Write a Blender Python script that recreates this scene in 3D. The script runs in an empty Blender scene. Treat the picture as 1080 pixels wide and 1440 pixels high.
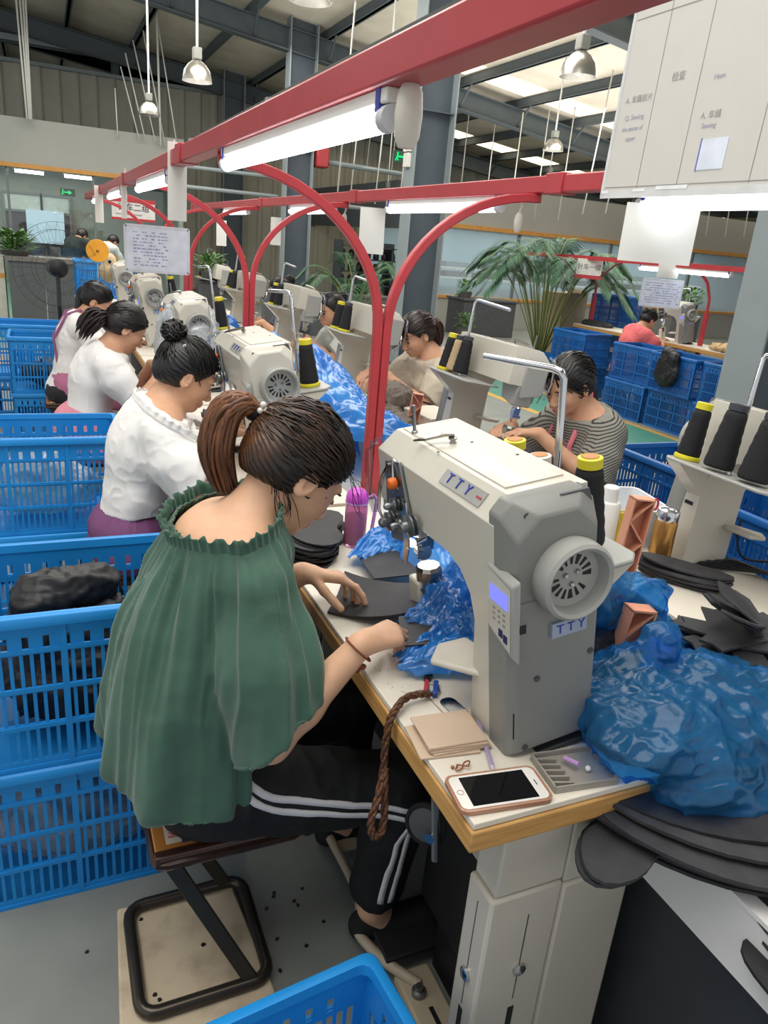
import bpy, bmesh, math, random
import numpy as np
from mathutils import Vector, Matrix, Euler

S = bpy.context.scene
C = S.collection
PI = math.pi
random.seed(7)

# ---------------------------------------------------------------- camera, world, exposure
cam = bpy.data.objects.new('camera', bpy.data.cameras.new('camera'))
C.objects.link(cam)
S.camera = cam
cam.data.sensor_fit = 'HORIZONTAL'
cam.data.sensor_width = 36.0
cam.data.lens = 1040.0 / 1080.0 * 36.0
cam.data.clip_start = 0.02
cam.data.clip_end = 200
cam.matrix_world = Matrix(((0.91457, 0.06321, -0.39944, 0.0),
                           (-0.39508, 0.34101, -0.85301, 0.0),
                           (0.08229, 0.93794, 0.33685, 1.55),
                           (0, 0, 0, 1)))

W = bpy.data.worlds.new('daylight')
S.world = W
W.use_nodes = True
W.node_tree.nodes['Background'].inputs[0].default_value = (0.97, 0.98, 1.0, 1)
W.node_tree.nodes['Background'].inputs[1].default_value = 0.74

S.view_settings.view_transform = 'Standard'
S.view_settings.look = 'None'
S.view_settings.gamma = 1.0
S.view_settings.use_curve_mapping = False
S.view_settings.exposure = 0.17

def area_lamp(x, y, z, sx, sy, power, col=(1, 0.97, 0.92)):
    l = bpy.data.lights.new('hall_area_light', 'AREA')
    l.shape = 'RECTANGLE'
    l.size, l.size_y, l.energy, l.color = sx, sy, power, col
    o = bpy.data.objects.new('hall_area_light', l)
    o.location = (x, y, z)
    C.objects.link(o)
    return o

# daylight coming down from the roof lights of the bays above the line
area_lamp(0.0, 1.2, 4.9, 5.0, 3.5, 240)
area_lamp(2.0, 7.0, 4.9, 5.0, 3.0, 230)
area_lamp(7.5, 9.0, 4.0, 4.0, 5.0, 210)
area_lamp(1.5, 13.5, 4.9, 6.0, 3.0, 310)
area_lamp(-0.5, 19.3, 2.45, 3.5, 1.6, 45)      # office ceiling
area_lamp(13.0, 16.3, 2.2, 10.0, 1.2, 110)     # glazed block
# added upward area lights, standing in for bounce to brighten the roof sheets
for _p in ((1.5, 9.0, 3.0), (9.0, 12.0, 3.0)):
    area_lamp(*_p, 6.0, 7.0, 210).rotation_euler = (math.pi, 0, 0)

# ---------------------------------------------------------------- materials
def lin(c):
    if isinstance(c, str):
        c = [int(c[i:i + 2], 16) / 255 for i in (0, 2, 4)]
    return tuple((x / 12.92 if x <= 0.04045 else ((x + 0.055) / 1.055) ** 2.4) for x in c)

MATS = {}
def mat(name, col, rough=0.5, metal=0.0, var=0.06, scale=12.0, bump=0.0, bscale=None, spec=0.5, emit=0.0, alpha=1.0,
        trans=0.0, ior=1.45, attr=False, stretch=None, col2=None, thr=0.5, coat=0.0, sheen=0.0):
    """procedural principled material: noise mixes the colour with a darker one (or with col2)"""
    if name in MATS:
        return MATS[name]
    m = bpy.data.materials.new(name)
    m.use_nodes = True
    nt = m.node_tree
    n, l = nt.nodes, nt.links
    p = n['Principled BSDF']
    p.inputs['Roughness'].default_value = rough
    p.inputs['Metallic'].default_value = metal
    p.inputs['Specular IOR Level'].default_value = spec
    p.inputs['IOR'].default_value = ior
    p.inputs['Transmission Weight'].default_value = trans
    p.inputs['Alpha'].default_value = alpha
    p.inputs['Coat Weight'].default_value = coat
    p.inputs['Sheen Weight'].default_value = sheen
    c = lin(col)
    tc = n.new('ShaderNodeTexCoord')
    mp = n.new('ShaderNodeMapping')
    l.new(tc.outputs['Object'], mp.inputs[0])
    if stretch:
        mp.inputs['Scale'].default_value = stretch
    if attr:
        a = n.new('ShaderNodeAttribute')
        a.attribute_name = 'Col'
        base = a.outputs['Color']
    nz = n.new('ShaderNodeTexNoise')
    nz.inputs['Scale'].default_value = scale
    nz.inputs['Detail'].default_value = 5
    l.new(mp.outputs[0], nz.inputs['Vector'])
    rm = n.new('ShaderNodeMapRange')
    rm.inputs[1].default_value = thr - 0.2
    rm.inputs[2].default_value = thr + 0.2
    l.new(nz.outputs[0], rm.inputs[0])
    mx = n.new('ShaderNodeMix')
    mx.data_type = 'RGBA'
    c2 = lin(col2) if col2 else tuple(x * (1 - 3 * var) for x in c)
    mx.inputs[6].default_value = (*c, 1)
    mx.inputs[7].default_value = (*c2, 1)
    l.new(rm.outputs[0], mx.inputs[0])
    out = mx.outputs[2]
    if attr:
        mm = n.new('ShaderNodeMix')
        mm.data_type = 'RGBA'
        mm.blend_type = 'MULTIPLY'
        mm.inputs[0].default_value = 1
        l.new(base, mm.inputs[6])
        l.new(out, mm.inputs[7])
        out = mm.outputs[2]
    l.new(out, p.inputs['Base Color'])
    if emit:
        l.new(out, p.inputs['Emission Color'])
        p.inputs['Emission Strength'].default_value = emit
    if bump:
        nb = n.new('ShaderNodeTexNoise')
        nb.inputs['Scale'].default_value = bscale or scale * 6
        nb.inputs['Detail'].default_value = 4
        l.new(mp.outputs[0], nb.inputs['Vector'])
        b = n.new('ShaderNodeBump')
        b.inputs['Strength'].default_value = bump
        b.inputs['Distance'].default_value = 0.01
        l.new(nb.outputs[0], b.inputs['Height'])
        l.new(b.outputs[0], p.inputs['Normal'])
    MATS[name] = m
    return m

def glow(name, col, strength):
    if name in MATS:
        return MATS[name]
    m = bpy.data.materials.new(name)
    m.use_nodes = True
    n, l = m.node_tree.nodes, m.node_tree.links
    n.clear()
    e = n.new('ShaderNodeEmission')
    e.inputs[0].default_value = (*lin(col), 1)
    e.inputs[1].default_value = strength
    o = n.new('ShaderNodeOutputMaterial')
    l.new(e.outputs[0], o.inputs[0])
    MATS[name] = m
    return m

def film(name, col, opacity=0.6, rough=0.16, gloss=0.10):
    """thin coloured plastic film: diffuse and sheen over see-through"""
    m = bpy.data.materials.new(name)
    m.use_nodes = True
    n, l = m.node_tree.nodes, m.node_tree.links
    n.clear()
    o = n.new('ShaderNodeOutputMaterial')
    t = n.new('ShaderNodeBsdfTransparent')
    c = lin(col)
    t.inputs[0].default_value = (min(1, c[0] * .6 + .12), min(1, c[1] * .8 + .22), min(1, c[2] * .7 + .35), 1)
    p = n.new('ShaderNodeBsdfPrincipled')
    p.inputs['Roughness'].default_value = rough
    p.inputs['Specular IOR Level'].default_value = 0.9
    tc = n.new('ShaderNodeTexCoord')
    nz = n.new('ShaderNodeTexNoise')
    nz.inputs['Scale'].default_value = 14
    nz.inputs['Detail'].default_value = 6
    l.new(tc.outputs['Object'], nz.inputs['Vector'])
    cr = n.new('ShaderNodeMix')
    cr.data_type = 'RGBA'
    cr.inputs[6].default_value = (*[x * .55 for x in c], 1)
    cr.inputs[7].default_value = (*[min(1, x * 1.25) for x in c], 1)
    l.new(nz.outputs[0], cr.inputs[0])
    l.new(cr.outputs[2], p.inputs['Base Color'])
    b = n.new('ShaderNodeBump')
    b.inputs['Strength'].default_value = 0.55
    b.inputs['Distance'].default_value = 0.008
    n2 = n.new('ShaderNodeTexNoise')
    n2.noise_type = 'RIDGED_MULTIFRACTAL'
    n2.inputs['Scale'].default_value = 12
    n2.inputs['Detail'].default_value = 5
    n2.inputs['Distortion'].default_value = .8
    l.new(tc.outputs['Object'], n2.inputs['Vector'])
    l.new(n2.outputs[0], b.inputs['Height'])
    l.new(b.outputs[0], p.inputs['Normal'])
    mx = n.new('ShaderNodeMixShader')
    mx.inputs[0].default_value = opacity
    l.new(t.outputs[0], mx.inputs[1])
    l.new(p.outputs[0], mx.inputs[2])
    l.new(mx.outputs[0], o.inputs[0])
    MATS[name] = m
    return m

def clear(name, tint=(1, 1, 1), refl=0.10, rough=0.02, haze=0.0):
    """pane glass or clear film: see-through, with a mirror layer and an optional milky layer"""
    m = bpy.data.materials.new(name)
    m.use_nodes = True
    n, l = m.node_tree.nodes, m.node_tree.links
    n.clear()
    o = n.new('ShaderNodeOutputMaterial')
    t = n.new('ShaderNodeBsdfTransparent')
    t.inputs[0].default_value = (*tint, 1)
    g = n.new('ShaderNodeBsdfGlossy')
    g.inputs['Roughness'].default_value = rough
    mx = n.new('ShaderNodeMixShader')
    mx.inputs[0].default_value = refl
    l.new(t.outputs[0], mx.inputs[1])
    l.new(g.outputs[0], mx.inputs[2])
    out = mx
    if haze:
        d = n.new('ShaderNodeBsdfDiffuse')
        d.inputs[0].default_value = (0.8, 0.85, 0.88, 1)
        m2 = n.new('ShaderNodeMixShader')
        m2.inputs[0].default_value = haze
        l.new(mx.outputs[0], m2.inputs[1])
        l.new(d.outputs[0], m2.inputs[2])
        out = m2
    l.new(out.outputs[0], o.inputs[0])
    MATS[name] = m
    return m

# ---------------------------------------------------------------- mesh builder
class MB:
    def __init__(s):
        s.v, s.f, s.m, s.cur = [], [], [], 0
    def add(s, vs, fs):
        o = len(s.v)
        s.v += [tuple(map(float, v)) for v in vs]
        s.f += [tuple(i + o for i in f) for f in fs]
        s.m += [s.cur] * len(fs)
        return s
    def box(s, c, d, R=None):
        vs = [Vector((x * d[0] / 2, y * d[1] / 2, z * d[2] / 2)) for x in (-1, 1) for y in (-1, 1) for z in (-1, 1)]
        if R is not None:
            vs = [R @ v for v in vs]
        vs = [v + Vector(c) for v in vs]
        return s.add(vs, [(0, 1, 3, 2), (4, 6, 7, 5), (0, 4, 5, 1), (2, 3, 7, 6), (0, 2, 6, 4), (1, 5, 7, 3)])
    def span(s, a, b):
        return s.box([(a[i] + b[i]) / 2 for i in range(3)], [abs(b[i] - a[i]) for i in range(3)])
    def bar(s, a, b, w, h, up=(0, 0, 1)):
        a, b = Vector(a), Vector(b)
        d = b - a
        L = d.length
        x = d / L
        u = Vector(up)
        if abs(x.dot(u)) > 0.98:
            u = Vector((0, 1, 0))
        y = u.cross(x).normalized()
        z = x.cross(y)
        return s.box((a + b) / 2, (L, w, h), Matrix((x, y, z)).transposed())
    def tube(s, pts, r, n=8, closed=False, cap=True):
        P = [Vector(p) for p in pts]
        k = len(P)
        rr = r if hasattr(r, '__len__') else [r] * k
        tg = []
        for i in range(k):
            a = P[(i - 1) % k] if (closed or i > 0) else P[i]
            b = P[(i + 1) % k] if (closed or i < k - 1) else P[i]
            t = (b - a)
            tg.append(t.normalized() if t.length > 1e-9 else Vector((0, 0, 1)))
        u = tg[0].orthogonal().normalized()
        vs, fs = [], []
        for i in range(k):
            u = (u - tg[i] * u.dot(tg[i]))
            u = u.normalized() if u.length > 1e-6 else tg[i].orthogonal().normalized()
            w = tg[i].cross(u)
            for j in range(n):
                a = 2 * PI * j / n
                vs.append(P[i] + (u * math.cos(a) + w * math.sin(a)) * rr[i])
        for i in range(k if closed else k - 1):
            for j in range(n):
                a, b = i * n, ((i + 1) % k) * n
                fs.append((a + j, a + (j + 1) % n, b + (j + 1) % n, b + j))
        if cap and not closed:
            fs.append(tuple(range(n - 1, -1, -1)))
            fs.append(tuple(range((k - 1) * n, k * n)))
        return s.add(vs, fs)
    def loft(s, rings, cap=True, closed=True):
        n = len(rings[0])
        vs = [v for r in rings for v in r]
        fs = []
        for i in range(len(rings) - 1):
            for j in range(n if closed else n - 1):
                fs.append((i * n + j, i * n + (j + 1) % n, (i + 1) * n + (j + 1) % n, (i + 1) * n + j))
        if cap and closed:
            fs.append(tuple(range(n - 1, -1, -1)))
            fs.append(tuple(range((len(rings) - 1) * n, len(rings) * n)))
        return s.add(vs, fs)
    def lathe(s, prof, n=20, o=(0, 0, 0), ax=None, cap=True):
        R = ax.to_matrix() if hasattr(ax, 'to_matrix') else (ax or Matrix.Identity(3))
        o = Vector(o)
        rings = [[o + R @ Vector((r * math.cos(2 * PI * j / n), r * math.sin(2 * PI * j / n), z)) for j in range(n)] for r, z in prof]
        return s.loft(rings, cap)
    def prism(s, poly, a, b, f=None):
        """poly: 2-D points, extruded from a to b; f(x, y, t) maps to 3-D (default x, y, z = t)"""
        f = f or (lambda x, y, t: (x, y, t))
        n = len(poly)
        vs = [f(x, y, a) for x, y in poly] + [f(x, y, b) for x, y in poly]
        fs = [(i, (i + 1) % n, n + (i + 1) % n, n + i) for i in range(n)]
        fs += [tuple(range(n - 1, -1, -1)), tuple(range(n, 2 * n))]
        return s.add(vs, fs)
    def ell(s, c, r, n=12, m=8, R=None):
        c = Vector(c)
        rings = []
        for i in range(m + 1):
            t = PI * i / m
            ring = []
            for j in range(n):
                a = 2 * PI * j / n
                q = Vector((r[0] * max(math.sin(t), 1e-3) * math.cos(a), r[1] * max(math.sin(t), 1e-3) * math.sin(a), -r[2] * math.cos(t)))
                ring.append(c + (R @ q if R is not None else q))
            rings.append(ring)
        return s.loft(rings)

def axis(d):
    """rotation matrix whose z axis is d"""
    return Vector(d).normalized().to_track_quat('Z', 'Y').to_matrix()

def MW(o):
    M = Matrix.LocRotScale(o.location, o.rotation_euler, o.scale)
    return MW(o.parent) @ M if o.parent else M

def link(o, parent):
    C.objects.link(o)
    if parent is not None:
        o.parent = parent
    return o

def tag(o, label=None, cat=None, group=None, kind=None):
    for k, v in (('label', label), ('category', cat), ('group', group), ('kind', kind)):
        if v:
            o[k] = v
    return o

def finish(me, smooth):
    if smooth:
        me.shade_smooth()
        if smooth < 179:
            me.set_sharp_from_angle(angle=math.radians(smooth))

def obj(name, mb, m, parent=None, smooth=40, bevel=0.0, world=False, loc=None, rot=None, kind=None, label=None, seg=2):
    """link the builder's geometry as ONE mesh object; world=True: its points are world points"""
    me = bpy.data.meshes.new(name)
    v = mb.v
    if world and parent is not None:
        I = MW(parent).inverted()
        v = [I @ Vector(p) for p in v]
    me.from_pydata(v, [], mb.f)
    ms = m if isinstance(m, (list, tuple)) else [m]
    for q in ms:
        me.materials.append(q)
    if len(ms) > 1:
        me.polygons.foreach_set('material_index', mb.m)
    bm = bmesh.new()
    bm.from_mesh(me)
    bmesh.ops.recalc_face_normals(bm, faces=bm.faces)
    bm.to_mesh(me)
    bm.free()
    finish(me, smooth)
    o = bpy.data.objects.new(name, me)
    link(o, parent)
    if loc is not None:
        o.location = loc
    if rot is not None:
        o.rotation_euler = rot
    if bevel:
        b = o.modifiers.new('bevel', 'BEVEL')
        b.width, b.segments, b.limit_method, b.angle_limit = bevel, seg, 'ANGLE', math.radians(35)
        b.harden_normals = False
    tag(o, label, kind=kind)
    return o

def thing(name, label, cat, loc=(0, 0, 0), rotz=0.0, group=None, rot=None):
    o = bpy.data.objects.new(name, None)
    C.objects.link(o)
    o.empty_display_size = 0.05
    o.location = loc
    o.rotation_euler = rot or (0, 0, rotz)
    return tag(o, label, cat, group)

def dup(o, loc=None, rot=None, label=None, group=None, parent=None):
    c = o.copy()
    C.objects.link(c)
    c.parent = parent
    for ch in list(o.children):
        dup(ch, parent=c)
    if loc is not None:
        c.location = loc
    if rot is not None:
        c.rotation_euler = rot if hasattr(rot, '__len__') else (0, 0, rot)
    tag(c, label, group=group)
    return c

def text(body, size, m, loc, R, parent=None, name='lettering', depth=0.0006, align='CENTER', sx=1.0):
    """flat lettering as a real mesh; R: 3x3 whose columns are right, up, out"""
    cu = bpy.data.curves.new('t', 'FONT')
    cu.body, cu.size, cu.extrude, cu.align_x, cu.align_y = body, size, depth, align, 'CENTER'
    t = bpy.data.objects.new('t', cu)
    C.objects.link(t)
    dg = bpy.context.evaluated_depsgraph_get()
    me = bpy.data.meshes.new_from_object(t.evaluated_get(dg))
    bpy.data.objects.remove(t)
    me.materials.clear()
    me.materials.append(m)
    o = bpy.data.objects.new(name, me)
    link(o, parent)
    M = R.to_4x4()
    M.translation = Vector(loc)
    o.matrix_local = M @ Matrix.Diagonal((sx, 1, 1, 1))
    return o

def cols(r, u):
    r, u = Vector(r).normalized(), Vector(u).normalized()
    o = r.cross(u).normalized()
    u = o.cross(r)
    return Matrix((r, u, o)).transposed()

# ---------------------------------------------------------------- numpy noise, implicit bodies
_rng = np.random.default_rng(3)
_LAT = _rng.random((32, 32, 32)).astype(np.float32)

def vnoise(P, scale, seed=0):
    q = np.asarray(P, np.float32) * scale + np.array((seed * 7.3, seed * 3.1, seed * 5.7), np.float32)
    i = np.floor(q).astype(int)
    t = q - i
    t = t * t * (3 - 2 * t)
    i0, i1 = i % 32, (i + 1) % 32
    def L(a, b, c):
        return _LAT[a, b, c]
    x0, y0, z0, x1, y1, z1 = i0[:, 0], i0[:, 1], i0[:, 2], i1[:, 0], i1[:, 1], i1[:, 2]
    tx, ty, tz = t[:, 0], t[:, 1], t[:, 2]
    a = L(x0, y0, z0) * (1 - tx) + L(x1, y0, z0) * tx
    b = L(x0, y1, z0) * (1 - tx) + L(x1, y1, z0) * tx
    c = L(x0, y0, z1) * (1 - tx) + L(x1, y0, z1) * tx
    d = L(x0, y1, z1) * (1 - tx) + L(x1, y1, z1) * tx
    return (a * (1 - ty) + b * ty) * (1 - tz) + (c * (1 - ty) + d * ty) * tz

def ridge(P, scale, seed=0):
    return 1 - np.abs(2 * vnoise(P, scale, seed) - 1)

def cap_(a, b, ra, rb=None, k=0.012):
    return ('c', np.array(a, float), np.array(b, float), ra, ra if rb is None else rb, k)
def ell_(c, r, R=None, k=0.02, sub=False):
    return ('s' if sub else 'e', np.array(c, float), np.array(r, float), None if R is None else np.array(R, float), 0, k)
def cut_(n, off):
    """keep the side where n.p < off"""
    n = np.array(n, float)
    return ('x', n / np.linalg.norm(n), off / np.linalg.norm(n), None, 0, 0)

def sdf(prims, h, bounds=None):
    lo = np.full(3, 1e9)
    hi = -lo
    for p in prims:
        if p[0] == 'c':
            r = max(p[3], p[4])
            lo = np.minimum(lo, np.minimum(p[1], p[2]) - r)
            hi = np.maximum(hi, np.maximum(p[1], p[2]) + r)
        elif p[0] == 'e':
            r = p[2].max()
            lo = np.minimum(lo, p[1] - r)
            hi = np.maximum(hi, p[1] + r)
    lo -= 4 * h
    hi += 4 * h
    if bounds is not None:
        lo, hi = bounds
    n = np.ceil((hi - lo) / h).astype(int) + 1
    A = np.full(n, 0.2, np.float32)
    ax = [(lo[i] + h * np.arange(n[i])).astype(np.float32) for i in range(3)]
    for p in prims:
        if p[0] == 'x':
            D = p[1][0] * ax[0][:, None, None] + p[1][1] * ax[1][None, :, None] + p[1][2] * ax[2][None, None, :] - p[2]
            np.maximum(A, D.astype(np.float32), out=A)
            continue
        k = p[5]
        if p[0] == 'c':
            r = max(p[3], p[4])
            a, b = np.minimum(p[1], p[2]) - r, np.maximum(p[1], p[2]) + r
        else:
            r = p[2].max()
            a, b = p[1] - r, p[1] + r
        i0 = np.clip(np.floor((a - k - 3 * h - lo) / h).astype(int), 0, n)
        i1 = np.clip(np.ceil((b + k + 3 * h - lo) / h).astype(int) + 1, 0, n)
        sl = tuple(slice(i0[j], i1[j]) for j in range(3))
        X, Y, Z = ax[0][sl[0]][:, None, None], ax[1][sl[1]][None, :, None], ax[2][sl[2]][None, None, :]
        if p[0] == 'c':
            ba = p[2] - p[1]
            L = max(float(ba @ ba), 1e-9)
            px, py, pz = X - p[1][0], Y - p[1][1], Z - p[1][2]
            t = np.clip((px * ba[0] + py * ba[1] + pz * ba[2]) / L, 0, 1)
            D = np.sqrt((px - t * ba[0]) ** 2 + (py - t * ba[1]) ** 2 + (pz - t * ba[2]) ** 2) - (p[3] + (p[4] - p[3]) * t)
        else:
            px, py, pz = X - p[1][0], Y - p[1][1], Z - p[1][2]
            if p[3] is not None:
                R = p[3]
                px, py, pz = (R[0, 0] * px + R[1, 0] * py + R[2, 0] * pz, R[0, 1] * px + R[1, 1] * py + R[2, 1] * pz,
                              R[0, 2] * px + R[1, 2] * py + R[2, 2] * pz)
            r = p[2]
            k0 = np.sqrt((px / r[0]) ** 2 + (py / r[1]) ** 2 + (pz / r[2]) ** 2)
            k1 = np.sqrt((px / r[0] ** 2) ** 2 + (py / r[1] ** 2) ** 2 + (pz / r[2] ** 2) ** 2)
            D = k0 * (k0 - 1) / np.maximum(k1, 1e-6)
        B = A[sl]
        D = D.astype(np.float32)
        if p[0] == 's':
            hh = np.maximum(k - np.abs(-D - B), 0) / max(k, 1e-6)
            A[sl] = np.maximum(-D, B) + hh * hh * k * 0.25
        else:
            hh = np.maximum(k - np.abs(D - B), 0) / max(k, 1e-6)
            A[sl] = np.minimum(D, B) - hh * hh * k * 0.25
    return A, lo, h

def nets(A, lo, h):
    """surface nets: vertices and quads of the zero surface"""
    n = np.array(A.shape)
    neg = A < 0
    c = np.zeros(n - 1, np.uint8)
    for i in (0, 1):
        for j in (0, 1):
            for k in (0, 1):
                c += neg[i:n[0] - 1 + i, j:n[1] - 1 + j, k:n[2] - 1 + k]
    act = np.argwhere((c > 0) & (c < 8))
    idx = np.full(n - 1, -1, np.int32)
    idx[tuple(act.T)] = np.arange(len(act))
    acc = np.zeros((len(act), 3), np.float64)
    cnt = np.zeros(len(act))
    crn = [(i, j, k) for i in (0, 1) for j in (0, 1) for k in (0, 1)]
    val = {q: A[act[:, 0] + q[0], act[:, 1] + q[1], act[:, 2] + q[2]] for q in crn}
    for q in crn:
        for d in range(3):
            if q[d]:
                continue
            q2 = list(q)
            q2[d] = 1
            a, b = val[q], val[tuple(q2)]
            m = (a < 0) != (b < 0)
            t = np.where(m, a / np.where(m, a - b, 1), 0)
            pt = np.tile(np.array(q, float), (len(act), 1))
            pt[:, d] = t
            acc[m] += pt[m]
            cnt += m
    V = (act + acc / np.maximum(cnt, 1)[:, None]) * h + lo
    Q = []
    for d in range(3):
        e, f = (d + 1) % 3, (d + 2) % 3
        s0 = [slice(1, n[i] - 1) for i in range(3)]
        s0[d] = slice(0, n[d] - 1)
        s1 = list(s0)
        s1[d] = slice(1, n[d])
        a, b = neg[tuple(s0)], neg[tuple(s1)]
        for flip in (False, True):
            w = np.argwhere((a & ~b) if not flip else (~a & b))
            if not len(w):
                continue
            w = w + np.array([1 if i != d else 0 for i in range(3)])
            de, df = np.zeros(3, int), np.zeros(3, int)
            de[e], df[f] = 1, 1
            g = [idx[tuple((w - x).T)] for x in (0 * de, de, de + df, df)]
            q = np.stack(g if not flip else g[::-1], 1)
            Q.append(q)
    return V, np.concatenate(Q)

def smooth_v(V, Q, it=2, lam=0.5):
    for _ in range(it):
        acc = np.zeros_like(V)
        cnt = np.zeros(len(V))
        for a, b in ((0, 1), (1, 2), (2, 3), (3, 0)):
            np.add.at(acc, Q[:, a], V[Q[:, b]])
            np.add.at(cnt, Q[:, a], 1)
            np.add.at(acc, Q[:, b], V[Q[:, a]])
            np.add.at(cnt, Q[:, b], 1)
        V = V + lam * (acc / np.maximum(cnt, 1)[:, None] - V)
    return V

def normals(V, Q):
    fn = np.cross(V[Q[:, 2]] - V[Q[:, 0]], V[Q[:, 3]] - V[Q[:, 1]])
    N = np.zeros_like(V)
    for i in range(4):
        np.add.at(N, Q[:, i], fn)
    return N / np.maximum(np.linalg.norm(N, axis=1), 1e-12)[:, None]

def surf(name, V, Q, m, parent=None, col=None, matidx=None, label=None, world=True):
    me = bpy.data.meshes.new(name)
    if world and parent is not None:
        I = np.array(MW(parent).inverted())
        V = V @ I[:3, :3].T + I[:3, 3]
    me.vertices.add(len(V))
    me.vertices.foreach_set('co', V.astype(np.float32).ravel())
    me.loops.add(Q.size)
    me.loops.foreach_set('vertex_index', Q.astype(np.int32).ravel())
    me.polygons.add(len(Q))
    me.polygons.foreach_set('loop_start', np.arange(0, Q.size, 4, dtype=np.int32))
    me.update(calc_edges=True)
    me.validate()
    for q in (m if isinstance(m, (list, tuple)) else [m]):
        me.materials.append(q)
    if matidx is not None:
        me.polygons.foreach_set('material_index', matidx.astype(np.int32))
    if col is not None:
        a = me.color_attributes.new('Col', 'FLOAT_COLOR', 'POINT')
        a.data.foreach_set('color', np.concatenate([col, np.ones((len(V), 1))], 1).astype(np.float32).ravel())
    me.shade_smooth()
    o = bpy.data.objects.new(name, me)
    link(o, parent)
    return tag(o, label)

def blob(prims, h, it=2):
    V, Q = nets(*sdf(prims, h))
    return smooth_v(V, Q, it), Q
# ---------------------------------------------------------------- palette
GREY = mat('grey_floor_paint', '868a84', 0.45, var=0.05, scale=3, bump=0.03, col2='767a75')
GREEN = mat('green_floor_paint', '4f8a76', 0.35, var=0.05, scale=2.5, col2='5b927f')
YELLOW = mat('yellow_line_paint', 'c9a24f', 0.5)
STEEL = mat('slate_steel_shaded', '4d565e', 0.5, var=0.04, scale=5)  # darker copy of the column steel: shade between the flanges put into the colour
STEEL_L = mat('slate_steel_face', '8f999b', 0.55, var=0.03, scale=4)
DSTEEL = mat('dark_roof_steel', '525b60', 0.6, var=0.05, scale=5)
ROOF = mat('roof_sheet', 'e2d9c8', 0.7, var=0.05, scale=2, col2='d0c6b4')
CLAD = mat('ribbed_cladding', 'b4b1a2', 0.6, var=0.04, scale=1.5)
FASC = mat('grey_fascia', 'a6a69f', 0.6, var=0.02, scale=2)
ORANGE_T = mat('orange_strip', 'd2964a', 0.5)
RED = mat('red_enamel', 'b4393f', 0.35, var=0.05, scale=9)
WHITE = mat('white_paint', 'e6e4dc', 0.45, var=0.02)
DARK = mat('near_black', '15161a', 0.5, var=0.1)
CHROME = mat('chrome', 'c9cbcd', 0.16, metal=1.0, var=0.02)
ZINC = mat('dull_metal', '8b8f92', 0.35, metal=0.9, var=0.05)
GLASS = clear('pane_glass', (0.86, 0.93, 0.92), 0.07)
TUBE = glow('lit_tube', 'f4faff', 9.0)
GREEN_G = glow('exit_green', '19d873', 1.4)
PAPER = mat('paper_white', 'dcdbd4', 0.8, var=0.01)
INK = mat('blue_grey_ink', '6d7488', 0.8)
DINK = mat('dark_ink', '3c3f48', 0.8)

ORD = ['first', 'second', 'third', 'fourth', 'fifth', 'sixth', 'seventh', 'eighth', 'ninth', 'tenth', 'eleventh', 'twelfth', 'thirteenth', 'fourteenth', 'fifteenth', 'sixteenth', 'seventeenth', 'eighteenth', 'nineteenth', 'twentieth', 'twenty first', 'twenty second', 'twenty third', 'twenty fourth', 'twenty fifth', 'twenty sixth']
def by_bearing(objs, phrase):
    """labels counted from the left as seen along the hall"""
    for i, o in enumerate(sorted(objs, key=lambda o: o['bearing'])):
        o['label'] = ORD[i] + ' ' + phrase
        del o['bearing']

def setting(name, mb, m, parent=None, **k):
    return obj(name, mb, m, parent, kind='structure', **k)

# ---------------------------------------------------------------- floor
setting('floor', MB().span((-9, -3, -0.1), (4.72, 24, 0)), GREY)
setting('floor', MB().span((4.82, -3, -0.1), (5.55, 24, 0)), GREEN)
setting('floor', MB().span((5.63, -3, -0.1), (30, 24, 0)), GREY)
setting('floor', MB().span((-3.6, 9.5, 0.0), (-0.55, 24, 0.002)), GREEN)
setting('trim_1', MB().span((4.72, -3, -0.1), (4.82, 24, 0.001)), YELLOW)
setting('trim_2', MB().span((5.55, -3, -0.1), (5.63, 24, 0.001)), YELLOW)
setting('trim_3', MB().span((-0.62, 3.0, 0), (-0.5, 9.5, 0.001)), YELLOW)

# ---------------------------------------------------------------- far wall: ribbed cladding with a dark band of windows
def ribs(x0, x1, y, z0, z1, pitch=0.42, d=0.06):
    m = MB()
    x = x0
    pr = []
    while x < x1:
        pr += [(x, 0), (x + pitch * .55, 0), (x + pitch * .68, -d), (x + pitch * .87, -d)]
        x += pitch
    pr += [(x, 0)]
    n = len(pr)
    vs = [(p[0], y + p[1], z0) for p in pr] + [(p[0], y + p[1], z1) for p in pr]
    m.add(vs, [(i, i + 1, n + i + 1, n + i) for i in range(n - 1)])
    return m
setting('wall_back', ribs(-9, 30, 21.9, 0, 4.95), CLAD, smooth=0)
wb = setting('wall_back', MB().span((-9, 21.95, 4.9), (30, 22.1, 7)), DSTEEL)
for k in range(16):
    x = -4 + k * 2.0
    f = setting('window', MB().span((x, 21.9, 4.98), (x + 1.8, 21.94, 5.28)), clear('dusk_glass', (.05, .06, .07), .25) if k == 0 else MATS['dusk_glass'], wb)
setting('girt', MB().span((-9, 21.75, 5.32), (30, 21.9, 5.45)), STEEL_L, wb)
setting('girt', MB().span((-9, 21.75, 4.88), (30, 21.9, 4.96)), STEEL_L, wb)

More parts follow.
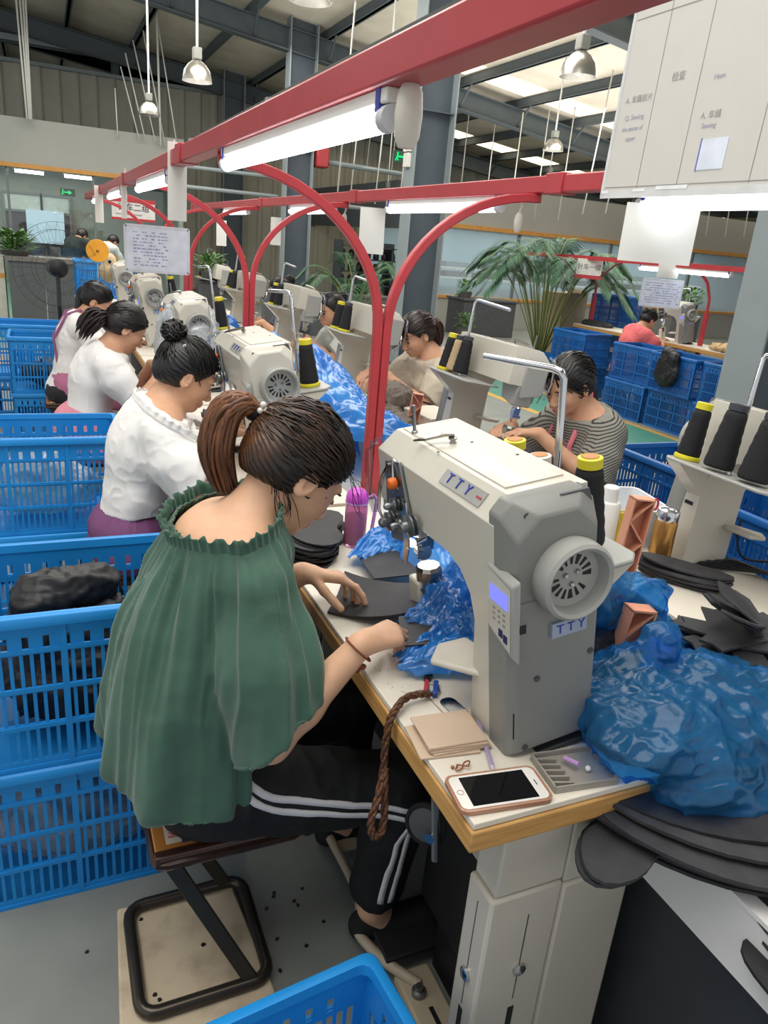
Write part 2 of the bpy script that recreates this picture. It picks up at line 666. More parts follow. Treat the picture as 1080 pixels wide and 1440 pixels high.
# ---------------------------------------------------------------- columns (H sections) along the aisle
def hcol(y, lab, boxes=False):
    t = thing('steel_column', lab, 'column', (4.4, y, 0), group='steel columns along the aisle')
    a, b = 0.54, 0.3
    obj('flange', MB().span((0, 0, 0), (0.018, b, 5.4)), STEEL_L, t)
    obj('flange', MB().span((a - .018, 0, 0), (a, b, 5.4)), STEEL_L, t)
    obj('web', MB().span((0.018, b / 2 - .006, 0), (a - .018, b / 2 + .006, 5.4)), STEEL, t)  # web shade is in its colour
    obj('base_plate', MB().span((-.06, -.05, 0), (a + .06, b + .05, .025)), STEEL, t)
    for z in (1.1, 3.2):
        obj('stiffener', MB().span((0.018, 0.02, z), (a - .018, b - .02, z + .012)), STEEL, t) if z > 3 else None
    return t
hcol(3.62, 'grey steel H-column nearest, at the right edge beside the three black cones')
cA = hcol(9.42, 'grey steel H-column with a white socket box, behind the near ceiling tube')
hcol(15.2, 'dark grey steel H-column carrying a red box, left of the socket column')
hcol(21.0, 'dark grey steel H-column furthest away, beside the white hanging conduits')
sb = thing('socket_box', 'white socket box with two round caps fixed on the column', 'socket', (4.36, 9.6, 2.62))
obj('box', MB().box((0.02, 0, 0), (0.05, 0.15, 0.17)), WHITE, sb, bevel=.008)
obj('cap', MB().lathe([(.04, 0), (.045, .02), (.035, .07), (.0, .075)], 14, (0.02, -.045, .1)), WHITE, sb)
obj('cap', MB().lathe([(.04, 0), (.045, .02), (.035, .07), (.0, .075)], 14, (0.02, .045, .1)), WHITE, sb)
obj('conduit', MB().tube([(0.03, .03, .1), (0.03, .03, 1.1)], .016), WHITE, sb)
rb = thing('pipe_bracket', 'red box on the dark column holding a grey pipe', 'bracket', (5.12, 15.3, 3.1))
obj('housing', MB().box((0, 0, 0), (.25, .3, .4)), RED, rb, bevel=.03)
obj('pipe', MB().tube([(0.1, 0, -.08), (1.9, 0, -.12)], .05), STEEL_L, rb)
obj('lower_pipe', MB().tube([(-.1, 0, -.85), (1.9, 0, -.85)], .04), STEEL_L, rb)
pp = thing('wall_pipe', 'grey horizontal pipe pair running behind the near arch', 'pipe', (2.4, 16.5, 2.6))
obj('pipe', MB().tube([(0, 0, .12), (2.2, 0, .12)], .04), STEEL_L, pp)
obj('pipe', MB().tube([(0, 0, -.25), (2.2, 0, -.25)], .04), STEEL_L, pp)

# ---------------------------------------------------------------- roof
def rz(x):
    return 5.92 - 0.125 * x
roof = setting('ceiling', MB().add([(-6, -4, rz(-6)), (30, -4, rz(30)), (30, 22.2, rz(30)), (-6, 22.2, rz(-6)), (-6, -4, rz(-6) + .1), (30, -4, rz(30) + .1), (30, 22.2, rz(30) + .1), (-6, 22.2, rz(-6) + .1)],
             [(0, 1, 2, 3), (7, 6, 5, 4), (0, 4, 5, 1), (1, 5, 6, 2), (2, 6, 7, 3), (3, 7, 4, 0)]), ROOF, smooth=0)
for k in range(-1, 4):                                   # rafters: I sections across the hall
    y = 3.77 + 5.8 * k
    m = MB()
    x0, x1 = -6, 30
    m.bar((x0, y, rz(x0) - .37), (x1, y, rz(x1) - .37), .018, .36)
    m.bar((x0, y, rz(x0) - .19), (x1, y, rz(x1) - .19), .22, .02)
    m.bar((x0, y, rz(x0) - .56), (x1, y, rz(x1) - .56), .22, .02)
    obj('rafter', m, DSTEEL, roof)
for k in range(22):                                      # purlins along the hall
    x = -5 + k * 1.45
    m = MB().span((x - .03, -4, rz(x) - .18), (x + .03, 22, rz(x) - .01))
    m.span((x - .06, -4, rz(x) - .18), (x + .06, 22, rz(x) - .165))
    obj('purlin', m, DSTEEL, roof)
    for y in (3.77, 9.57, 15.37, 21.2):                  # fly braces from purlin to rafter
        if x > 2:
            obj('fly_brace', MB().bar((x, y - .55, rz(x) - .15), (x + .05, y - .02, rz(x) - .52), .035, .035), DSTEEL, roof)
SKYL = glow('daylight_panel', 'fff1d2', 2.2)
for y in (8.4, 14.15, 19.6):
    for k in range(13):
        x = 2.25 + 1.45 * k + .08
        m = MB().add([(x, y, rz(x) - .01), (x + 1.28, y, rz(x + 1.28) - .01), (x + 1.28, y + .85, rz(x + 1.28) - .01), (x, y + .85, rz(x) - .01)], [(0, 3, 2, 1)])
        if x > 5.5:
            obj('roof_light', m, SKYL, roof, smooth=0)

# ---------------------------------------------------------------- white conduits and drop rods hanging from the roof
def rod(x0, z0, x1, y, z1, r=.022, n=6):
    o = obj('drop_rod', MB().tube([(x0, y, z0), (x1, y, z1)], r, n), WHITE, smooth=180)
    o['bearing'] = x1 / y
    return o
G1 = 'white drop rods over the grey fascia'
LR = [None, None]
RODS = [[], [], [], []]
for x, xe in ((-.18, -.13), (-.11, -.09), (-.05, -.07), (.0, -.05)):
    RODS[0].append(tag(rod(x, 5.8, xe, 17.6, 3.3, .018), None, 'rod', G1))
for x, ze, xt, zt in ((1.55, 3.2, 1.53, 4.1), (1.98, 3.2, 1.65, 4.5), (2.1, 3.2, 1.75, 4.75), (2.3, 3.2, 1.9, 5.0), (2.5, 3.15, 2.1, 5.2), (2.75, 3.15, 2.35, 5.6)):
    RODS[1].append(tag(rod(xt, zt, x, 17.8, ze, .013), None, 'rod', G1))
_r = tag(rod(2.36, 5.6, 2.4, 17.75, 3.15, .022), 'straight thick white conduit crossing the slanted rods', 'rod', G1)
del _r['bearing']
G2 = 'thin white drop rods beyond the socket column'
for i in range(16):
    y = 10.5 + (i * 37 % 11) * .75
    x = y * (.50 + .043 * ((i * 5) % 16)) 
    RODS[2].append(tag(rod(x + .15 * ((i % 3) - 1), rz(x) - .3, x, y, 2.35, .012), None, 'rod', G2))
for i in range(7):
    y = 12 + (i * 3 % 7) * 1.1
    x = y * (.36 + .018 * i)
    RODS[3].append(tag(rod(x + .12, rz(x) - .3, x, y, 2.3, .013), None, 'rod', 'drop rods between two columns'))

for r_, ph_ in zip(RODS, ('white conduit from the left in the close bunch at the far left', 'slanted white rod from the left in front of the cladding', 'white rod from the left, beyond the socket column', 'white rod from the left between the red box column and socket column')):
    by_bearing(r_, ph_)

# ---------------------------------------------------------------- high bay lamps on stems
ALU = mat('spun_aluminium', 'b9b6ad', 0.28, metal=0.85, var=0.04)
def pendant(x, y, z, lab, s=1.0, lit=False):
    t = thing('bay_lamp', lab, 'lamp', (x, y, z), group='bell shaped bay lamps')
    obj('shade', MB().lathe([(.03, .14), (.05, .13), (.09, .10), (.135, .04), (.15, -.02), (.155, -.06), (.15, -.06), (.13, .03), (.085, .09), (.045, .12), (.0, .125)], 22, cap=False), ALU, t)
    obj('bulb', MB().ell((0, 0, .02), (.05, .05, .07)), glow('warm_bulb', 'ffe2ad', 3) if lit else mat('frosted_bulb', 'd9d6cc', .3), t)
    obj('ballast', MB().box((0, 0, .2), (.09, .09, .11)), mat('ballast_grey', '8f9088', .5), t, bevel=.01)
    obj('stem', MB().tube([(0, 0, .25), (0, 0, rz(x) - z - .1)], .013, 6), WHITE, t)
    t.scale = (s, s, 1)
    return t
pendant(1.60, 9, 3.08, 'bell shaped bay lamp on a white stem, left, before the dark column')
pendant(1.72, 14, 3.3, 'bell shaped bay lamp on a thin stem, small, before the ribbed cladding', 1.1)
pendant(1.87, 6, 3.22, 'bay lamp cut by the upper photo edge, left of centre', 1.0)
pendant(4.27, 6, 3.1, 'large bell shaped bay lamp, right, under the dark rafters', 1.05)
pendant(8.25, 12, 3.42, 'bay lamp hanging in front of the roof lights', 1.15)
pendant(4.35, 10.3, 3.13, 'bay lamp behind the tube end and switch', 1.05)
pendant(11.0, 16, 3.35, 'smallest bay lamp, low above the grey fascia at right', 1.2)
pendant(6.9, 16, 2.6, 'lit amber bay lamp far off between two columns', .9, True)

# ---------------------------------------------------------------- glazed office, left
setting('wall_left', MB().span((-6, 17.9, 2.5), (2.9, 18.1, 3.34)), FASC)
setting('trim_4', MB().span((-6, 17.86, 2.43), (2.9, 18.1, 2.51)), ORANGE_T)
setting('wall_left', MB().span((2.8, 18.1, 0), (2.9, 21.8, 3.34)), FASC)
INW = mat('office_wall', '9a9a8c', 0.7, var=0.03, scale=2)
setting('wall_left', MB().span((-6, 20.6, 0), (2.8, 20.7, 2.5)), INW)
setting('ceiling', MB().span((-6, 18.1, 2.5), (2.8, 20.7, 2.55)), mat('office_ceiling', '6f827f', .7))
for i, (x0, x1) in enumerate(((-3.0, -.6), (-.55, 1.02), (1.07, 2.8))):
    setting('window', MB().span((x0, 17.97, 0.05), (x1, 17.985, 2.43)), GLASS)
for x in (-.575, 1.045):
    setting('trim_5', MB().span((x - .025, 17.93, 0), (x + .025, 18.02, 2.43)), mat('mullion_grey', '787c7a', .5))
for x0, x1, c in ((-.75, .0, 'door_a'), (.06, .62, 'door_b')):
    d = setting('door', MB().span((x0, 20.5, 0), (x1, 20.58, 1.62)), mat('maroon_door', '4a3a40', .5))
    setting('window', MB().span((x0, 20.5, 1.66), (x1, 20.58, 2.0)), mat('transom_pane', 'cfd3c9', .2), d)
    f = MB().span((x0 - .05, 20.46, 0), (x0, 20.6, 2.05)).span((x1, 20.46, 0), (x1 + .05, 20.6, 2.05)).span((x0, 20.46, 2.0), (x1, 20.6, 2.05)).span((x0, 20.46, 1.61), (x1, 20.6, 1.66))
    setting('door_frame', f, mat('mullion_grey', ''), d)
wm = setting('window', MB().span((-.32, 20.44, .95), (.5, 20.5, 1.68)), glow('daylit_pane', 'cfe3ef', .9))
for i, (x0, x1) in enumerate(((-.42, .08), (.55, 1.05))):
    t = thing('office_tube', ['white ceiling tube behind the glass, left one', 'white ceiling tube behind the glass, right one'][i], 'lamp', ((x0 + x1) / 2, 19.0, 2.42), group='tubes behind the office glass')
    obj('tube', MB().tube([(-.28, 0, 0), (.28, 0, 0)], .035), TUBE, t)
    obj('holder', MB().span((-.3, -.03, .03), (.3, .03, .07)), WHITE, t)
def exit_sign(x, y, z, s, lab, rz_=0):
    t = thing('exit_sign', lab, 'sign', (x, y, z), rz_)
    obj('housing', MB().box((0, 0.02, 0), (s * 2, .03, s)), mat('sign_case', '0f4a34', .4), t)
    m = MB().box((-.2 * s, 0, 0), (s * .7, .01, s * .16)).prism([(.1 * s, -.3 * s), (.6 * s, 0), (.1 * s, .3 * s)], -.005, .005, lambda a, b, c: (a, c, b))
    obj('arrow', m, GREEN_G, t)
    man = MB().ell((-.62 * s, 0, .3 * s), (.09 * s, .01, .09 * s)).bar((-.62 * s, 0, .2 * s), (-.7 * s, 0, -.1 * s), .01, .12 * s).bar((-.7 * s, 0, -.1 * s), (-.85 * s, 0, -.38 * s), .01, .09 * s).bar((-.7 * s, 0, -.1 * s), (-.52 * s, 0, -.34 * s), .01, .09 * s)
    obj('running_figure', man, GREEN_G, t)
exit_sign(.56, 18.7, 2.08, .15, 'green lit exit arrow behind the left office glass')
exit_sign(2.35, 19.0, 1.93, .13, 'green lit exit sign above the red banner board')
exit_sign(5.5, 12.2, 2.95, .17, 'green lit exit sign under the long near tube')
lt = text('安全出口', .11, mat('faded_sign', '9db0b4', .6), (.02, 18.6, 2.1), cols((1, 0, 0), (0, 0, 1)), name='exit_lettering')
tag(lt, 'pale faded characters on the glass beside the exit arrow', 'lettering')

# dark grey counter wall with planting in front of the office
CW = mat('counter_grey', '5e6162', .55, var=.03, scale=3)
cw = thing('counter_wall', 'long dark grey panelled counter behind the black fan', 'counter', (-.45, 11.6, 0))
for k in range(4):
    obj('panel', MB().span((.45 * k + .005, 0, 0), (.45 * k + .445, .5, .96)), CW, cw, bevel=.004)
obj('top', MB().span((-.02, -.03, .96), (1.82, .53, 1.02)), mat('counter_top', '7f7a74', .4), cw)
obj('screen', MB().span((0, .48, 1.02), (2.2, .49, 1.16)), GLASS, cw)
pc = thing('wall_end', 'pale post end wall with orange band at the far left', 'wall end', (-.9, 11.7, 0))
obj('post', MB().span((0, 0, 0), (.4, .35, 1.0)), mat('cream_wall', 'cfcabd', .6), pc)
obj('band', MB().span((-.005, -.005, .72), (.405, .355, .78)), ORANGE_T, pc)

# ---------------------------------------------------------------- glazed block, right
PALE = mat('pale_blue_panel', 'a9c3cc', .35, var=.04, scale=.8, col2='93b3bf')
setting('wall_right', MB().span((7.1, 14.95, 2.12), (24, 15.1, 2.92)), FASC)
setting('trim_6', MB().span((7.1, 14.9, 2.05), (24, 15.1, 2.13)), ORANGE_T)
setting('wall_right', MB().span((7.1, 15.1, 1.95), (7.2, 21.9, 2.92)), mat('slate_fascia', '5f6669', .6))
setting('wall_right', MB().span((7.2, 17.6, 0), (24, 17.7, 2.1)), PALE)
setting('wall_right', MB().span((7.1, 15.0, 0), (24, 15.1, .62)), FASC)
setting('trim_7', MB().span((7.1, 14.96, .6), (24, 15.12, .66)), ORANGE_T)
for k in range(5):
    setting('window', MB().span((7.2 + 2.6 * k, 15.03, .66), (9.75 + 2.6 * k, 15.045, 2.05)), clear('milky_pane', (.9, .97, 1), .06, haze=.18) if k == 0 else MATS['milky_pane'])
    setting('trim_8', MB().span((9.75 + 2.6 * k, 15.0, .66), (9.8 + 2.6 * k, 15.08, 2.05)), mat('mullion_grey', ''))
for k, z in enumerate((1.0, 1.22)):
    for j in range(9):
        m = obj('goods_carton', MB().span((7.9 + j * .95, 16.6, z), (7.9 + j * .95 + .6 + .2 * (j % 3 == 0), 17.0, z + .12)), [mat('dim_goods', '4c5a60', .6), mat('dim_goods_b', '70838a', .6)][j % 2])
        tag(m, ORD[j] + ' dim carton from the left on the ' + ('lower', 'upper')[k] + ' shelf behind the milky glass', 'carton', 'cartons behind the milky glass')
    sh = obj('wall_shelf', MB().span((7.6, 16.5, z - .04), (17, 17.1, z)), WHITE)
    tag(sh, ['lower long shelf behind the milky glass', 'upper long shelf behind the milky glass'][k], 'shelf')
# dark racks with goods between the two columns
rk = thing('goods_rack', 'dark metal rack loaded with black goods between the columns', 'rack', (4.9, 13.2, 0))
RK = mat('rack_dark', '2b3032', .5)
for k in range(5):
    obj('shelf', MB().span((0, 0, .62 + .22 * k), (1.5, .4, .64 + .22 * k)), RK, rk)
for x in (0, .5, 1.0, 1.5):
    obj('upright', MB().span((x - .02, 0, .0), (x + .02, .4, 1.6)), RK, rk)
rnd = random.Random(5)
for k in range(4):
    for j in range(9):
        m = MB().lathe([(.05, 0), (.06, .03), (.055, .1), (.03, .15)], 8, (.09 + j * .165, .2, .64 + .22 * k))
        tag(obj('black_bobbin', m, [DARK, mat('bobbin_grey', '3b4044', .5), RK][rnd.randrange(3)], loc=(4.9, 13.2, 0)), ORD[j] + ' dark spool from the left on the ' + ('lowest', 'second', 'third', 'fourth')[k] + ' rack shelf between the columns', 'spool', 'spools on the far rack')
wp = obj('low_wall', MB().span((3.3, 12.4, 0), (5.9, 12.6, .68)).span((3.28, 12.38, .68), (5.92, 12.62, .72)), [CW])
tag(wp, 'low grey wall in front of the dark goods rack', 'wall')
# ---------------------------------------------------------------- red lamp frame over the double bench line
XC, XN, XF, ZB = 1.085, 0.50, 1.67, 1.775
POSTY = [0.42, 2.47, 4.44, 6.53, 8.7]
fr = thing('lamp_frame', 'long red steel frame of beams and forked posts carrying lamps over the double sewing bench', 'frame', (XC, 2.47, 0))
for y in POSTY[1:]:
    for s in (-1, 1):
        pts = [(XC + s * .017, y, .64), (XC + s * .017, y, 1.27)]
        xe = XN if s < 0 else XF
        for k in range(1, 15):
            t = PI / 2 * k / 14
            pts.append((XC + s * .017 + (xe - XC - s * .017) * (1 - math.cos(t)), y, 1.27 + (ZB - .015 - 1.27) * math.sin(t)))
        m = MB()
        for a, b in zip(pts[:-1], pts[1:]):
            pass
        rings = []
        for i, p in enumerate(pts):
            a, b = Vector(pts[max(i - 1, 0)]), Vector(pts[min(i + 1, len(pts) - 1)])
            d = (b - a).normalized()
            n = Vector((0, 1, 0)).cross(d)
            rings.append([Vector(p) + n * u * .0155 + Vector((0, v * .0155, 0)) for u, v in ((-1, -1), (1, -1), (1, 1), (-1, 1))])
        m.loft(rings)
        obj('bent_post', m, RED, fr, bevel=.004, world=True)
for X in (XN, XF):
    ys = [-1.2, 3.04, 5.2, 7.3, 9.6] if X == XN else [-1.2, 2.35, 4.3, 6.4, 9.6]
    for i, (a, b) in enumerate(zip(ys[:-1], ys[1:])):
        m = MB().span((X - .028, a + .004, ZB), (X + .028, b - .004, ZB + .058))
        obj('beam', m, RED, fr, bevel=.005, world=True)
        j = MB().span((X - .034, b - .05, ZB - .004), (X + .034, b + .05, ZB + .064))
        obj('joint_sleeve', j, RED, fr, bevel=.003, world=True)

def lamp(X, y0, y1, lab, z=ZB):
    t = thing('tube_lamp', lab, 'lamp', (X, (y0 + y1) / 2, z), group='tube lamps under the red beams')
    L = (y1 - y0) / 2
    obj('batten', MB().span((-.018, -L, -.022), (.018, L, 0)), WHITE, t, bevel=.003)
    obj('tube', MB().tube([(-.004, -L + .02, -.042), (-.004, L - .02, -.042)], .0185, 14), TUBE, t, smooth=60)
    for s in (-1, 1):
        obj('end_cap', MB().tube([(-.004, s * L, -.042), (-.004, s * (L - .025), -.042)], .02, 14), mat('lamp_cap', 'd5d6da', .4), t, smooth=60)
        obj('clip', MB().span((-.02, s * (L - .03) - .008, -.05), (.02, s * (L - .03) + .008, .0)), mat('blue_clip', '3b3fa0', .4), t)
    return t
lamp(XN, 1.15, 2.34, 'longest lit white tube, nearest, on the near red beam above the work')
lamp(XN, 3.42, 4.6, 'second lit tube along the near red beam, behind the hanging paper')
lamp(XN, 5.5, 6.6, 'third lit tube along the near red beam, small')
lamp(XN, 7.6, 8.6, 'furthest lit tube on the near red beam')
lamp(XF, 0.75, 1.93, 'lit tube below the big document board, at right')
lamp(XF, 2.72, 3.84, 'lit tube on the far red beam in front of the socket column')
lamp(XF, 4.66, 5.62, 'lit tube on the far red beam in front of the dark second column')
lamp(XF, 6.9, 7.9, 'smallest lit tube on the far red beam')
def pull_switch(x, y, z, lab, s=1.0):
    t = thing('pull_switch', lab, 'switch', (x, y, z), group='pull switches on the beams')
    obj('body', MB().lathe([(.0, -.045), (.012, -.045), (.019, -.03), (.021, .0), (.018, .03), (.009, .045), (0, .046)], 14), mat('switch_cream', 'd8d3c6', .4), t)
    obj('strap', MB().tube([(0, 0, .04), (.004, .002, .06), (.012, .004, .075), (.006, .006, .09)], .0055, 6), mat('switch_cream', ''), t)
    t.scale = (s, s, s)
    return t
pull_switch(.505, 1.115, 1.735, 'cream pull switch at the near end of the longest tube', 1.0)
pull_switch(1.69, 2.62, 1.68, 'small cream pull switch hanging beside the far tube near the arch', .8)
pull_switch(1.69, 4.55, 1.68, 'small cream pull switch hanging right of the second far tube', .8)
pull_switch(.5, 3.36, 1.8, 'cream pull switch above the second near tube, beside the hanging paper', .9)
pull_switch(.5, 5.42, 1.8, 'cream pull switch above the third near tube', .9)

# upper cable tray that runs above the near beam
tr = thing('cable_tray', 'grey cable tray running along just above the near red beam', 'cable tray', (.545, 3, 1.852))
obj('channel', MB().span((-.012, -3.2, 0), (.012, .1, .004)).span((-.012, -3.2, .004), (-.009, .1, .020)).span((.009, -3.2, .004), (.012, .1, .020)), mat('tray_green_grey', '566059', .5), tr)
for y in (-2.2, -1.1, -.05):
    obj('bracket', MB().span((-.05, y - .01, -.019), (.005, y + .01, 0)), STEEL_L, tr)

# ---------------------------------------------------------------- papers and boards
def sheet(name, lab, cat, p, w, h, R, th=.0015, rows=0, group=None, curl=0.0, m=PAPER, ink=INK, seed=1, margin=.12, frame=None, cover=.8):
    """hanging sheet: p is the middle of its top edge; R columns right, up, out"""
    t = thing(name, lab, cat, p, group=group)
    nx, nz = 6, 8
    f, bk = [], []
    for i in range(nz + 1):
        for j in range(nx + 1):
            u, v = j / nx - .5, -i / nz
            d = curl * math.sin(PI * -v) * math.cos(PI * u)
            f.append(R @ Vector((u * w, v * h, d + th / 2)))
            bk.append(R @ Vector((u * w, v * h, d - th / 2)))
    q = MB()
    k = nx + 1
    N = len(f)
    fs = []
    for i in range(nz):
        for j in range(nx):
            a = i * k + j
            fs += [(a, a + 1, a + k + 1, a + k), (N + a, N + a + k, N + a + k + 1, N + a + 1)]
    edge = [i for i in range(k)] + [k - 1 + k * i for i in range(1, nz + 1)] + [N - 1 - i for i in range(1, k)] + [k * (nz - i) for i in range(1, nz)]
    for a, b in zip(edge, edge[1:] + edge[:1]):
        fs.append((a, b, N + b, N + a))
    q.add(f + bk, fs)
    obj('sheet', q, m, t, smooth=50)
    if rows:
        r = random.Random(seed)
        ms = MB()
        for i in range(rows):
            v = -h * (.1 + .8 * (i + .5) / rows)
            x = -w * (.5 - margin)
            while x < w * (.5 - margin) * cover:
                l = w * r.uniform(.015, .06)
                hh = h / rows * r.uniform(.25, .4)
                if r.random() < .75:
                    d = curl * math.sin(PI * -v / h) * math.cos(PI * x / w) + th / 2 + .0006
                    ms.box(R @ Vector((x + l / 2, v, d)), (l, hh, .0004), R)
                x += l + w * .014
        obj('writing', ms, ink, t, kind='stuff')
    if frame:
        fm = MB()
        for a, b in (((-w / 2, .0), (w / 2, 0)), ((w / 2, 0), (w / 2, -h)), ((w / 2, -h), (-w / 2, -h)), ((-w / 2, -h), (-w / 2, 0))):
            fm.bar(R @ Vector((a[0], a[1], 0)), R @ Vector((b[0], b[1], 0)), .018, .016, R @ Vector((0, 0, 1)))
        obj('frame', fm, frame, t)
    return t
Rf = cols((1, 0.15, 0), (0, 0, 1))            # faces the camera end of the hall
sheet('hanging_paper', 'white paper strip hanging from the near beam beside the second tube', 'paper', (.5, 3.24, 1.862), .075, .285, cols((1, .1, 0), (.03, -.05, 1)), curl=.012)
sheet('hanging_paper', 'narrow curled paper hanging from the near beam before the third tube', 'paper', (.49, 5.36, 1.84), .06, .26, cols((.6, .8, 0), (0, 0, 1)), curl=.02)
sheet('hanging_paper', 'furthest paper strip hanging from the near beam', 'paper', (.47, 7.4, 1.84), .09, .3, cols((.8, .6, 0), (0, 0, 1)), curl=.02)
sheet('hanging_paper', 'creased paper hanging under the far beam left of the socket column', 'paper', (XF - .03, 3.98, 1.74), .14, .235, cols((.8, -.6, 0), (-.12, 0, 1)), curl=.015)
sheet('hanging_paper', 'small paper hanging under the far beam in front of the second column', 'paper', (XF - .03, 5.9, 1.69), .08, .2, cols((.9, -.4, 0), (0, 0, 1)), curl=.01)
sheet('hanging_paper', 'tiny blank paper hanging under the far beam beside the near arch', 'paper', (XF - .03, 7.9, 1.66), .1, .24, cols((1, 0, 0), (0, 0, 1)))
sheet('hanging_paper', 'blank white sheet hanging below the lit tube at right', 'paper', (XF + .03, 1.86, 1.735), .215, .165, cols((.85, -.5, 0), (-.05, .02, 1)), curl=.015)
sheet('writing_board', 'white board with rows of blue handwriting under the near beam', 'board', (.69, 5.35, 1.545), .40, .28, cols((1, .0, 0), (-.01, 0, 1)), .012, 11, frame=mat('board_edge', 'c6cad2', .4), m=mat('board_white', 'cfd3df', .5), ink=mat('faint_blue_ink', '8f97b5', .7), cover=.35, seed=4)
# the big document board, upper right
Rb = cols((.0, -1, 0), (.03, .02, 1))
db = thing('document_board', 'big white ruled document board, blurred print, filling the upper right', 'board', (1.612, 2.045, 1.752))
def onb(a, b, c=0):
    return Rb @ Vector((a, b, c))
obj('sheet', MB().box(onb(.45, .5, 0), (.9, 1.0, .006), Rb), mat('document_white', 'cbc9c1', .6, var=.01), db)
rl = MB()
for a in (.155, .315, .56, .75):
    rl.box(onb(a, .5, .0035), (.0022, .96, .0006), Rb)
for b in (.025, .475):
    rl.box(onb(.45, b, .0035), (.87, .0025, .0006), Rb)
obj('ruling', rl, mat('grey_rule', '9b9a97', .8), db)
obj('plastic_edge', MB().box(onb(.45, .004, .004), (.9, .02, .003), Rb).box(onb(.004, .5, .004), (.012, 1.0, .003), Rb), mat('clear_edge', 'd9dbd9', .15), db)
fp = mat('faded_print', 'b0b2c4', .8, var=.1)
gp = mat('faded_grey_print', 'b0adaa', .8, var=.1)
for s, sz, a, b, mm in (('A. 车缝前片', .022, .09, .262, gp), ('Q. Sewing', .02, .085, .215, fp), ('the pieces of', .017, .085, .185, fp), ('upper', .018, .085, .158, fp),
                        ('检查', .026, .235, .30, gp), ('A. 车缝', .022, .385, .19, gp), ('Sewing', .018, .385, .165, fp), ('Pattern, side', .02, .115, .53, fp), ('检查', .03, .12, .56, gp), ('Hem', .02, .385, .28, fp)):
    text(s, sz, mm, onb(a, b, .0037), Rb, db, depth=.0002)
obj('tape', MB().box(onb(.02, .012, .006), (.03, .008, .001), Rb).box(onb(.17, .014, .006), (.05, .008, .001), Rb).box(onb(.30, .018, .006), (.12, .01, .001), Rb), mat('shiny_tape', 'f2f4f4', .1), db)
obj('photo_print', MB().box(onb(.42, .095, .004), (.09, .075, .001), Rb), mat('pasted_photo', 'dfe6f2', .3), db)
obj('photo_rim', MB().box(onb(.374, .095, .0045), (.004, .08, .001), Rb), mat('blue_rim', '5a68c0', .5), db)
# distant red and white name board of this line
nb = thing('line_sign', 'white sign with red border hanging behind the writing board', 'sign', (.95, 9.3, 1.70))
obj('plate', MB().box((0, 0, 0), (.46, .02, .22)), mat('sign_white', 'd8d6cf', .5), nb)
obj('red_band', MB().box((0, -.002, .095), (.47, .022, .04)).box((0, -.002, -.1), (.47, .022, .025)), RED, nb)
text('针车二组', .085, DINK, (0, -.0125, .02), cols((1, 0, 0), (0, 0, 1)), nb)
obj('underline', MB().box((-.05, -.0115, -.05), (.28, .001, .012)), mat('grey_rule', ''), nb)

# ---------------------------------------------------------------- benches
TOP = mat('cream_laminate', 'dcd5c6', 0.35, var=.02, scale=6)
PLY = mat('plywood_edge', 'c79b5c', 0.5, var=.08, scale=7, stretch=(2, 2, 30), col2='ad7f45')
FRAME = mat('cream_steel', 'bdb8ab', 0.4, var=.03, scale=4)
T = .79
def bench(x0, x1, y0, y1, lab, side=-1, near=False):
    t = thing('sewing_bench', lab, 'bench', ((x0 + x1) / 2, (y0 + y1) / 2, 0), group=None)
    obj('tabletop', MB().span((x0 + .004, y0 + .004, T - .012), (x1 - .004, y1 - .004, T)), TOP, t, world=True, bevel=.002)
    obj('plywood_core', MB().span((x0, y0, T - .05), (x1, y1, T - .0125)), PLY, t, world=True, bevel=.003)
    for y in ((y0 + .02, y1 - .1) if near else (y0 + .05, y1 - .1)):
        a, b = x0 + .08, x1 - .005
        mid = a + (b - a) * .48
        obj('upright', MB().span((a - .008, y, .0), (mid, y + .07, .60)), FRAME, t, world=True, bevel=.006)
        obj('upright', MB().span((mid + .002, y, .0), (b + .008, y + .07, .59)), FRAME, t, world=True, bevel=.006)
        obj('upper_sleeve', MB().span((a, y + .003, .602), (mid, y + .067, T - .052)), FRAME, t, world=True, bevel=.004)
        obj('upper_sleeve', MB().span((mid + .002, y + .003, .592), (b, y + .067, T - .052)), FRAME, t, world=True, bevel=.004)
        if near:
            for z in (.41,):
                obj('bolt', MB().lathe([(.012, 0), (.012, .006), (.006, .009), (0, .009)], 10, (mid - .06, y, z + .02), axis((0, -1, 0))), CHROME, t, world=True)
                obj('bolt', MB().lathe([(.012, 0), (.012, .006), (.006, .009), (0, .009)], 10, (a - .008, y + .035, z), axis((-1, 0, 0))), CHROME, t, world=True)
            obj('slot', MB().span((mid - .066, y - .001, .29), (mid - .054, y + .001, .34)), DARK, t, world=True)
            obj('slot', MB().span((mid - .061, y - .0008, .36), (mid - .059, y + .001, .55)), ZINC, t, world=True)
            obj('slot', MB().span((a - .009, y + .029, .27), (a - .007, y + .041, .33)), DARK, t, world=True)
            obj('slot', MB().span((a - .0088, y + .034, .34), (a - .007, y + .036, .57)), ZINC, t, world=True)
        obj('foot', MB().span((a - .03, y - .01, 0), (b + .03, y + .08, .02)), FRAME, t, world=True, bevel=.004)
    obj('crossbar', MB().span(((x0 + x1) / 2 - .02, y0 + .12, .5), ((x0 + x1) / 2 + .02, y1 - .12, .56)), FRAME, t, world=True)
    return t
NB = [bench(.505, .86, .69, 2.0, 'cream bench with plywood edge nearest, holding the phone and the near machine', near=True)]
for y0, y1, w in ((2.02, 3.42, 'cream bench in front of the woman with the bun'), (3.44, 4.84, 'cream bench in front of the woman in the white tee'), (4.86, 6.3, 'cream bench before the woman with the long ponytail'), (6.32, 8.6, 'last cream bench of the near row, far end')):
    bench(.505, .86, y0, y1, w)
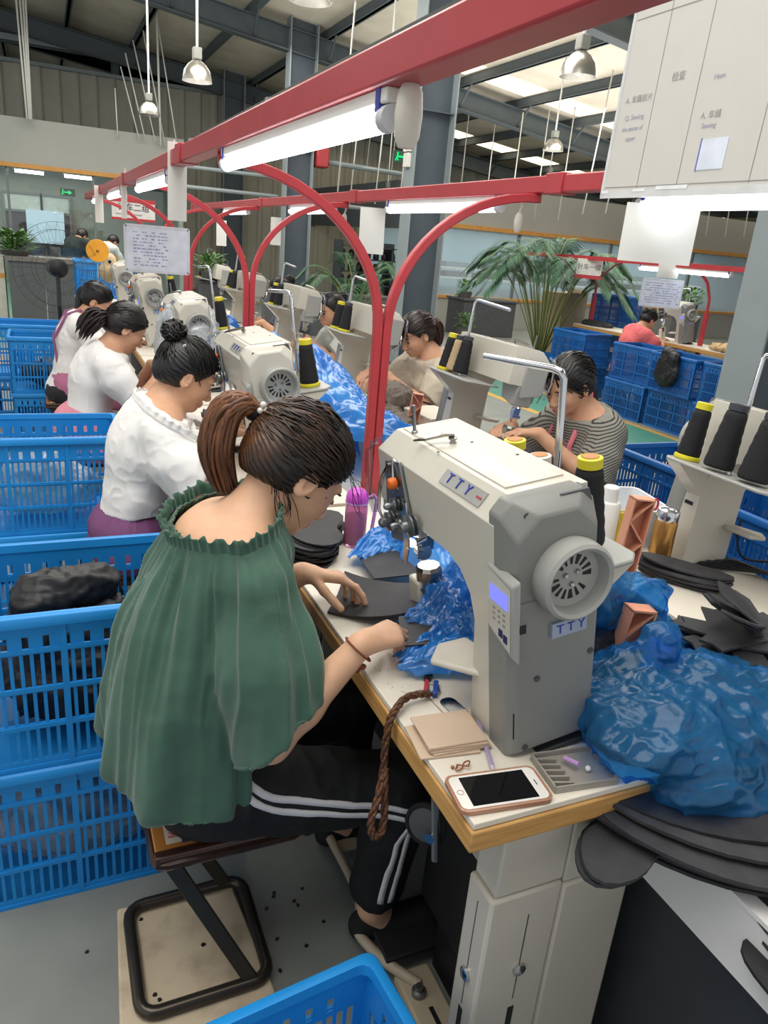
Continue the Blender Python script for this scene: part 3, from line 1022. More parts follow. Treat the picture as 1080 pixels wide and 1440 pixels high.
for y0, y1, w in ((.5, 2.02, 'far side bench holding the gold flask and the three cone machine'), (2.04, 3.4, 'far side bench before the striped shirt woman'), (3.42, 4.76, 'far side bench before the woman in the beige tee'), (4.78, 6.1, 'far side bench before the woman lifting a cloth'), (6.12, 8.6, 'last far side bench of the line')):
    bench(1.30, 1.74, y0, y1, w)
TW = mat('white_trough', 'dcdcd9', 0.35, var=.02, scale=4)
th_ = thing('work_trough', 'white sheet metal trough running between the two bench rows', 'trough', (1.06, 4, 0))
obj('floor_sheet', MB().span((.875, -.2, .628), (1.255, 9, .636)), TW, th_, world=True)
obj('near_side', MB().span((.866, -.2, .58), (.875, 9, .70)), TW, th_, world=True)
obj('near_lip', MB().span((.862, -.2, .70), (.89, 9, .708)), TW, th_, world=True)
obj('far_side', MB().span((1.254, -.2, .58), (1.262, 9, .735)), TW, th_, world=True)
obj('skirt', MB().span((.905, -.2, .04), (.915, 9, .58)), mat('dark_trestle', '34373a', .5), th_, world=True)  # added dark panel that blackens the shaded space under trough and bench
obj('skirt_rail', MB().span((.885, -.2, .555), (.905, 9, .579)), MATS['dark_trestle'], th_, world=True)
for y in (.3, 2.4, 4.5, 6.6, 8.7):
    obj('trestle', MB().span((.95, y - .25, 0), (1.0, y - .2, .628)).span((1.15, y - .25, 0), (1.2, y - .2, .628)).span((.9, y - .26, .6), (1.23, y - .19, .628)), mat('dark_trestle', '34373a', .5), th_, world=True)

# ---------------------------------------------------------------- the post-bed sewing machine
MW_ = mat('machine_white', 'c6c2b5', 0.32, var=.012, scale=5, coat=.15)
MG = mat('machine_grey', '82837f', 0.4, var=.02, scale=5)
MGL = mat('machine_light_grey', '9d9e99', 0.35, var=.02)
BLUE_INK = mat('logo_blue', '2b3fa4', .4)
PLATE = mat('name_plate', 'b9b9b4', .3, metal=.4)
def rect_y(x0, x1, z0, z1, y, ch=0, chl=None):
    chl = ch if chl is None else chl
    return [Vector(p) for p in ((x0, y, z0), (x1, y, z0), (x1, y, z1 - ch), (x1 - ch, y, z1), (x0 + chl, y, z1), (x0, y, z1 - chl))]
def machine(lab, loc, rotz=0.0, lean=-9.0, fine=True, group='sewing machines'):
    t = thing('sewing_machine', lab, 'sewing machine', loc, rot=(0, math.radians(lean), rotz), group=group)
    # L shaped casting: column and arm from one outline in y-z, extruded in x
    out = [(.045, .0), (.125, .0), (.112, .14), (.105, .22), (.118, .262), (.15, .292), (.19, .305), (.475, .305), (.475, .41), (.46, .445), (.045, .445)]
    n = 9
    arm = MB().prism(out, -.08, .085, lambda y, z, x: (x, y, z))
    cb = bmesh.new()
    cvs = [cb.verts.new(v) for v in arm.v]
    for f in arm.f:
        cb.faces.new([cvs[i] for i in f])
    r_ = bmesh.ops.bisect_plane(cb, geom=cb.verts[:] + cb.edges[:] + cb.faces[:], plane_co=(-.063, 0, .426), plane_no=(-1, 0, 1), clear_outer=True)
    bmesh.ops.holes_fill(cb, edges=[e for e in cb.edges if e.is_boundary])
    arm = MB()
    cb.verts.index_update()
    arm.add([v.co[:] for v in cb.verts], [[v.index for v in f.verts] for f in cb.faces])
    cb.free()
    o = obj('casting', arm, MW_, t, bevel=.01, seg=3)
    obj('top_cover', MB().loft([rect_y(-.035, .07, .444, .4475, .085), rect_y(-.035, .07, .444, .4475, .45)]), MW_, t, bevel=.001)
    # chamfer strip carrying the name plate, operator side
    nl = Vector((-1, 0, 1)).normalized()
    Rn = cols((0, -1, 0), (1, 0, 1))
    pl = obj('name_plate', MB().box(Vector((-.063, .165, .426)) + Rn @ Vector((0, 0, .001)), (.13, .026, .003), Rn), PLATE, t)
    text('T  T  Y', .026, BLUE_INK, Vector((-.0635, .176, .4265)) + Rn @ Vector((0, 0, .0027)), Rn, pl)
    if fine:
        obj('red_mark', MB().box(Vector((-.0635, .112, .4265)) + Rn @ Vector((0, 0, .0028)), (.014, .003, .0006), Rn), RED, pl)
    # grey end cover: cap with chamfers, tapering box below
    cap = MB().loft([rect_y(-.079, .084, .285, .448, .062, .02), rect_y(-.079, .084, .285, .448, .03, .02), rect_y(-.066, .072, .295, .43, 0, .035)])
    obj('end_cap', cap, MG, t, bevel=.004)
    lower = MB().loft([[Vector(p) for p in ((-.081, .062, .004), (.086, .062, .004), (.086, .062, .30), (-.081, .062, .30))],
                       [Vector(p) for p in ((-.081, .012, .01), (.086, .012, .01), (.088, .012, .30), (-.081, .012, .30))],
                       [Vector(p) for p in ((-.068, .0, .02), (.075, .0, .02), (.08, .0, .295), (-.068, .0, .295))]])
    obj('end_cover', lower, MG, t, bevel=.004)
    obj('hand_hole', MB().prism([(.02, .446), (.07, .446), (.078, .42), (.035, .432)], .022, .05, lambda x, z, y: (x, y, z)), mat('hole_dark', '55565a', .5), t)
    # hand wheel
    ax = axis((0, -1, 0))
    wc = (.018, 0, .327)
    wl = obj('handwheel', MB().lathe([(.060, -.004), (.063, .012), (.061, .034), (.056, .0385), (.051, .035), (.047, .014), (.040, .011), (.0, .011)], 40, wc, ax, cap=False), MGL, t, smooth=35)
    g = MB()
    for k in range(16):
        if k % 8 == 7:
            continue
        a = 2 * PI * k / 16
        w = .09 if k % 3 else .13
        r0, r1 = .021, .0365
        pts = [(r0, a - w * .8), (r0, a + w * .8), (r1, a + w), (r1, a - w)]
        f = lambda r, q, d: (wc[0] + r * math.cos(q), wc[1] - d, wc[2] + r * math.sin(q))
        g.prism(pts, .0105, .0117, f)
    obj('vent', g, DARK, wl, smooth=0)
    for k in range(3):
        a = 2 * PI * k / 3 + .6
        obj('bolt', MB().lathe([(.0045, 0), (.0045, .003), (.003, .005), (0, .005)], 10, (wc[0] + .012 * math.cos(a), -.011, wc[2] + .012 * math.sin(a)), ax), CHROME, wl)
    p2 = obj('maker_badge', MB().box((.024, -.003, .236), (.064, .006, .026)), mat('badge_blue', '9aa7bd', .3), t)
    text('T T Y', .022, BLUE_INK, (.026, -.0065, .236), cols((1, 0, 0), (0, 0, 1)), p2)
    for x, z in ((-.045, .36 + .07), (-.03, .155), (.07, .175), (-.05, .028), (.062, .03)):
        obj('screw', MB().lathe([(.0055, 0), (.0055, .0015), (.003, .0016), (.0, .0005)], 10, (x, -.0005 if z < .3 else .012, z), ax), mat('screw_dark', '4a4b4d', .4), t)
    # control panel on the operator side
    pn = obj('control_panel', MB().loft([[Vector(p) for p in ((-.084, -.012, .215), (-.084, .058, .24), (-.084, .058, .345), (-.084, -.012, .335))], [Vector(p) for p in ((-.072, -.018, .20), (-.072, .06, .22), (-.072, .06, .35), (-.072, -.018, .345))]]), MGL, t, bevel=.003)
    obj('panel_face', MB().add([(-.0846, -.009, .222), (-.0846, .055, .244), (-.0846, .055, .342), (-.0846, -.009, .331)], [(0, 1, 2, 3)]), mat('panel_film', 'c9c6ba', .3), pn)
    obj('screen', MB().box((-.0852, .022, .305), (.001, .05, .026)), glow('screen_blue', '7f86ff', 1.1), pn)
    for q, (y, z) in enumerate(((.004, .241), (.017, .245))):
        obj('button', MB().box((-.0852, y, z), (.0012, .010, .013)), mat('button_blue', '23245e', .4), pn)
    bt = MB()
    for i in range(3):
        for j in range(3):
            bt.box((-.085, .008 + .014 * i, .262 + .0095 * j), (.0008, .006, .003))
    obj('key_print', bt, mat('key_grey', '8f8a86', .5), pn, kind='stuff')
    if fine:
        obj('port', MB().box((-.068, -.0175, .265), (.01, .002, .014)), DARK, t)
        obj('long_slot', MB().box((-.07, .003, .075), (.002, .003, .05)), DARK, t)
    # bed opening and dark base
    obj('base_plate', MB().prism([(-.085, .0), (.09, .0), (.09, .13), (-.085, .13)], -.006, .004, lambda x, y, z: (x, y, z)), mat('base_dark', '3a3c3d', .5), t, bevel=.003)
    # needle post (post bed) with its steel cap
    py = .45
    obj('post', MB().prism([(-.03, -.022), (.03, -.022), (.03, .03), (-.03, .03)], -.004, .115, lambda x, y, z: (x - .0 * z, py + y, z)), MW_, t, bevel=.006)
    obj('post_cap', MB().lathe([(.026, .0), (.028, .004), (.028, .05), (.024, .058), (.0, .059)], 10, (.002, py - .008, .088)), mat('brushed_steel', 'a9a59d', .22, metal=1), t, smooth=25)
    for z in (.05, .075, .10):
        obj('post_screw', MB().lathe([(.004, 0), (.004, .002), (0, .002)], 8, (-.022, py - .022, z), ax), ZINC, t)
    # needle bar, presser foot, face plate mechanism
    hy = .452
    obj('needle_bar', MB().tube([(-.02, hy - .01, .315), (-.02, hy - .01, .20)], .0045, 8).tube([(-.02, hy - .01, .20), (-.02, hy - .01, .158)], [.002, .0006], 6), CHROME, t)
    obj('presser_bar', MB().tube([(.008, hy, .315), (.008, hy, .19)], .0045, 8).box((.004, hy - .004, .186), (.02, .016, .01)).lathe([(.016, -.004), (.018, 0), (.016, .004)], 16, (-.008, hy - .012, .178), axis((0, -1, .1))), CHROME, t)
    obj('face_plate', MB().prism([(-.075, .28), (.02, .26), (.03, .41), (-.075, .41)], .468, .482, lambda x, z, y: (x, y, z)), MGL, t, bevel=.004)
    mech = MB().prism([(.325, .315), (.36, .255), (.415, .24), (.43, .31), (.425, .40), (.36, .415)], -.088, -.081, lambda y, z, x: (x, y, z))
    obj('tension_plate', mech, ZINC, t, bevel=.002)
    aX = axis((-1, 0, 0))
    for y, z, r, kind in ((.30, .315, .021, 'tension_disc'), (.40, .285, .019, 'tension_disc'), (.37, .33, .014, 'tension_disc'), (.345, .30, .012, 'tension_disc')):
        d = obj(kind, MB().lathe([(r * .5, 0), (r, .004), (r, .007), (r * .6, .01), (r, .013), (r, .016), (r * .5, .02), (r * .5, .028), (r * .3, .032), (0, .032)], 16, (-.086, y, z), aX), ZINC, t)
    obj('orange_knob', MB().lathe([(.006, 0), (.011, .004), (.011, .014), (.008, .018), (0, .018)], 14, (-.088, .372, .372), aX), mat('orange_plastic', 'e9701c', .4), t, label='orange knob')
    obj('needle_housing', MB().prism([(.355, .312), (.375, .245), (.46, .225), (.475, .312)], -.05, .035, lambda y, z, x: (x, y, z)), MGL, t, bevel=.006)
    obj('lifter_lever', MB().bar((-.09, .34, .345), (-.093, .33, .26), .004, .022).bar((-.093, .33, .26), (-.093, .345, .225), .004, .016).bar((-.084, .385, .41), (-.084, .40, .30), .004, .018), CHROME, t, bevel=.001)
    obj('foot_clamp', MB().box((-.0, hy - .005, .205), (.03, .02, .03)).box((-.02, hy - .012, .185), (.014, .02, .012)).lathe([(.006, 0), (.006, .03), (.004, .032), (0, .032)], 10, (-.005, hy - .015, .21), axis((-1, -.4, 0))), CHROME, t, bevel=.002)
    obj('take_up_lever', MB().tube([(-.09, .40, .40), (-.1, .415, .37), (-.098, .44, .33), (-.095, .455, .29), (-.085, .45, .25)], [.004, .005, .004, .003, .002], 6).tube([(-.088, .39, .41), (-.095, .375, .38), (-.084, .372, .35)], .003, 6), CHROME, t)
    obj('finger_guard', MB().tube([(-.085, .46, .425), (-.105, .47, .41), (-.11, .475, .33), (-.1, .47, .28)], .004, 6).tube([(-.07, .47, .43), (-.09, .485, .42), (-.096, .49, .33), (-.088, .483, .27)], .004, 6), clear('clear_guard', (.85, .88, .9), .2), t)
    obj('needle_light', MB().ell((-.056, hy - .06, .232), (.008, .013, .008)), glow('needle_led', 'ffffff', 16), t)
    # thread guides on top
    obj('guide_post', MB().tube([(-.03, .41, .445), (-.03, .41, .50)], .0035, 8).lathe([(.006, 0), (.006, .005), (.004, .007)], 10, (-.03, .41, .445)), ZINC, t)
    obj('guide_hook', MB().tube([(-.058, .355, .452), (-.045, .335, .458), (-.01, .325, .463), (.005, .318, .462)], [.002, .004, .005, .005], 6).lathe([(.007, 0), (.004, .006), (.008, .008), (.008, .011), (0, .012)], 12, (-.0, .315, .447)), mat('brushed_steel', ''), t)
    for x, y in ((.03, .30), (-.045, .285), (.06, .2)):
        obj('oil_hole', MB().lathe([(.003, 0), (.003, .0012), (0, .0012)], 8, (x, y, .4474)), mat('screw_dark', ''), t)
    # side tray
    tr_ = obj('side_tray', MB().prism([(-.135, .165), (-.075, .085), (-.045, .085), (-.03, .13), (-.045, .2), (-.10, .205)], .112, .124, lambda x, y, z: (x, y, z)), mat('tray_beige', 'cfc8ba', .4), t, bevel=.005)
    # cone shelf and thread pole at the back
    obj('cone_shelf', MB().prism([(.06, .055), (.195, .055), (.215, .075), (.215, .36), (.195, .38), (.06, .38)], .272, .280, lambda x, y, z: (x, y, z)), MGL, t, bevel=.003)
    obj('shelf_bracket', MB().prism([(.085, .19), (.085, .27), (.20, .27)], .06, .11, lambda x, z, y: (x, y, z)), MW_, t)
    po = MB()
    po.tube([(.145, .215, .28), (.145, .195, .565), (.143, .20, .575), (.14, .215, .578), (.135, .43, .565)], .0065, 10)
    obj('thread_pole', po, CHROME, t)
    # service marks on the back of the column
    obj('data_label', MB().box((.0855, .075, .21), (.001, .03, .03)), mat('label_silver', 'b5b5b0', .3), t)
    lb = MB()
    for i in range(4):
        for j in range(4):
            if (i * 3 + j * 5) % 4 != 1:
                lb.box((.0862, .066 + .006 * i, .202 + .005 * j), (.0005, .004, .0032))
    obj('label_print', lb, mat('label_ink', '55555a', .5), t, kind='stuff')
    obj('round_cover', MB().lathe([(.018, 0), (.018, .001), (0, .001)], 20, (.03, .1055, .14), axis((0, 1, 0.06))), mat('vent_grey', '8f8f90', .5), t)
    obj('cable_slot', MB().box((.0858, .08, .165), (.001, .028, .010)), DARK, t)
    return t
M1 = machine('white and grey post bed sewing machine nearest, grey handwheel facing the camera', (.715, .80, T))
M2 = dup(M1, (.68, 2.24, T), None, 'sewing machine beyond the ponytail woman, its round handwheel above her hair')
M3 = dup(M1, (.70, 3.72, T), None, 'sewing machine under a clear plastic cover, near row')
M4 = dup(M1, (.68, 5.2, T), None, 'sewing machine beside the woman with the long ponytail, near row')
M5 = dup(M1, (.66, 6.9, T), None, 'furthest sewing machine of the near row, below the yellow disc')
lean = math.radians(-9)
for m_ in (M2, M3, M4, M5):                       # these stations have the all white model
    for ch in m_.children:
        if ch.name.startswith(('end_cap', 'end_cover')):
            ch.data = ch.data.copy()
            ch.data.materials[0] = MW_
FM = []
for (x, y, lab) in ((1.62, 1.475, 'far row sewing machine nearest, seen from the back with three black cones'), (1.60, 2.82, 'far row sewing machine in front of the striped shirt woman'),
                    (1.60, 4.15, 'far row sewing machine beside the woman in the beige tee'), (1.60, 5.5, 'far row sewing machine before the woman lifting a cloth'),
                    (1.60, 6.95, 'far row sewing machine behind the second red post'), (1.60, 8.3, 'furthest sewing machine of the far row')):
    FM.append(dup(M1, (x, y, T), (0, lean, PI), lab))

# ---------------------------------------------------------------- thread cones
BLK = mat('black_thread', '17181c', .75, var=.12, scale=60, stretch=(1, 1, 12), bump=.15, bscale=160)
YEL = mat('yellow_plastic', 'd9cf2f', .35)
def cone_m(m, r0=.032, r1=.022, h=.15):
    return m.lathe([(r0 * .9, .008), (r0, .014)] + [(r0 + (r1 - r0) * k / 10 + (.0009 if k % 2 else -.0003), .014 + (h - .03) * k / 10) for k in range(11)] + [(r1 * .8, h - .012), (r1 * .7, h - .008)], 18)
def cone(loc, lab, base=True, top='yellow', body=None, r0=.032, r1=.022, h=.15, tilt=(0, 0, 0)):
    t = thing('thread_cone', lab, 'thread cone', loc, rot=tilt, group='thread cones')
    obj('winding', cone_m(MB(), r0, r1, h), body or BLK, t)
    if base:
        obj('foot_disc', MB().lathe([(r0 * 1.1, 0), (r0 * 1.15, .004), (r0 * 1.1, .01), (r0 * .9, .012), (0, .012)], 18), YEL, t, label='yellow foot disc')
    tm = {'yellow': YEL, 'white': mat('white_cap', 'd9d6cc', .4), 'black': mat('black_tip', '3a3d42', .4)}[top]
    obj('tip', MB().lathe([(r1 * .95, h - .012), (r1 * .95, h + .004), (r1 * .7, h + .006), (r1 * .55, h + .002), (0, h + .002)], 18), tm, t, label=top + ' tip')
    if top != 'black':
        obj('paper_disc', MB().lathe([(r1 * .6, h + .0065), (0, h + .0068)], 14), mat('orange_disc', 'd98a55', .6), t)
    return t
def on_machine(mach, lx, ly, lz):
    return (MW(mach) @ Vector((lx, ly, lz)))
def cone_on(mach, lx, ly, lab, **k):
    p = on_machine(mach, lx, ly, .281)
    return cone(p, lab, tilt=tuple(mach.rotation_euler), **k)
cone_on(M1, .145, .34, 'black cone with yellow cap behind the near machine arm, left one', base=False, h=.135)
cone_on(M1, .15, .265, 'brown cone with white cap behind the near machine arm', base=False, top='white', body=mat('brown_thread', '4a3a33', .7, bump=.1), h=.125)
cone_on(M1, .155, .13, 'black cone with yellow cap behind the near handwheel, beside the pole', base=False, h=.16, r0=.031)
cone_on(FM[0], .155, .085, 'black cone on yellow foot at the shelf end, left of two dark tipped cones', top='yellow', h=.145, r0=.03)
cone_on(FM[0], .165, .195, 'middle dark tipped black cone of the three on the nearest far machine', base=False, top='black', h=.165, r0=.037, r1=.025)
cone_on(FM[0], .165, .30, 'right dark tipped black cone of the three on the nearest far machine', base=False, top='black', h=.165, r0=.037, r1=.025)
for mi, nm in ((1, 'before the striped shirt woman'), (2, 'beside the beige tee woman'), (3, 'before the woman lifting a cloth'), (4, 'behind the second red post'), (5, 'at the far end of the far row')):
    cone_on(FM[mi], .15, .10, 'black cone on yellow foot on the machine ' + nm, h=.145)
    if mi < 5:
        cone_on(FM[mi], .15, .22, 'second black cone on the machine ' + nm, base=(mi == 2), top='black', h=.15)
cone_on(FM[1], .15, .165, 'tan thread cone between two black cones before the striped shirt woman', base=False, top='black', body=mat('tan_thread', 'b9a27e', .7), h=.145)
cone_on(M2, .155, .12, 'black cone on yellow foot beside the handwheel above the ponytail', h=.15)
cone_on(M3, .155, .12, 'black cone on yellow foot beside the plastic covered machine', h=.15)
cone_on(M4, .155, .12, 'black cone with yellow tip far along the near row', h=.15)
# ---------------------------------------------------------------- people
def unit(v):
    v = np.array(v, float)
    return v / np.linalg.norm(v)
SKIN = mat('skin', 'f4f1ee', .5, var=.03, scale=40, attr=True, bump=.04, bscale=220, spec=.35)
HAIRM = mat('hair', 'e8e4e0', .38, var=.14, scale=30, attr=True, spec=.6)
EYE = mat('eye_dark', '1c1614', .15)

def rot_about(v, k, a):
    k = unit(k)
    return v * math.cos(a) + np.cross(k, v) * math.sin(a) + k * (k @ v) * (1 - math.cos(a))

def hand(w, d, n, ts, curl, spread=.06, thumb=(.55, .3), s=1.0):
    """palm, four fingers and thumb as implicit pieces. d: along the hand, n: palm side, ts: +-1 for which side the thumb leaves"""
    w, d = np.array(w, float), unit(d)
    n = np.array(n, float)
    n = unit(n - d * (n @ d))
    t = np.cross(d, n) * ts
    P = []
    offs = (.026, .0085, -.009, -.025)
    base = (.084, .088, .083, .074)
    lens = ((.040, .025, .019), (.044, .028, .020), (.040, .026, .020), (.031, .020, .017))
    rad = (.0088, .009, .0085, .0075)
    P.append(cap_(w - d * .01, w + d * .02, .021 * s, .022 * s, .01))
    for i in range(4):
        kn = w + (d * base[i] + t * offs[i] - n * (.003 if i in (1, 2) else 0)) * s
        P.append(cap_(w + (d * .012 + t * offs[i] * .55) * s, kn, .0125 * s, .0112 * s, .012 * s))
        dr = unit(d + t * offs[i] / .026 * spread)
        ax = np.cross(dr, n)
        p = kn
        for j in range(3):
            dr = rot_about(dr, ax, curl[i][j] if hasattr(curl[i], '__len__') else curl[i])
            q = p + dr * lens[i][j] * s
            P.append(cap_(p, q, (rad[i] - .0006 * j) * s, (rad[i] - .0006 * (j + 1)) * s, .0035 * s))
            p = q
    b = w + (d * .022 + t * .018 + n * .004) * s
    P.append(cap_(w + d * .012 * s, b, .015 * s, .014 * s, .01 * s))
    dr = unit(d * math.cos(thumb[0]) + t * math.sin(thumb[0]) + n * thumb[1])
    p = b
    for j, L in enumerate((.042, .03, .025)):
        q = p + dr * L * s
        P.append(cap_(p, q, (.0118 - .001 * j) * s, (.0108 - .0012 * j) * s, .006 * s))
        p = q
        dr = unit(dr + d * .25 + n * .12)
    return P

def head_frame(pitch, yaw, F):
    """f: where the face looks, l: left of the head, u: crown. pitch down positive, yaw to the left positive (degrees)"""
    F = unit(F)
    Z = np.array((0, 0, 1.0))
    a = math.radians(yaw)
    f0 = F * math.cos(a) + np.cross(Z, F) * math.sin(a)
    b = math.radians(pitch)
    f = f0 * math.cos(b) - Z * math.sin(b)
    u = Z * math.cos(b) + f0 * math.sin(b)
    return f, np.cross(u, f), u

def head_prims(c, f, l, u, s=1.0):
    R = np.stack([f, l, u], 1)
    H = lambda a, b, d: c + (f * a + l * b + u * d) * s
    E = lambda p, r, k=.02, sub=False: ell_(H(*p), np.array(r) * s, R, k, sub)
    P = [E((-.008, 0, .018), (.094, .074, .088)), E((.036, 0, -.045), (.054, .058, .062), .03), E((.052, 0, -.082), (.032, .034, .026), .02),
         E((.07, 0, -.098), (.017, .019, .014), .018), E((.056, .028, -.036), (.03, .026, .026), .02), E((.056, -.028, -.036), (.03, .026, .026), .02),
         E((.078, 0, .012), (.012, .05, .012), .014)]
    for sd in (1, -1):
        P.append(E((.092, .031 * sd, -.012), (.016, .017, .011), .008, True))
        P.append(E((.0765, .031 * sd, -.012), (.0125, .0135, .0115), .004))
        P.append(E((.099, .0105 * sd, -.049), (.009, .0085, .007), .006))
    P += [cap_(H(.084, 0, -.004), H(.106, 0, -.042), .0075 * s, .0105 * s, .010), E((.090, 0, -.068), (.010, .022, .0058), .008), E((.088, 0, -.079), (.010, .019, .006), .008)]
    for sd in (1, -1):
        b = H(-.006, .073 * sd, -.018)
        Re = np.stack([unit(f * .9 + l * .35 * sd), unit(l * sd * .9 - f * .35), u], 1)
        P.append(('e', b, np.array((.019, .0085, .031)) * s, Re, 0, .005))
        P.append(('s', b + (l * sd * .008 + f * .004) * s, np.array((.009, .006, .016)) * s, Re, 0, .004))
    return P

def skin_col(V, c, f, l, u, base, s=1.0):
    C_ = np.tile(np.array(lin(base)), (len(V), 1))
    D = (V - c) / s
    a, b, e = D @ f, D @ l, D @ u
    lip = np.exp(-(((a - .1) / .014) ** 2 + (b / .021) ** 2 + ((e + .073) / .011) ** 2) * 1.2)
    C_ = C_ * (1 - lip[:, None] * .75) + np.array(lin('b0605c')) * lip[:, None] * .75
    chk = np.exp(-(((a - .075) / .03) ** 2 + ((np.abs(b) - .04) / .022) ** 2 + ((e + .035) / .025) ** 2))
    C_ = C_ * (1 - chk[:, None] * .18) + np.array(lin('d98f80')) * chk[:, None] * .18
    return C_

def strands(name, paths, r, col, parent, n=4, m=None, taper=True, seed=0):
    """many thin tapering locks in one hair mesh, each with its own shade"""
    vs, fs, cs = [], [], []
    for path, cc in zip(paths, col):
        P = np.array(path)
        k = len(P)
        T_ = np.gradient(P, axis=0)
        T_ /= np.maximum(np.linalg.norm(T_, axis=1), 1e-9)[:, None]
        U = np.cross(T_, np.array((.31, .52, .8)))
        U /= np.maximum(np.linalg.norm(U, axis=1), 1e-9)[:, None]
        Wd = np.cross(T_, U)
        o = len(vs)
        for i in range(k):
            q = i / (k - 1)
            rr = r * (math.sin(PI * min(1, q * .85 + .15)) ** .5 if taper else 1)
            for j in range(n):
                a = 2 * PI * j / n
                vs.append(P[i] + (U[i] * math.cos(a) + Wd[i] * math.sin(a)) * rr)
                cs.append(cc[i] if hasattr(cc[0], '__len__') else cc)
        for i in range(k - 1):
            for j in range(n):
                fs.append((o + i * n + j, o + i * n + (j + 1) % n, o + (i + 1) * n + (j + 1) % n, o + (i + 1) * n + j))
    return surf(name, np.array(vs), np.array(fs), m or HAIRM, parent, col=np.array(cs))

def bez(pts, n):
    """smooth path through control points (Catmull-Rom)"""
    P = [np.array(p, float) for p in pts]
    P = [2 * P[0] - P[1]] + P + [2 * P[-1] - P[-2]]
    out = []
    m = len(P) - 3
    for i in range(n):
        t = i / (n - 1) * m
        k = min(int(t), m - 1)
        t -= k
        a, b, c, d = P[k:k + 4]
        out.append(.5 * (2 * b + (c - a) * t + (2 * a - 5 * b + 4 * c - d) * t * t + (3 * b - a - 3 * c + d) * t ** 3))
    return out

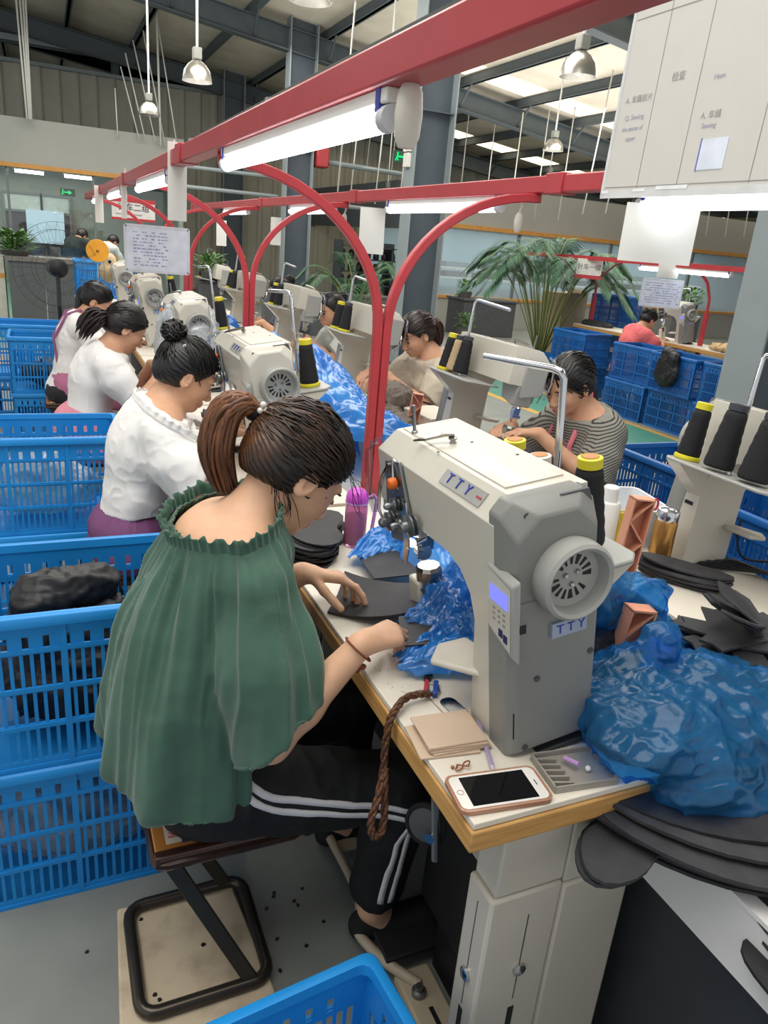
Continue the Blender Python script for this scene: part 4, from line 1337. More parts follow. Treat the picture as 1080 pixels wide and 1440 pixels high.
def hair(t, c, f, l, u, style, col, tip=None, s=1.0, h=.005, seed=1, tie=None, tail=None, tail_r=.04, n_str=150, n_tail=110, slen=None, bangs=False, tie_col=None):
    """hair cap with combed locks to the tie, then tail or bun"""
    rg = np.random.default_rng(seed)
    R = np.stack([f, l, u], 1)
    H = lambda a, b, d: c + (f * a + l * b + u * d) * s
    pr = [ell_(H(-.012, 0, .02), np.array((.1, .083, .095)) * s, R), ell_(H(-.045, 0, -.02), np.array((.06, .07, .06)) * s, R, .03)]
    nn = f * .766 - u * .643
    pr.append(cut_(nn, nn @ c + .026 * s))
    pr.append(cut_(-u + f * .25, (-u + f * .25) @ c + .052 * s))
    for sd in (1, -1):
        pr.append(ell_(H(.004, .086 * sd, -.026), np.array((.026, .03, .034)) * s, R, .006, True))
    V, Q = blob(pr, h * .8, 2)
    base, tipc = np.array(lin(col)), np.array(lin(tip or col))
    tie = np.array(tie) if tie is not None else H(-.105, 0, .02)
    D = V - tie
    dist = np.linalg.norm(D, axis=1)
    N = normals(V, Q)
    X = np.cross(unit(u), D / np.maximum(dist, 1e-6)[:, None])
    ang = np.arctan2(D @ l, D @ u)
    V = V + N * ((.0012 * np.sin(ang * 60 + 5 * vnoise(V, 40, 2)) * np.clip(dist / .05, 0, 1)))[:, None]
    w = np.clip(1 - dist / .13, 0, 1)[:, None] ** .8 * (.3 + .7 * vnoise(V, 60, 5)[:, None])
    g = np.array(lin(tie_col)) if tie_col else tipc  # colour the hair blends to near the tie
    cap_col = base * (1 - w) + g * w
    hr = surf('hair', V, Q, HAIRM, t, col=cap_col)
    # combed locks over the cap
    paths, cc = [], []
    for i in range(n_str):
        e = rg.uniform(0, 1)
        for _k in range(40):                      # a root anywhere on the haired part, more of them along the hairline
            st = unit(rg.standard_normal(3))
            q = np.array((st @ f, st @ l, st @ u))
            rr = 1 / np.sqrt((q[0] / .102) ** 2 + (q[1] / .085) ** 2 + (q[2] / .097) ** 2)
            p_ = np.array((-.012, 0, .02)) + q * rr
            d1, d2 = .766 * p_[0] - .643 * p_[2], -p_[2] + .25 * p_[0]
            ear = ((p_[0] - .004) / .03) ** 2 + ((p_[2] + .026) / .038) ** 2 < 1
            if d1 < .026 and d2 < .052 and not ear and (i % 3 == 0 or d1 > .008 or d2 > .036):
                break
        en = unit(tie - H(-.012, 0, .02))
        pth = []
        for j in range(9):
            q = j / 8
            v = unit(st * (1 - q) + en * q * 1.0)
            loc = np.array((v @ f, v @ l, v @ u))
            rr = 1 / np.sqrt((loc[0] / .102) ** 2 + (loc[1] / .085) ** 2 + (loc[2] / .097) ** 2)
            pth.append(H(-.012, 0, .02) + v * rr * s * (1.0 + .012 * e) + (.002 * rg.standard_normal(3)))
        pth[-1] = tie + rg.standard_normal(3) * .006
        paths.append(pth)
        mixv = rg.uniform(.55, 1.3)
        cc.append([(base * (1 - q * .75) + g * q * .75) * mixv for q in np.linspace(0, 1, 9) ** 2.2])
    if n_str:
        strands('combed_locks', paths, .0024 * s, cc, hr)
    if tail is not None:
        paths, cc = [], []
        ctrl = [np.array(p, float) for p in tail]
        for i in range(n_tail):
            o1 = rg.standard_normal(3)
            o1 /= np.linalg.norm(o1)
            rr = rg.uniform(0, 1) ** .5
            L = rg.uniform(.8, 1.0)
            pth = []
            for k, p in enumerate(bez(ctrl, 14)):
                q = k / 13
                sp = tail_r * (0.25 + .75 * math.sin(min(1, q * 1.6) * PI / 2)) * (1 - .35 * q ** 3)
                pth.append(p + o1 * rr * sp)
            cutn = max(6, int(14 * L))
            pth = pth[:cutn] if slen is None else pth
            paths.append(bez(pth, 14))
            mixv = rg.uniform(.6, 1.35)
            cc.append([(g * (1 - q) + tipc * q) * mixv for q in np.linspace(0, 1, 14)])
        strands('ponytail' if style != 'bun' else 'bun', paths, .0052 * s, cc, hr, n=5)
    if style == 'bun' and tail is None:
        paths, cc = [], []
        ctr = tie + (-f * .018 + u * .012) * s
        for i in range(90):
            a0 = rg.uniform(0, 2 * PI)
            tilt = unit(rg.standard_normal(3) * .5 + (tie - c) / np.linalg.norm(tie - c))
            e1 = unit(np.cross(tilt, (.3, .5, .8)))
            e2 = np.cross(tilt, e1)
            rr = rg.uniform(.018, .04) * s
            pth = [ctr + (e1 * math.cos(a0 + q * 4.2) + e2 * math.sin(a0 + q * 4.2)) * rr + tilt * rg.uniform(-.02, .02) * s for q in np.linspace(0, 1, 10)]
            paths.append(pth)
            m_ = rg.uniform(.6, 1.3)
            cc.append([tipc * m_] * 10)
        strands('bun', paths, .005 * s, cc, hr, n=5)
    if bangs:
        paths, cc = [], []
        for i in range(70):
            b = rg.uniform(-.06, .06)
            p0 = H(.05 + .02 * rg.random(), b * .6, .098)
            p1 = H(.09, b, .055)
            p2 = H(.1 - abs(b) * .35, b * 1.15, .012 + rg.uniform(-.012, .01))
            paths.append(bez([p0, p1, p2], 8))
            m_ = rg.uniform(.7, 1.3)
            cc.append([tipc * m_] * 8)
        strands('fringe', paths, .0026 * s, cc, hr)
    return hr

def limb_sleeve(sh, el, wr, r0, r1, part):
    """prims for a sleeve covering the upper arm and PART of the forearm"""
    P = [cap_(sh, el, r0, r1, .03)]
    if part > 0:
        P.append(cap_(el, el + (wr - el) * part, r1, r1, .03))
    return P

def torso_prims(J, g=0.0, kx=1.0):
    F, L, pel, ch, ub = J['F'], J['L'], J['pelvis'], J['chest'], J['upper']
    Z = np.array((0, 0, 1.0))
    sp = unit(ch - pel)
    R = np.stack([unit(np.cross(L, sp)), L, sp], 1)
    P = [ell_(pel, (.125 + g, .165 + g, .115 + g), np.stack([F, L, Z], 1), .05),
         ell_((pel + ch) / 2, (.098 + g, .135 + g, .16), R, .06),
         ell_(ch, (.105 + g, .15 + g, .15), R, .05),
         cap_(ub + L * .1, ub - L * .1, .062 + g, .062 + g, .05)]
    bust = ch + R[:, 0] * .075
    P += [ell_(bust + L * .06, (.05 + g, .055 + g, .055 + g), None, .03), ell_(bust - L * .06, (.05 + g, .055 + g, .055 + g), None, .03)]
    return P

def body(t, J, h, skin, s=1.0, hands=None):
    F, L = J['F'], J['L']
    c, f, l, u = J['head'], *J['hf']
    P = torso_prims(J)
    nb = J['neck']
    P += [ell_(J['upper'] + F * J.get('hump', (.015, .088))[0], (J.get('hump', (.015, .088))[1], .125, .085), None, .05), cap_(nb, c - (f * .022 + u * .055) * s, .05, .045, .025)]
    for sd, k in ((1, 'l'), (-1, 'r')):
        sh, el, wr = J['sh' + k], J['el' + k], J['wr' + k]
        P += [cap_(nb - (f * .0), sh * .8 + nb * .2, .04, .04, .05), cap_(sh, el, .046, .037, .03), cap_(el, el + (wr - el) * .35, .038, .036, .02), cap_(el + (wr - el) * .35, wr, .036, .0235, .02)]
        hip, kn, an = J['hip' + k], J['kn' + k], J['an' + k]
        P += [cap_(hip, kn, .078, .052, .04), cap_(kn, kn + (an - kn) * .35, .053, .05, .03), cap_(kn + (an - kn) * .35, an, .05, .032, .03)]
        toe = J['toe' + k]
        P += [cap_(an, an + (toe - an) * .15 - np.array((0, 0, .035)), .033, .03, .02), cap_(an + (toe - an) * .15 - np.array((0, 0, .035)), toe, .03, .02, .02)]
    P += head_prims(c, f, l, u, s)
    for hp in (hands or []):
        P += hp
    V, Q = blob(P, h, 1)
    return surf('body', V, Q, SKIN, t, col=skin_col(V, c, f, l, u, skin, s))

def face_bits(t, J, s=1.0, brow='2a211d'):
    c, f, l, u = J['head'], *J['hf']
    H = lambda a, b, d: c + (f * a + l * b + u * d) * s
    R = Matrix(np.stack([f, l, u], 1).tolist())
    for sd in (1, -1):
        obj('eye', MB().ell(H(.0858, .031 * sd, -.0135), (.0045 * s, .0115 * s, .004 * s), 10, 6, R), EYE, t, world=True, smooth=180)
        lash = [H(.0885 - .006 * abs(q) ** 2, (.031 + .0135 * q) * sd, -.0085 - .003 * q * q) for q in (-1, -.5, 0, .5, 1)]
        obj('eyelash', MB().tube(lash, [.0008, .0014, .0016, .0014, .0008], 5), EYE, t, world=True, smooth=180)
        br = [H(.091 - .012 * max(0, q) ** 2, (.031 + .02 * q) * sd, .0085 - .004 * q * q) for q in (-1, -.5, 0, .5, 1)]
        obj('eyebrow', MB().tube(br, [.0015, .0028, .0028, .0022, .001], 6), mat('eyebrow_' + brow, brow, .7), t, world=True, smooth=180)

def rig(base, yaw, pel_z=.5, chest=(.03, 0, .36), upper=(.07, 0, .50), neck=(.10, 0, .545), head=(.2, 0, .65), hp=(40, 0), shw=.155, el=None, wr=None, kn=None, an=None):
    """joints of a seated figure; offsets are forward, left, up from the pelvis"""
    a = math.radians(yaw)
    F = np.array((math.cos(a), math.sin(a), 0))
    L = np.array((-math.sin(a), math.cos(a), 0))
    B = np.array((base[0], base[1], pel_z))
    W_ = lambda p: B + F * p[0] + L * p[1] + np.array((0, 0, p[2]))
    J = dict(F=F, L=L, W=W_, pelvis=B, chest=W_(chest), upper=W_(upper), neck=W_(neck), head=W_(head), hf=head_frame(hp[0], hp[1], F))
    for k, sd in (('l', 1), ('r', -1)):
        J['sh' + k] = W_((upper[0] + .015, shw * sd, upper[2] - .01))
        J['hip' + k] = W_((.03, .085 * sd, -.01))
        J['kn' + k] = W_(((kn or {}).get(k)) or (.43, .1 * sd, -.03))
        J['an' + k] = W_(((an or {}).get(k)) or (.38, .1 * sd, -.41))
        J['toe' + k] = J['an' + k] + F * .17 + np.array((0, 0, -.055))
        J['wr' + k] = W_(wr[k])
        if el and k in el:
            J['el' + k] = W_(el[k])
        else:                                                   # two-bone bend, elbow out and down
            sh, w_ = J['sh' + k], J['wr' + k]
            d = w_ - sh
            D = np.linalg.norm(d)
            A_, B_ = .27, .235
            D = min(D, (A_ + B_) * .995)
            x = (A_ * A_ - B_ * B_ + D * D) / (2 * D)
            y = math.sqrt(max(A_ * A_ - x * x, 0))
            e = unit(d)
            pole = np.array((0, 0, -1.0)) + L * sd * .55 - F * .3
            pole = unit(pole - e * (pole @ e))
            J['el' + k] = sh + e * x + pole * y
    return J

def garment(name, prims, h, m, t, disp=None, col=None, it=2, label=None):
    V, Q = blob(prims, h, it)
    if disp is not None:
        V = V + normals(V, Q) * disp(V)[:, None]
    return surf(name, V, Q, m, t, label=label), V, Q

def layered(torso, sleeves, h, k=.05):
    """torso and cut sleeves on one grid; sleeves: (joints, side, r0, r1, forearm part, how far the hem leans to the forearm)"""
    groups = [torso]
    for J, sd, r0, r1, part, mixd in sleeves:
        sh, el, wr = J['sh' + sd], J['el' + sd], J['wr' + sd]
        end = el + (wr - el) * part if part >= 0 else el + (sh - el) * -part
        a, b = unit(el - sh), unit(wr - el)
        n = unit(a * (1 - mixd) + b * mixd)
        mid = sh * .5 + end * .5
        g = [cap_(sh - np.array((0, 0, .008)), mid, r0, (r0 + r1) / 2 + .008, .04), cap_(mid, end + n * .04, (r0 + r1) / 2 + .008, r1, .04)]
        g.append(cut_(n, n @ end))
        groups.append(g)
    lo, hi = np.full(3, 1e9), np.full(3, -1e9)
    for g in groups:
        for p in g:
            if p[0] == 'x':
                continue
            r = max(p[3], p[4]) if p[0] == 'c' else p[2].max()
            for q in ((p[1], p[2]) if p[0] == 'c' else (p[1],)):
                lo, hi = np.minimum(lo, q - r), np.maximum(hi, q + r)
    bd = (lo - 5 * h, hi + 5 * h)
    A, l0, _ = sdf(groups[0], h, bd)
    for g in groups[1:]:
        B, _, _ = sdf(g, h, bd)
        hh = np.maximum(k - np.abs(A - B), 0) / k
        A = np.minimum(A, B) - hh * hh * k * .25
    ax = [l0[i] + h * np.arange(A.shape[i]) for i in range(3)]
    return A, l0, h, np.meshgrid(*ax, indexing='ij', sparse=True)

def folds(seed, amp=.008, sc=9, zs=.45):
    """long soft folds, mostly running down"""
    def f(V):
        P = V * np.array((1, 1, zs))
        q = V + .03 * (vnoise(V, 9, seed + 5)[:, None] - .5)
        return np.maximum(-.45 * amp, amp * ((vnoise(P, sc * .8, seed) - .5) * 2.2 + (ridge(q * (1, 1, .5), sc * 1.5, seed + 3) ** 2 - .4) * .9 + (ridge(q * (.8, 1, .9), sc * 3, seed + 8) ** 2 - .4) * .35))
    return f

def trousers(t, J, m, h=.007, seed=3, name='trousers', g=.014, hem=.86, skirt=False):
    P = [ell_(J['pelvis'] - np.array((0, 0, .01)), (.135 + g, .172 + g, .11), np.stack([J['F'], J['L'], np.array((0, 0, 1.0))], 1), .04)]
    for k in 'lr':
        hip, kn, an = J['hip' + k], J['kn' + k], J['an' + k]
        e = kn + (an - kn) * hem
        P += [cap_(hip, kn, .082 + g, .06 + g, .04), cap_(kn, e, .06 + g, .05 + g * .8, .03)]
    for k in 'lr':
        pass
    return garment(name, P, h, m, t, folds(seed, .006, 14, 1.0))

def shoes(t, J, m, h=.006):
    for k in 'lr':
        an, toe = J['an' + k], J['toe' + k]
        hl = an + (toe - an) * .0 - np.array((0, 0, .05)) - J['F'] * .02
        P = [cap_(hl, toe + np.array((0, 0, .002)), .036, .03, .02), cap_(hl + (toe - hl) * .4, toe, .036, .036, .02)]
        V, Q = blob(P, h, 1)
        surf('shoe', V, Q, m, t)

# ================================================================ the woman in the green blouse (largest figure)
hero = thing('person', 'woman in a loose green ruffled blouse and striped black trousers bent over the near machine', 'person', (.215, 1.30, 0))
Jh = rig((.215, 1.31), 0, .50, chest=(.045, 0, .36), upper=(.075, 0, .475), neck=(.115, .0, .53), head=(.212, .015, .637), hp=(42, 8), shw=.150,
         el={'r': (.108, -.215, .183), 'l': (.11, .215, .2)}, wr={'r': (.28, -.21, .358), 'l': (.262, .10, .362)},
         kn={'r': (.435, -.135, -.075), 'l': (.42, .15, -.03)}, an={'r': (.395, -.135, -.405), 'l': (.41, .16, -.40)})
Jh['pelvis'] = Jh['pelvis'] + np.array((.05, 0, 0))
Jh['hump'] = (-.016, .09)
Jh['toer'] = Jh['anr'] + np.array((.15, -.03, -.05))
hands = [hand(Jh['wrr'], (.9, .28, -.02), (.1, .25, -1), -1 if False else 1, ((.55, .9, .6), (.6, .95, .6), (.65, 1.0, .6), (.7, 1.0, .6)), .02, (.35, .5), .96),
         hand(Jh['wrl'], (.85, -.22, -.10), (.1, -.3, -1), -1, ((.35, .45, .3), (.55, .7, .35), (.5, .75, .4), (.5, .7, .4)), .1, (.65, .75), .96)]
body(hero, Jh, .0036, 'e3b797', 1.06, hands)
face_bits(hero, Jh, 1.06)
c, f, l, u = Jh['head'], *Jh['hf']
tie = np.array((.352, 1.352, 1.232))
hr = hair(hero, c, f, l, u, 'pony', '17120f', '5a3826', 1.06, .004, 3, tie=tie,
          tail=[tie, tie + (-.028, 0, .022), tie + (-.062, .0, .004), tie + (-.078, -.004, -.055), tie + (-.07, -.008, -.11), tie + (-.052, -.01, -.16)], tail_r=.034, n_str=480, n_tail=420, tie_col='98633a')
band = obj('hair_band', MB().lathe([(.016, -.006), (.02, -.003), (.02, .004), (.016, .007)], 16, tie + (-.006, 0, .006), axis((-.7, 0, .6)), cap=False), DARK, hero, world=True)
for k in range(3):
    obj('pearl', MB().ell(tie + (.004, -.022, .012 + .0) + np.array((.005 * k - .005, 0, .011 * (k % 2))), (.0062,) * 3, 10, 8), mat('pearl', 'e9e2d8', .2), band, world=True, smooth=180)
# loose wisps at the temple, nape and ear
rg = np.random.default_rng(9)
wis = []
for i in range(24):
    a = np.array(c + f * (.088 + .006 * rg.random()) - l * (.02 + .02 * rg.random()) + u * (.045 + .01 * rg.random())) if i < 6 else np.array(c - f * (.02 + .05 * rg.random()) - l * (.03 + .045 * rg.random()) - u * .05)
    b = a + np.array((.028 if i < 6 else .03 * rg.random(), -.01 * rg.random(), -.05 - .05 * rg.random()))
    wis.append(bez([a, (a + b) / 2 + rg.standard_normal(3) * .008, b], 8))
tag(strands('loose_wisps', wis, .0008, [np.array(lin('241a14'))] * 26, hr, n=3), kind='stuff')

# blouse
GRN = mat('green_crepe', '3f6554', .75, var=.07, scale=7, bump=.18, bscale=420, sheen=.25, col2='345647')
zc, NX, NY = 1.05, .295, 1.312
torso = [ell_((.28, 1.312, .93), (.118, .166, .16), None, .05), ell_((.225, 1.305, .74), (.15, .185, .22), None, .07), ell_((.212, 1.30, .50), (.172, .198, .3), None, .07),
      ell_((.302, 1.312, 1.0), (.088, .138, .10), None, .05)]
for k in 'rl':
    sh = Jh['sh' + k]
    torso.append(cap_(sh + (0, 0, .004), sh * .45 + Jh['neck'] * .55 + (0, 0, -.012), .058, .054, .04))
A, lo, hh, grid = layered(torso, [(Jh, k, .064, .092, -.02, .36) for k in 'rl'], .0042, .010)
X, Y, Z = grid
A = np.maximum(A, -.17 * X + Z - (-.17 * NX + zc))
hemz = .498 + .012 * np.sin(23 * Y + 9 * X) + np.clip(X - .27, 0, 1) * .35 + np.clip(.17 - X, 0, 1) * .75
A = np.maximum(A, (hemz - Z)).astype(np.float32)
V, Q = nets(A, lo, hh)
V = smooth_v(V, Q, 3)
N = normals(V, Q)
th = np.arctan2(V[:, 1] - NY, V[:, 0] - NX)
down = np.clip(zc - V[:, 2], 0, 1)
wob = vnoise(V, 9, 1)
pleat = np.sin(th * 40 + 7 * wob + 16 * vnoise(V, 4.5, 8)) * .0036 * np.exp(-down / (.05 + .12 * vnoise(np.stack([th * 3, th * 0, th * 0], 1), 2, 5))) * np.clip(1 - np.abs(N[:, 2]) * .5, .3, 1)
pq = np.stack([th * 1.0, down * .75 + .1 * vnoise(V, 6, 3), V[:, 1] * .3], 1)
drape = (vnoise(pq, 4.5, 2) - .5) * .06 * np.clip(down / .35, 0, 1) + (vnoise(pq * (1, .6, 1), 9.5, 6) - .5) * .026 * np.clip(down / .1, 0, 1)
pf = np.stack([th * 2.0 + .15 * vnoise(V, 8, 12), down * .5, V[:, 1] * .2], 1)
drape = drape + (ridge(pf, 5.5, 14) ** 2 - .4) * .011 * np.clip(down / .06, 0, 1) * np.clip(1.1 - down / .5, .35, 1)
fine_ = (ridge(V * (1, 1, .7), 11, 4) - .6) * .008 * np.clip(down / .1, 0, 1) + (vnoise(V, 38, 4) - .5) * .0025
V = V + N * (pleat + drape + fine_)[:, None]
V = smooth_v(V, Q, 1)
Q = Q[~((V[Q].mean(1) @ unit((-.17, 0, 1)) > (cenp := unit((-.17, 0, 1)) @ np.array((NX, NY, zc))) - .004) & (normals(V, Q)[Q].mean(1)[:, 2] > .8))]
blouse = surf('blouse', V, Q, GRN, hero)
blouse.modifiers.new('thickness', 'SOLIDIFY').thickness = .003
def edge_ring(V, cen, nrm, thick, n=260):
    """outline of the cloth just under a cut plane"""
    nrm = unit(nrm)
    e1 = unit(np.cross(nrm, (.2, .9, .1)))
    e2 = np.cross(nrm, e1)
    D = V - cen
    sel = np.abs(D @ nrm) < thick
    D = D[sel]
    an = np.arctan2(D @ e2, D @ e1)
    rr = np.sqrt((D @ e1) ** 2 + (D @ e2) ** 2)
    out = []
    for i in range(n):
        a = -PI + 2 * PI * i / n
        df = np.abs((an - a + PI) % (2 * PI) - PI)
        w = df < .07
        out.append(rr[w].max() if w.any() else np.nan)
    out = np.array(out)
    ok = ~np.isnan(out)
    out = np.interp(np.arange(n), np.arange(n)[ok], out[ok])
    ker = np.ones(9) / 9
    out = np.convolve(np.concatenate([out[-4:], out, out[:4]]), ker, 'valid')
    return out, e1, e2, nrm
def ruffle(name, V, cen, nrm, m, t, hgt=.016, wave=70, amp=.005, thick=.02, inset=-.002, n=520):
    rr, e1, e2, nn = edge_ring(V, np.array(cen, float), nrm, thick)
    b = MB()
    R0, R1, R2 = [], [], []
    for i in range(n):
        a = -PI + 2 * PI * i / n
        r = np.interp(i / n * len(rr), np.arange(len(rr) + 1), np.append(rr, rr[0])) + inset
        w = math.sin(a * wave + 2 * math.sin(a * 7)) 
        dr = e1 * math.cos(a) + e2 * math.sin(a)
        R0.append(cen + dr * (r + .001 * w) - nn * .010)
        R1.append(cen + dr * (r + amp * .5 * w) + nn * hgt * .45)
        R2.append(cen + dr * (r + amp * w + .002) + nn * (hgt * (.9 + .25 * math.sin(a * 31))))
    rin = [[p - unit(p - cen) * .002 for p in q] for q in (R2, R1, R0)]
    b.loft([R0, R1, R2] + rin, cap=False)
    return obj(name, b, m, t, world=True, smooth=180)
cen = np.array((NX, NY, zc))
ruffle('neck_ruffle', V, cen, (-.17, 0, 1), GRN, hero, .018, 62, .005)

# trousers with two white side stripes
BLKC = mat('black_jersey', '0c0f12', .7, var=.1, scale=8, bump=.15, bscale=300)
pants, PV, PQ = trousers(hero, Jh, BLKC, .006, 5, hem=.80)
from mathutils.bvhtree import BVHTree
bvh = BVHTree.FromPolygons([tuple(v) for v in PV], [tuple(q) for q in PQ])
def stripe_path(dz):
    P = []
    hip, kn, an = Jh['hipr'], Jh['knr'], Jh['anr']
    a0 = hip + (-.01, 0, .055)
    for i in range(24):
        q = i / 23
        base = a0 * (1 - q) + (kn + (.0, 0, .0)) * q
        P.append((base, np.array((0, 0, .012 + .09 * max(0, 1 - q / .3) ** 2 + dz))))
    e = kn + (an - kn) * .78
    for i in range(1, 22):
        q = i / 21
        base = kn * (1 - q) + e * q
        s_ = min(1, q * 3)
        off = np.array((0, 0, 1.0)) * dz * (1 - s_) + np.array((1.0, 0, 0)) * (dz) * s_
        P.append((base, off + np.array((.01 * s_, 0, .012 * (1 - s_)))))
    return [b + o for b, o in P]
WST = mat('white_stripe', 'd9d9da', .7)
for dz in (-.008, -.031):
    ce = stripe_path(dz)
    T_ = np.gradient(np.array(ce), axis=0)
    strip = MB()
    L_, R_ = [], []
    for p, tt in zip(ce, T_):
        tt = unit(tt)
        sd = unit(np.cross(tt, (0, 1, 0)))
        row = []
        for s_ in (-.006, .006):
            q = p + sd * s_
            hit = bvh.ray_cast(Vector((q[0], q[1] - .3, q[2])), Vector((0, 1, 0)))
            y = hit[0].y if hit[0] is not None and hit[0].y < q[1] + .05 else q[1] - .05
            row.append(np.array((q[0], y, q[2])))
        L_.append(row[0])
        R_.append(row[1])
    o_ = np.array((0, -.0022, 0))
    i_ = np.array((0, .003, 0))
    strip.loft([[a + i_, a + o_, b + o_, b + i_] for a, b in zip(L_, R_)])
    obj('side_stripe', strip, WST, hero, world=True, smooth=180)
shoes(hero, Jh, mat('black_canvas', '141416', .8, bump=.1), .005)
wr = Jh['wrr']
dd = unit(Jh['wrr'] - Jh['elr'])
obj('bracelet', MB().tube([wr - dd * .012 + (np.array(Vector(axis(dd).col[0])) * math.cos(a) + np.array(Vector(axis(dd).col[1])) * math.sin(a)) * .0305 - np.array((0, 0, .003)) for a in np.linspace(0, 2 * PI, 25)[:-1]], .0022, 6, closed=True), mat('red_cord', '7b3b22', .6), hero, world=True, smooth=180)
obj('bracelet_knot', MB().ell(wr - dd * .012 + (.006, -.012, -.034), (.008, .006, .006)).ell(wr - dd * .012 + (-.004, -.014, -.038), (.006, .005, .006)), mat('red_cord', ''), hero, world=True, smooth=180)
# ================================================================ the other workers
WCOT = mat('white_cotton', 'eceae6', .8, var=.015, scale=8, bump=.12, bscale=260)
PURP = mat('purple_cotton', '74456f', .8, var=.07, scale=8, bump=.12, bscale=260)
PINK = mat('pink_apron', 'd98c9a', .75, var=.05, scale=8, bump=.1, bscale=260)
PINK2 = mat('pale_pink_apron', 'e3b6bd', .75, var=.05, scale=8)
DPANT = mat('dark_trousers', '23252b', .8, var=.1)
def top(t, J, m, h, seed, g=.02, sleeve=-.25, r=(.062, .066), hem=-.06, name='top', amp=.007, neckz=.0, mixd=.3, flare=0.0):
    P = torso_prims(J, g) + [ell_(J['upper'] + J['F'] * .015, (.104, .142, .102), None, .04)]
    for k in 'lr':
        P.append(cap_(J['sh' + k], J['sh' + k] * .5 + J['neck'] * .5 - np.array((0, 0, .012)), .052 + g * .6, .05 + g * .6, .03))
    F = J['F']
    if flare:
        P.append(ell_(J['pelvis'] + np.array((0, 0, .12)) - F * .01, (.14 + flare, .185 + flare, .2), np.stack([F, J['L'], np.array((0, 0, 1.0))], 1), .05))
    A, lo, hh, (X, Y, Z) = layered(P, [(J, k, r[0], r[1], sleeve, mixd) for k in 'lr'], h)
    n = unit(F * .55 + np.array((0, 0, 1)))
    off = n @ J['neck'] + .004 + neckz
    A = np.maximum(A, n[0] * X + n[1] * Y + n[2] * Z - off)
    A = np.maximum(A, (J['pelvis'][2] + hem) - Z).astype(np.float32)
    V, Q = nets(A, lo, hh)
    V = smooth_v(V, Q, 2)
    V = V + normals(V, Q) * folds(seed, amp, 10, .5)(V)[:, None]
    surf(name, V, Q, m, t)
    return V, n, off

def worker(lab, base, yaw, J, h, skin, topm, pantm, hair_kw, top_kw, hands_d=None, s=1.0, cat='person', legs=True, shoe=True, group=None):
    t = thing('person', lab, cat, (base[0], base[1], 0), group=group)
    F, L = J['F'], J['L']
    hs = []
    dn = np.array((0, 0, -1.0))
    for k, sd in (('l', -1), ('r', 1)):
        d = hands_d[k] if hands_d and k in hands_d else F * .8 + dn * .25 - L * (.35 if k == 'l' else -.35)
        hs.append(hand(J['wr' + k], d, dn + F * .15, sd, ((.4, .6, .4),) * 4, .06, (.6, .55), .95))
    body(t, J, h, skin, s, hs)
    c, f, l, u = J['head'], *J['hf']
    if h < .0065:
        face_bits(t, J, s)
    hair(t, c, f, l, u, s=s, h=max(h, .005), **hair_kw)
    r = top(t, J, topm, h, **top_kw)
    trousers(t, J, pantm, max(h, .007), 4, hem=.9)
    shoes(t, J, mat('dark_shoe', '26262a', .7), max(h, .006))
    return t, r

# woman with a bun, white ruffled blouse, purple trousers
J = rig((.225, 2.60), 0, .49, chest=(.05, 0, .33), upper=(.09, 0, .43), neck=(.125, 0, .49), head=(.20, -.005, .60), hp=(30, 0), shw=.15,
        wr={'r': (.32, -.11, .42), 'l': (.33, .1, .42)}, el={'r': (.165, -.235, .235)})
c, f, l, u = J['head'], *J['hf']
tA, rA = worker('woman with a pearl pinned bun in a white ruffled blouse and purple trousers', (.235, 2.60), 0, J, .005, 'e0b090', WCOT, PURP,
       dict(style='bun', col='100e0f', tip='1c1816', tie=c - f * .085 + u * .085, n_str=160, seed=4), dict(seed=5, g=.014, sleeve=.04, r=(.066, .088), hem=.12, amp=.008, neckz=-.012, flare=.0, mixd=.4), s=1.03)
V, n, off = rA
cen = J['neck'] + n * (off - n @ J['neck']) - J['F'] * .03
ruffle('neck_ruffle', V, cen, n, WCOT, tA, .012, 46, .004, .02)
obj('pearl_pin', MB().ell(c - f * .06 + u * .075 - l * .055, (.008,) * 3, 12, 8), MATS['pearl'], tA, world=True, smooth=180)
garment('waist_gathers', [ell_(J['pelvis'] + (0, 0, .05), (.143, .188, .10), None, .02)], .006, PURP, tA, lambda V: .007 * (ridge(np.stack([np.arctan2(V[:, 1] - 2.6, V[:, 0] - .23) * 1.0, V[:, 2] * .3, V[:, 2] * 0], 1), 9, 3) - .5))
wrj = J['wrl']
dd = unit(J['wrl'] - J['ell'])
obj('bangle', MB().tube([J['wrr'] * .8 + J['elr'] * .2 + (np.array(Vector(axis(unit(J['wrr'] - J['elr'])).col[0])) * math.cos(a) + np.array(Vector(axis(unit(J['wrr'] - J['elr'])).col[1])) * math.sin(a)) * .034 for a in np.linspace(0, 2 * PI, 21)[:-1]], .0035, 6, closed=True), mat('jade', 'dfe3da', .2), tA, world=True, smooth=180)

# woman in the white tee with the pink wrap
J = rig((.14, 4.02), 0, .48, chest=(.055, 0, .32), upper=(.10, 0, .42), neck=(.14, 0, .475), head=(.22, 0, .585), hp=(35, 5), shw=.16,
        wr={'r': (.36, -.12, .36), 'l': (.35, .1, .38)}, el={'r': (.24, -.22, .22)})
c, f, l, u = J['head'], *J['hf']
tie = c - f * .095 - u * .015
tB, _ = worker('woman in a white tee and pink waist wrap with a fluffy low ponytail', (.16, 4.02), 0, J, .0055, 'd6a688', WCOT, mat('pink_wrap', 'cf7f8d', .75, var=.05), 
       dict(style='pony', col='151111', tip='2b1e1a', tie=tie, tail=[tie, tie + (-.05, -.01, -.0), tie + (-.09, -.02, -.03), tie + (-.13, -.03, -.10)], tail_r=.06, n_str=110, n_tail=260, seed=7),
       dict(seed=8, g=.010, sleeve=-.28, r=(.062, .076), hem=.15, amp=.009), s=1.03)
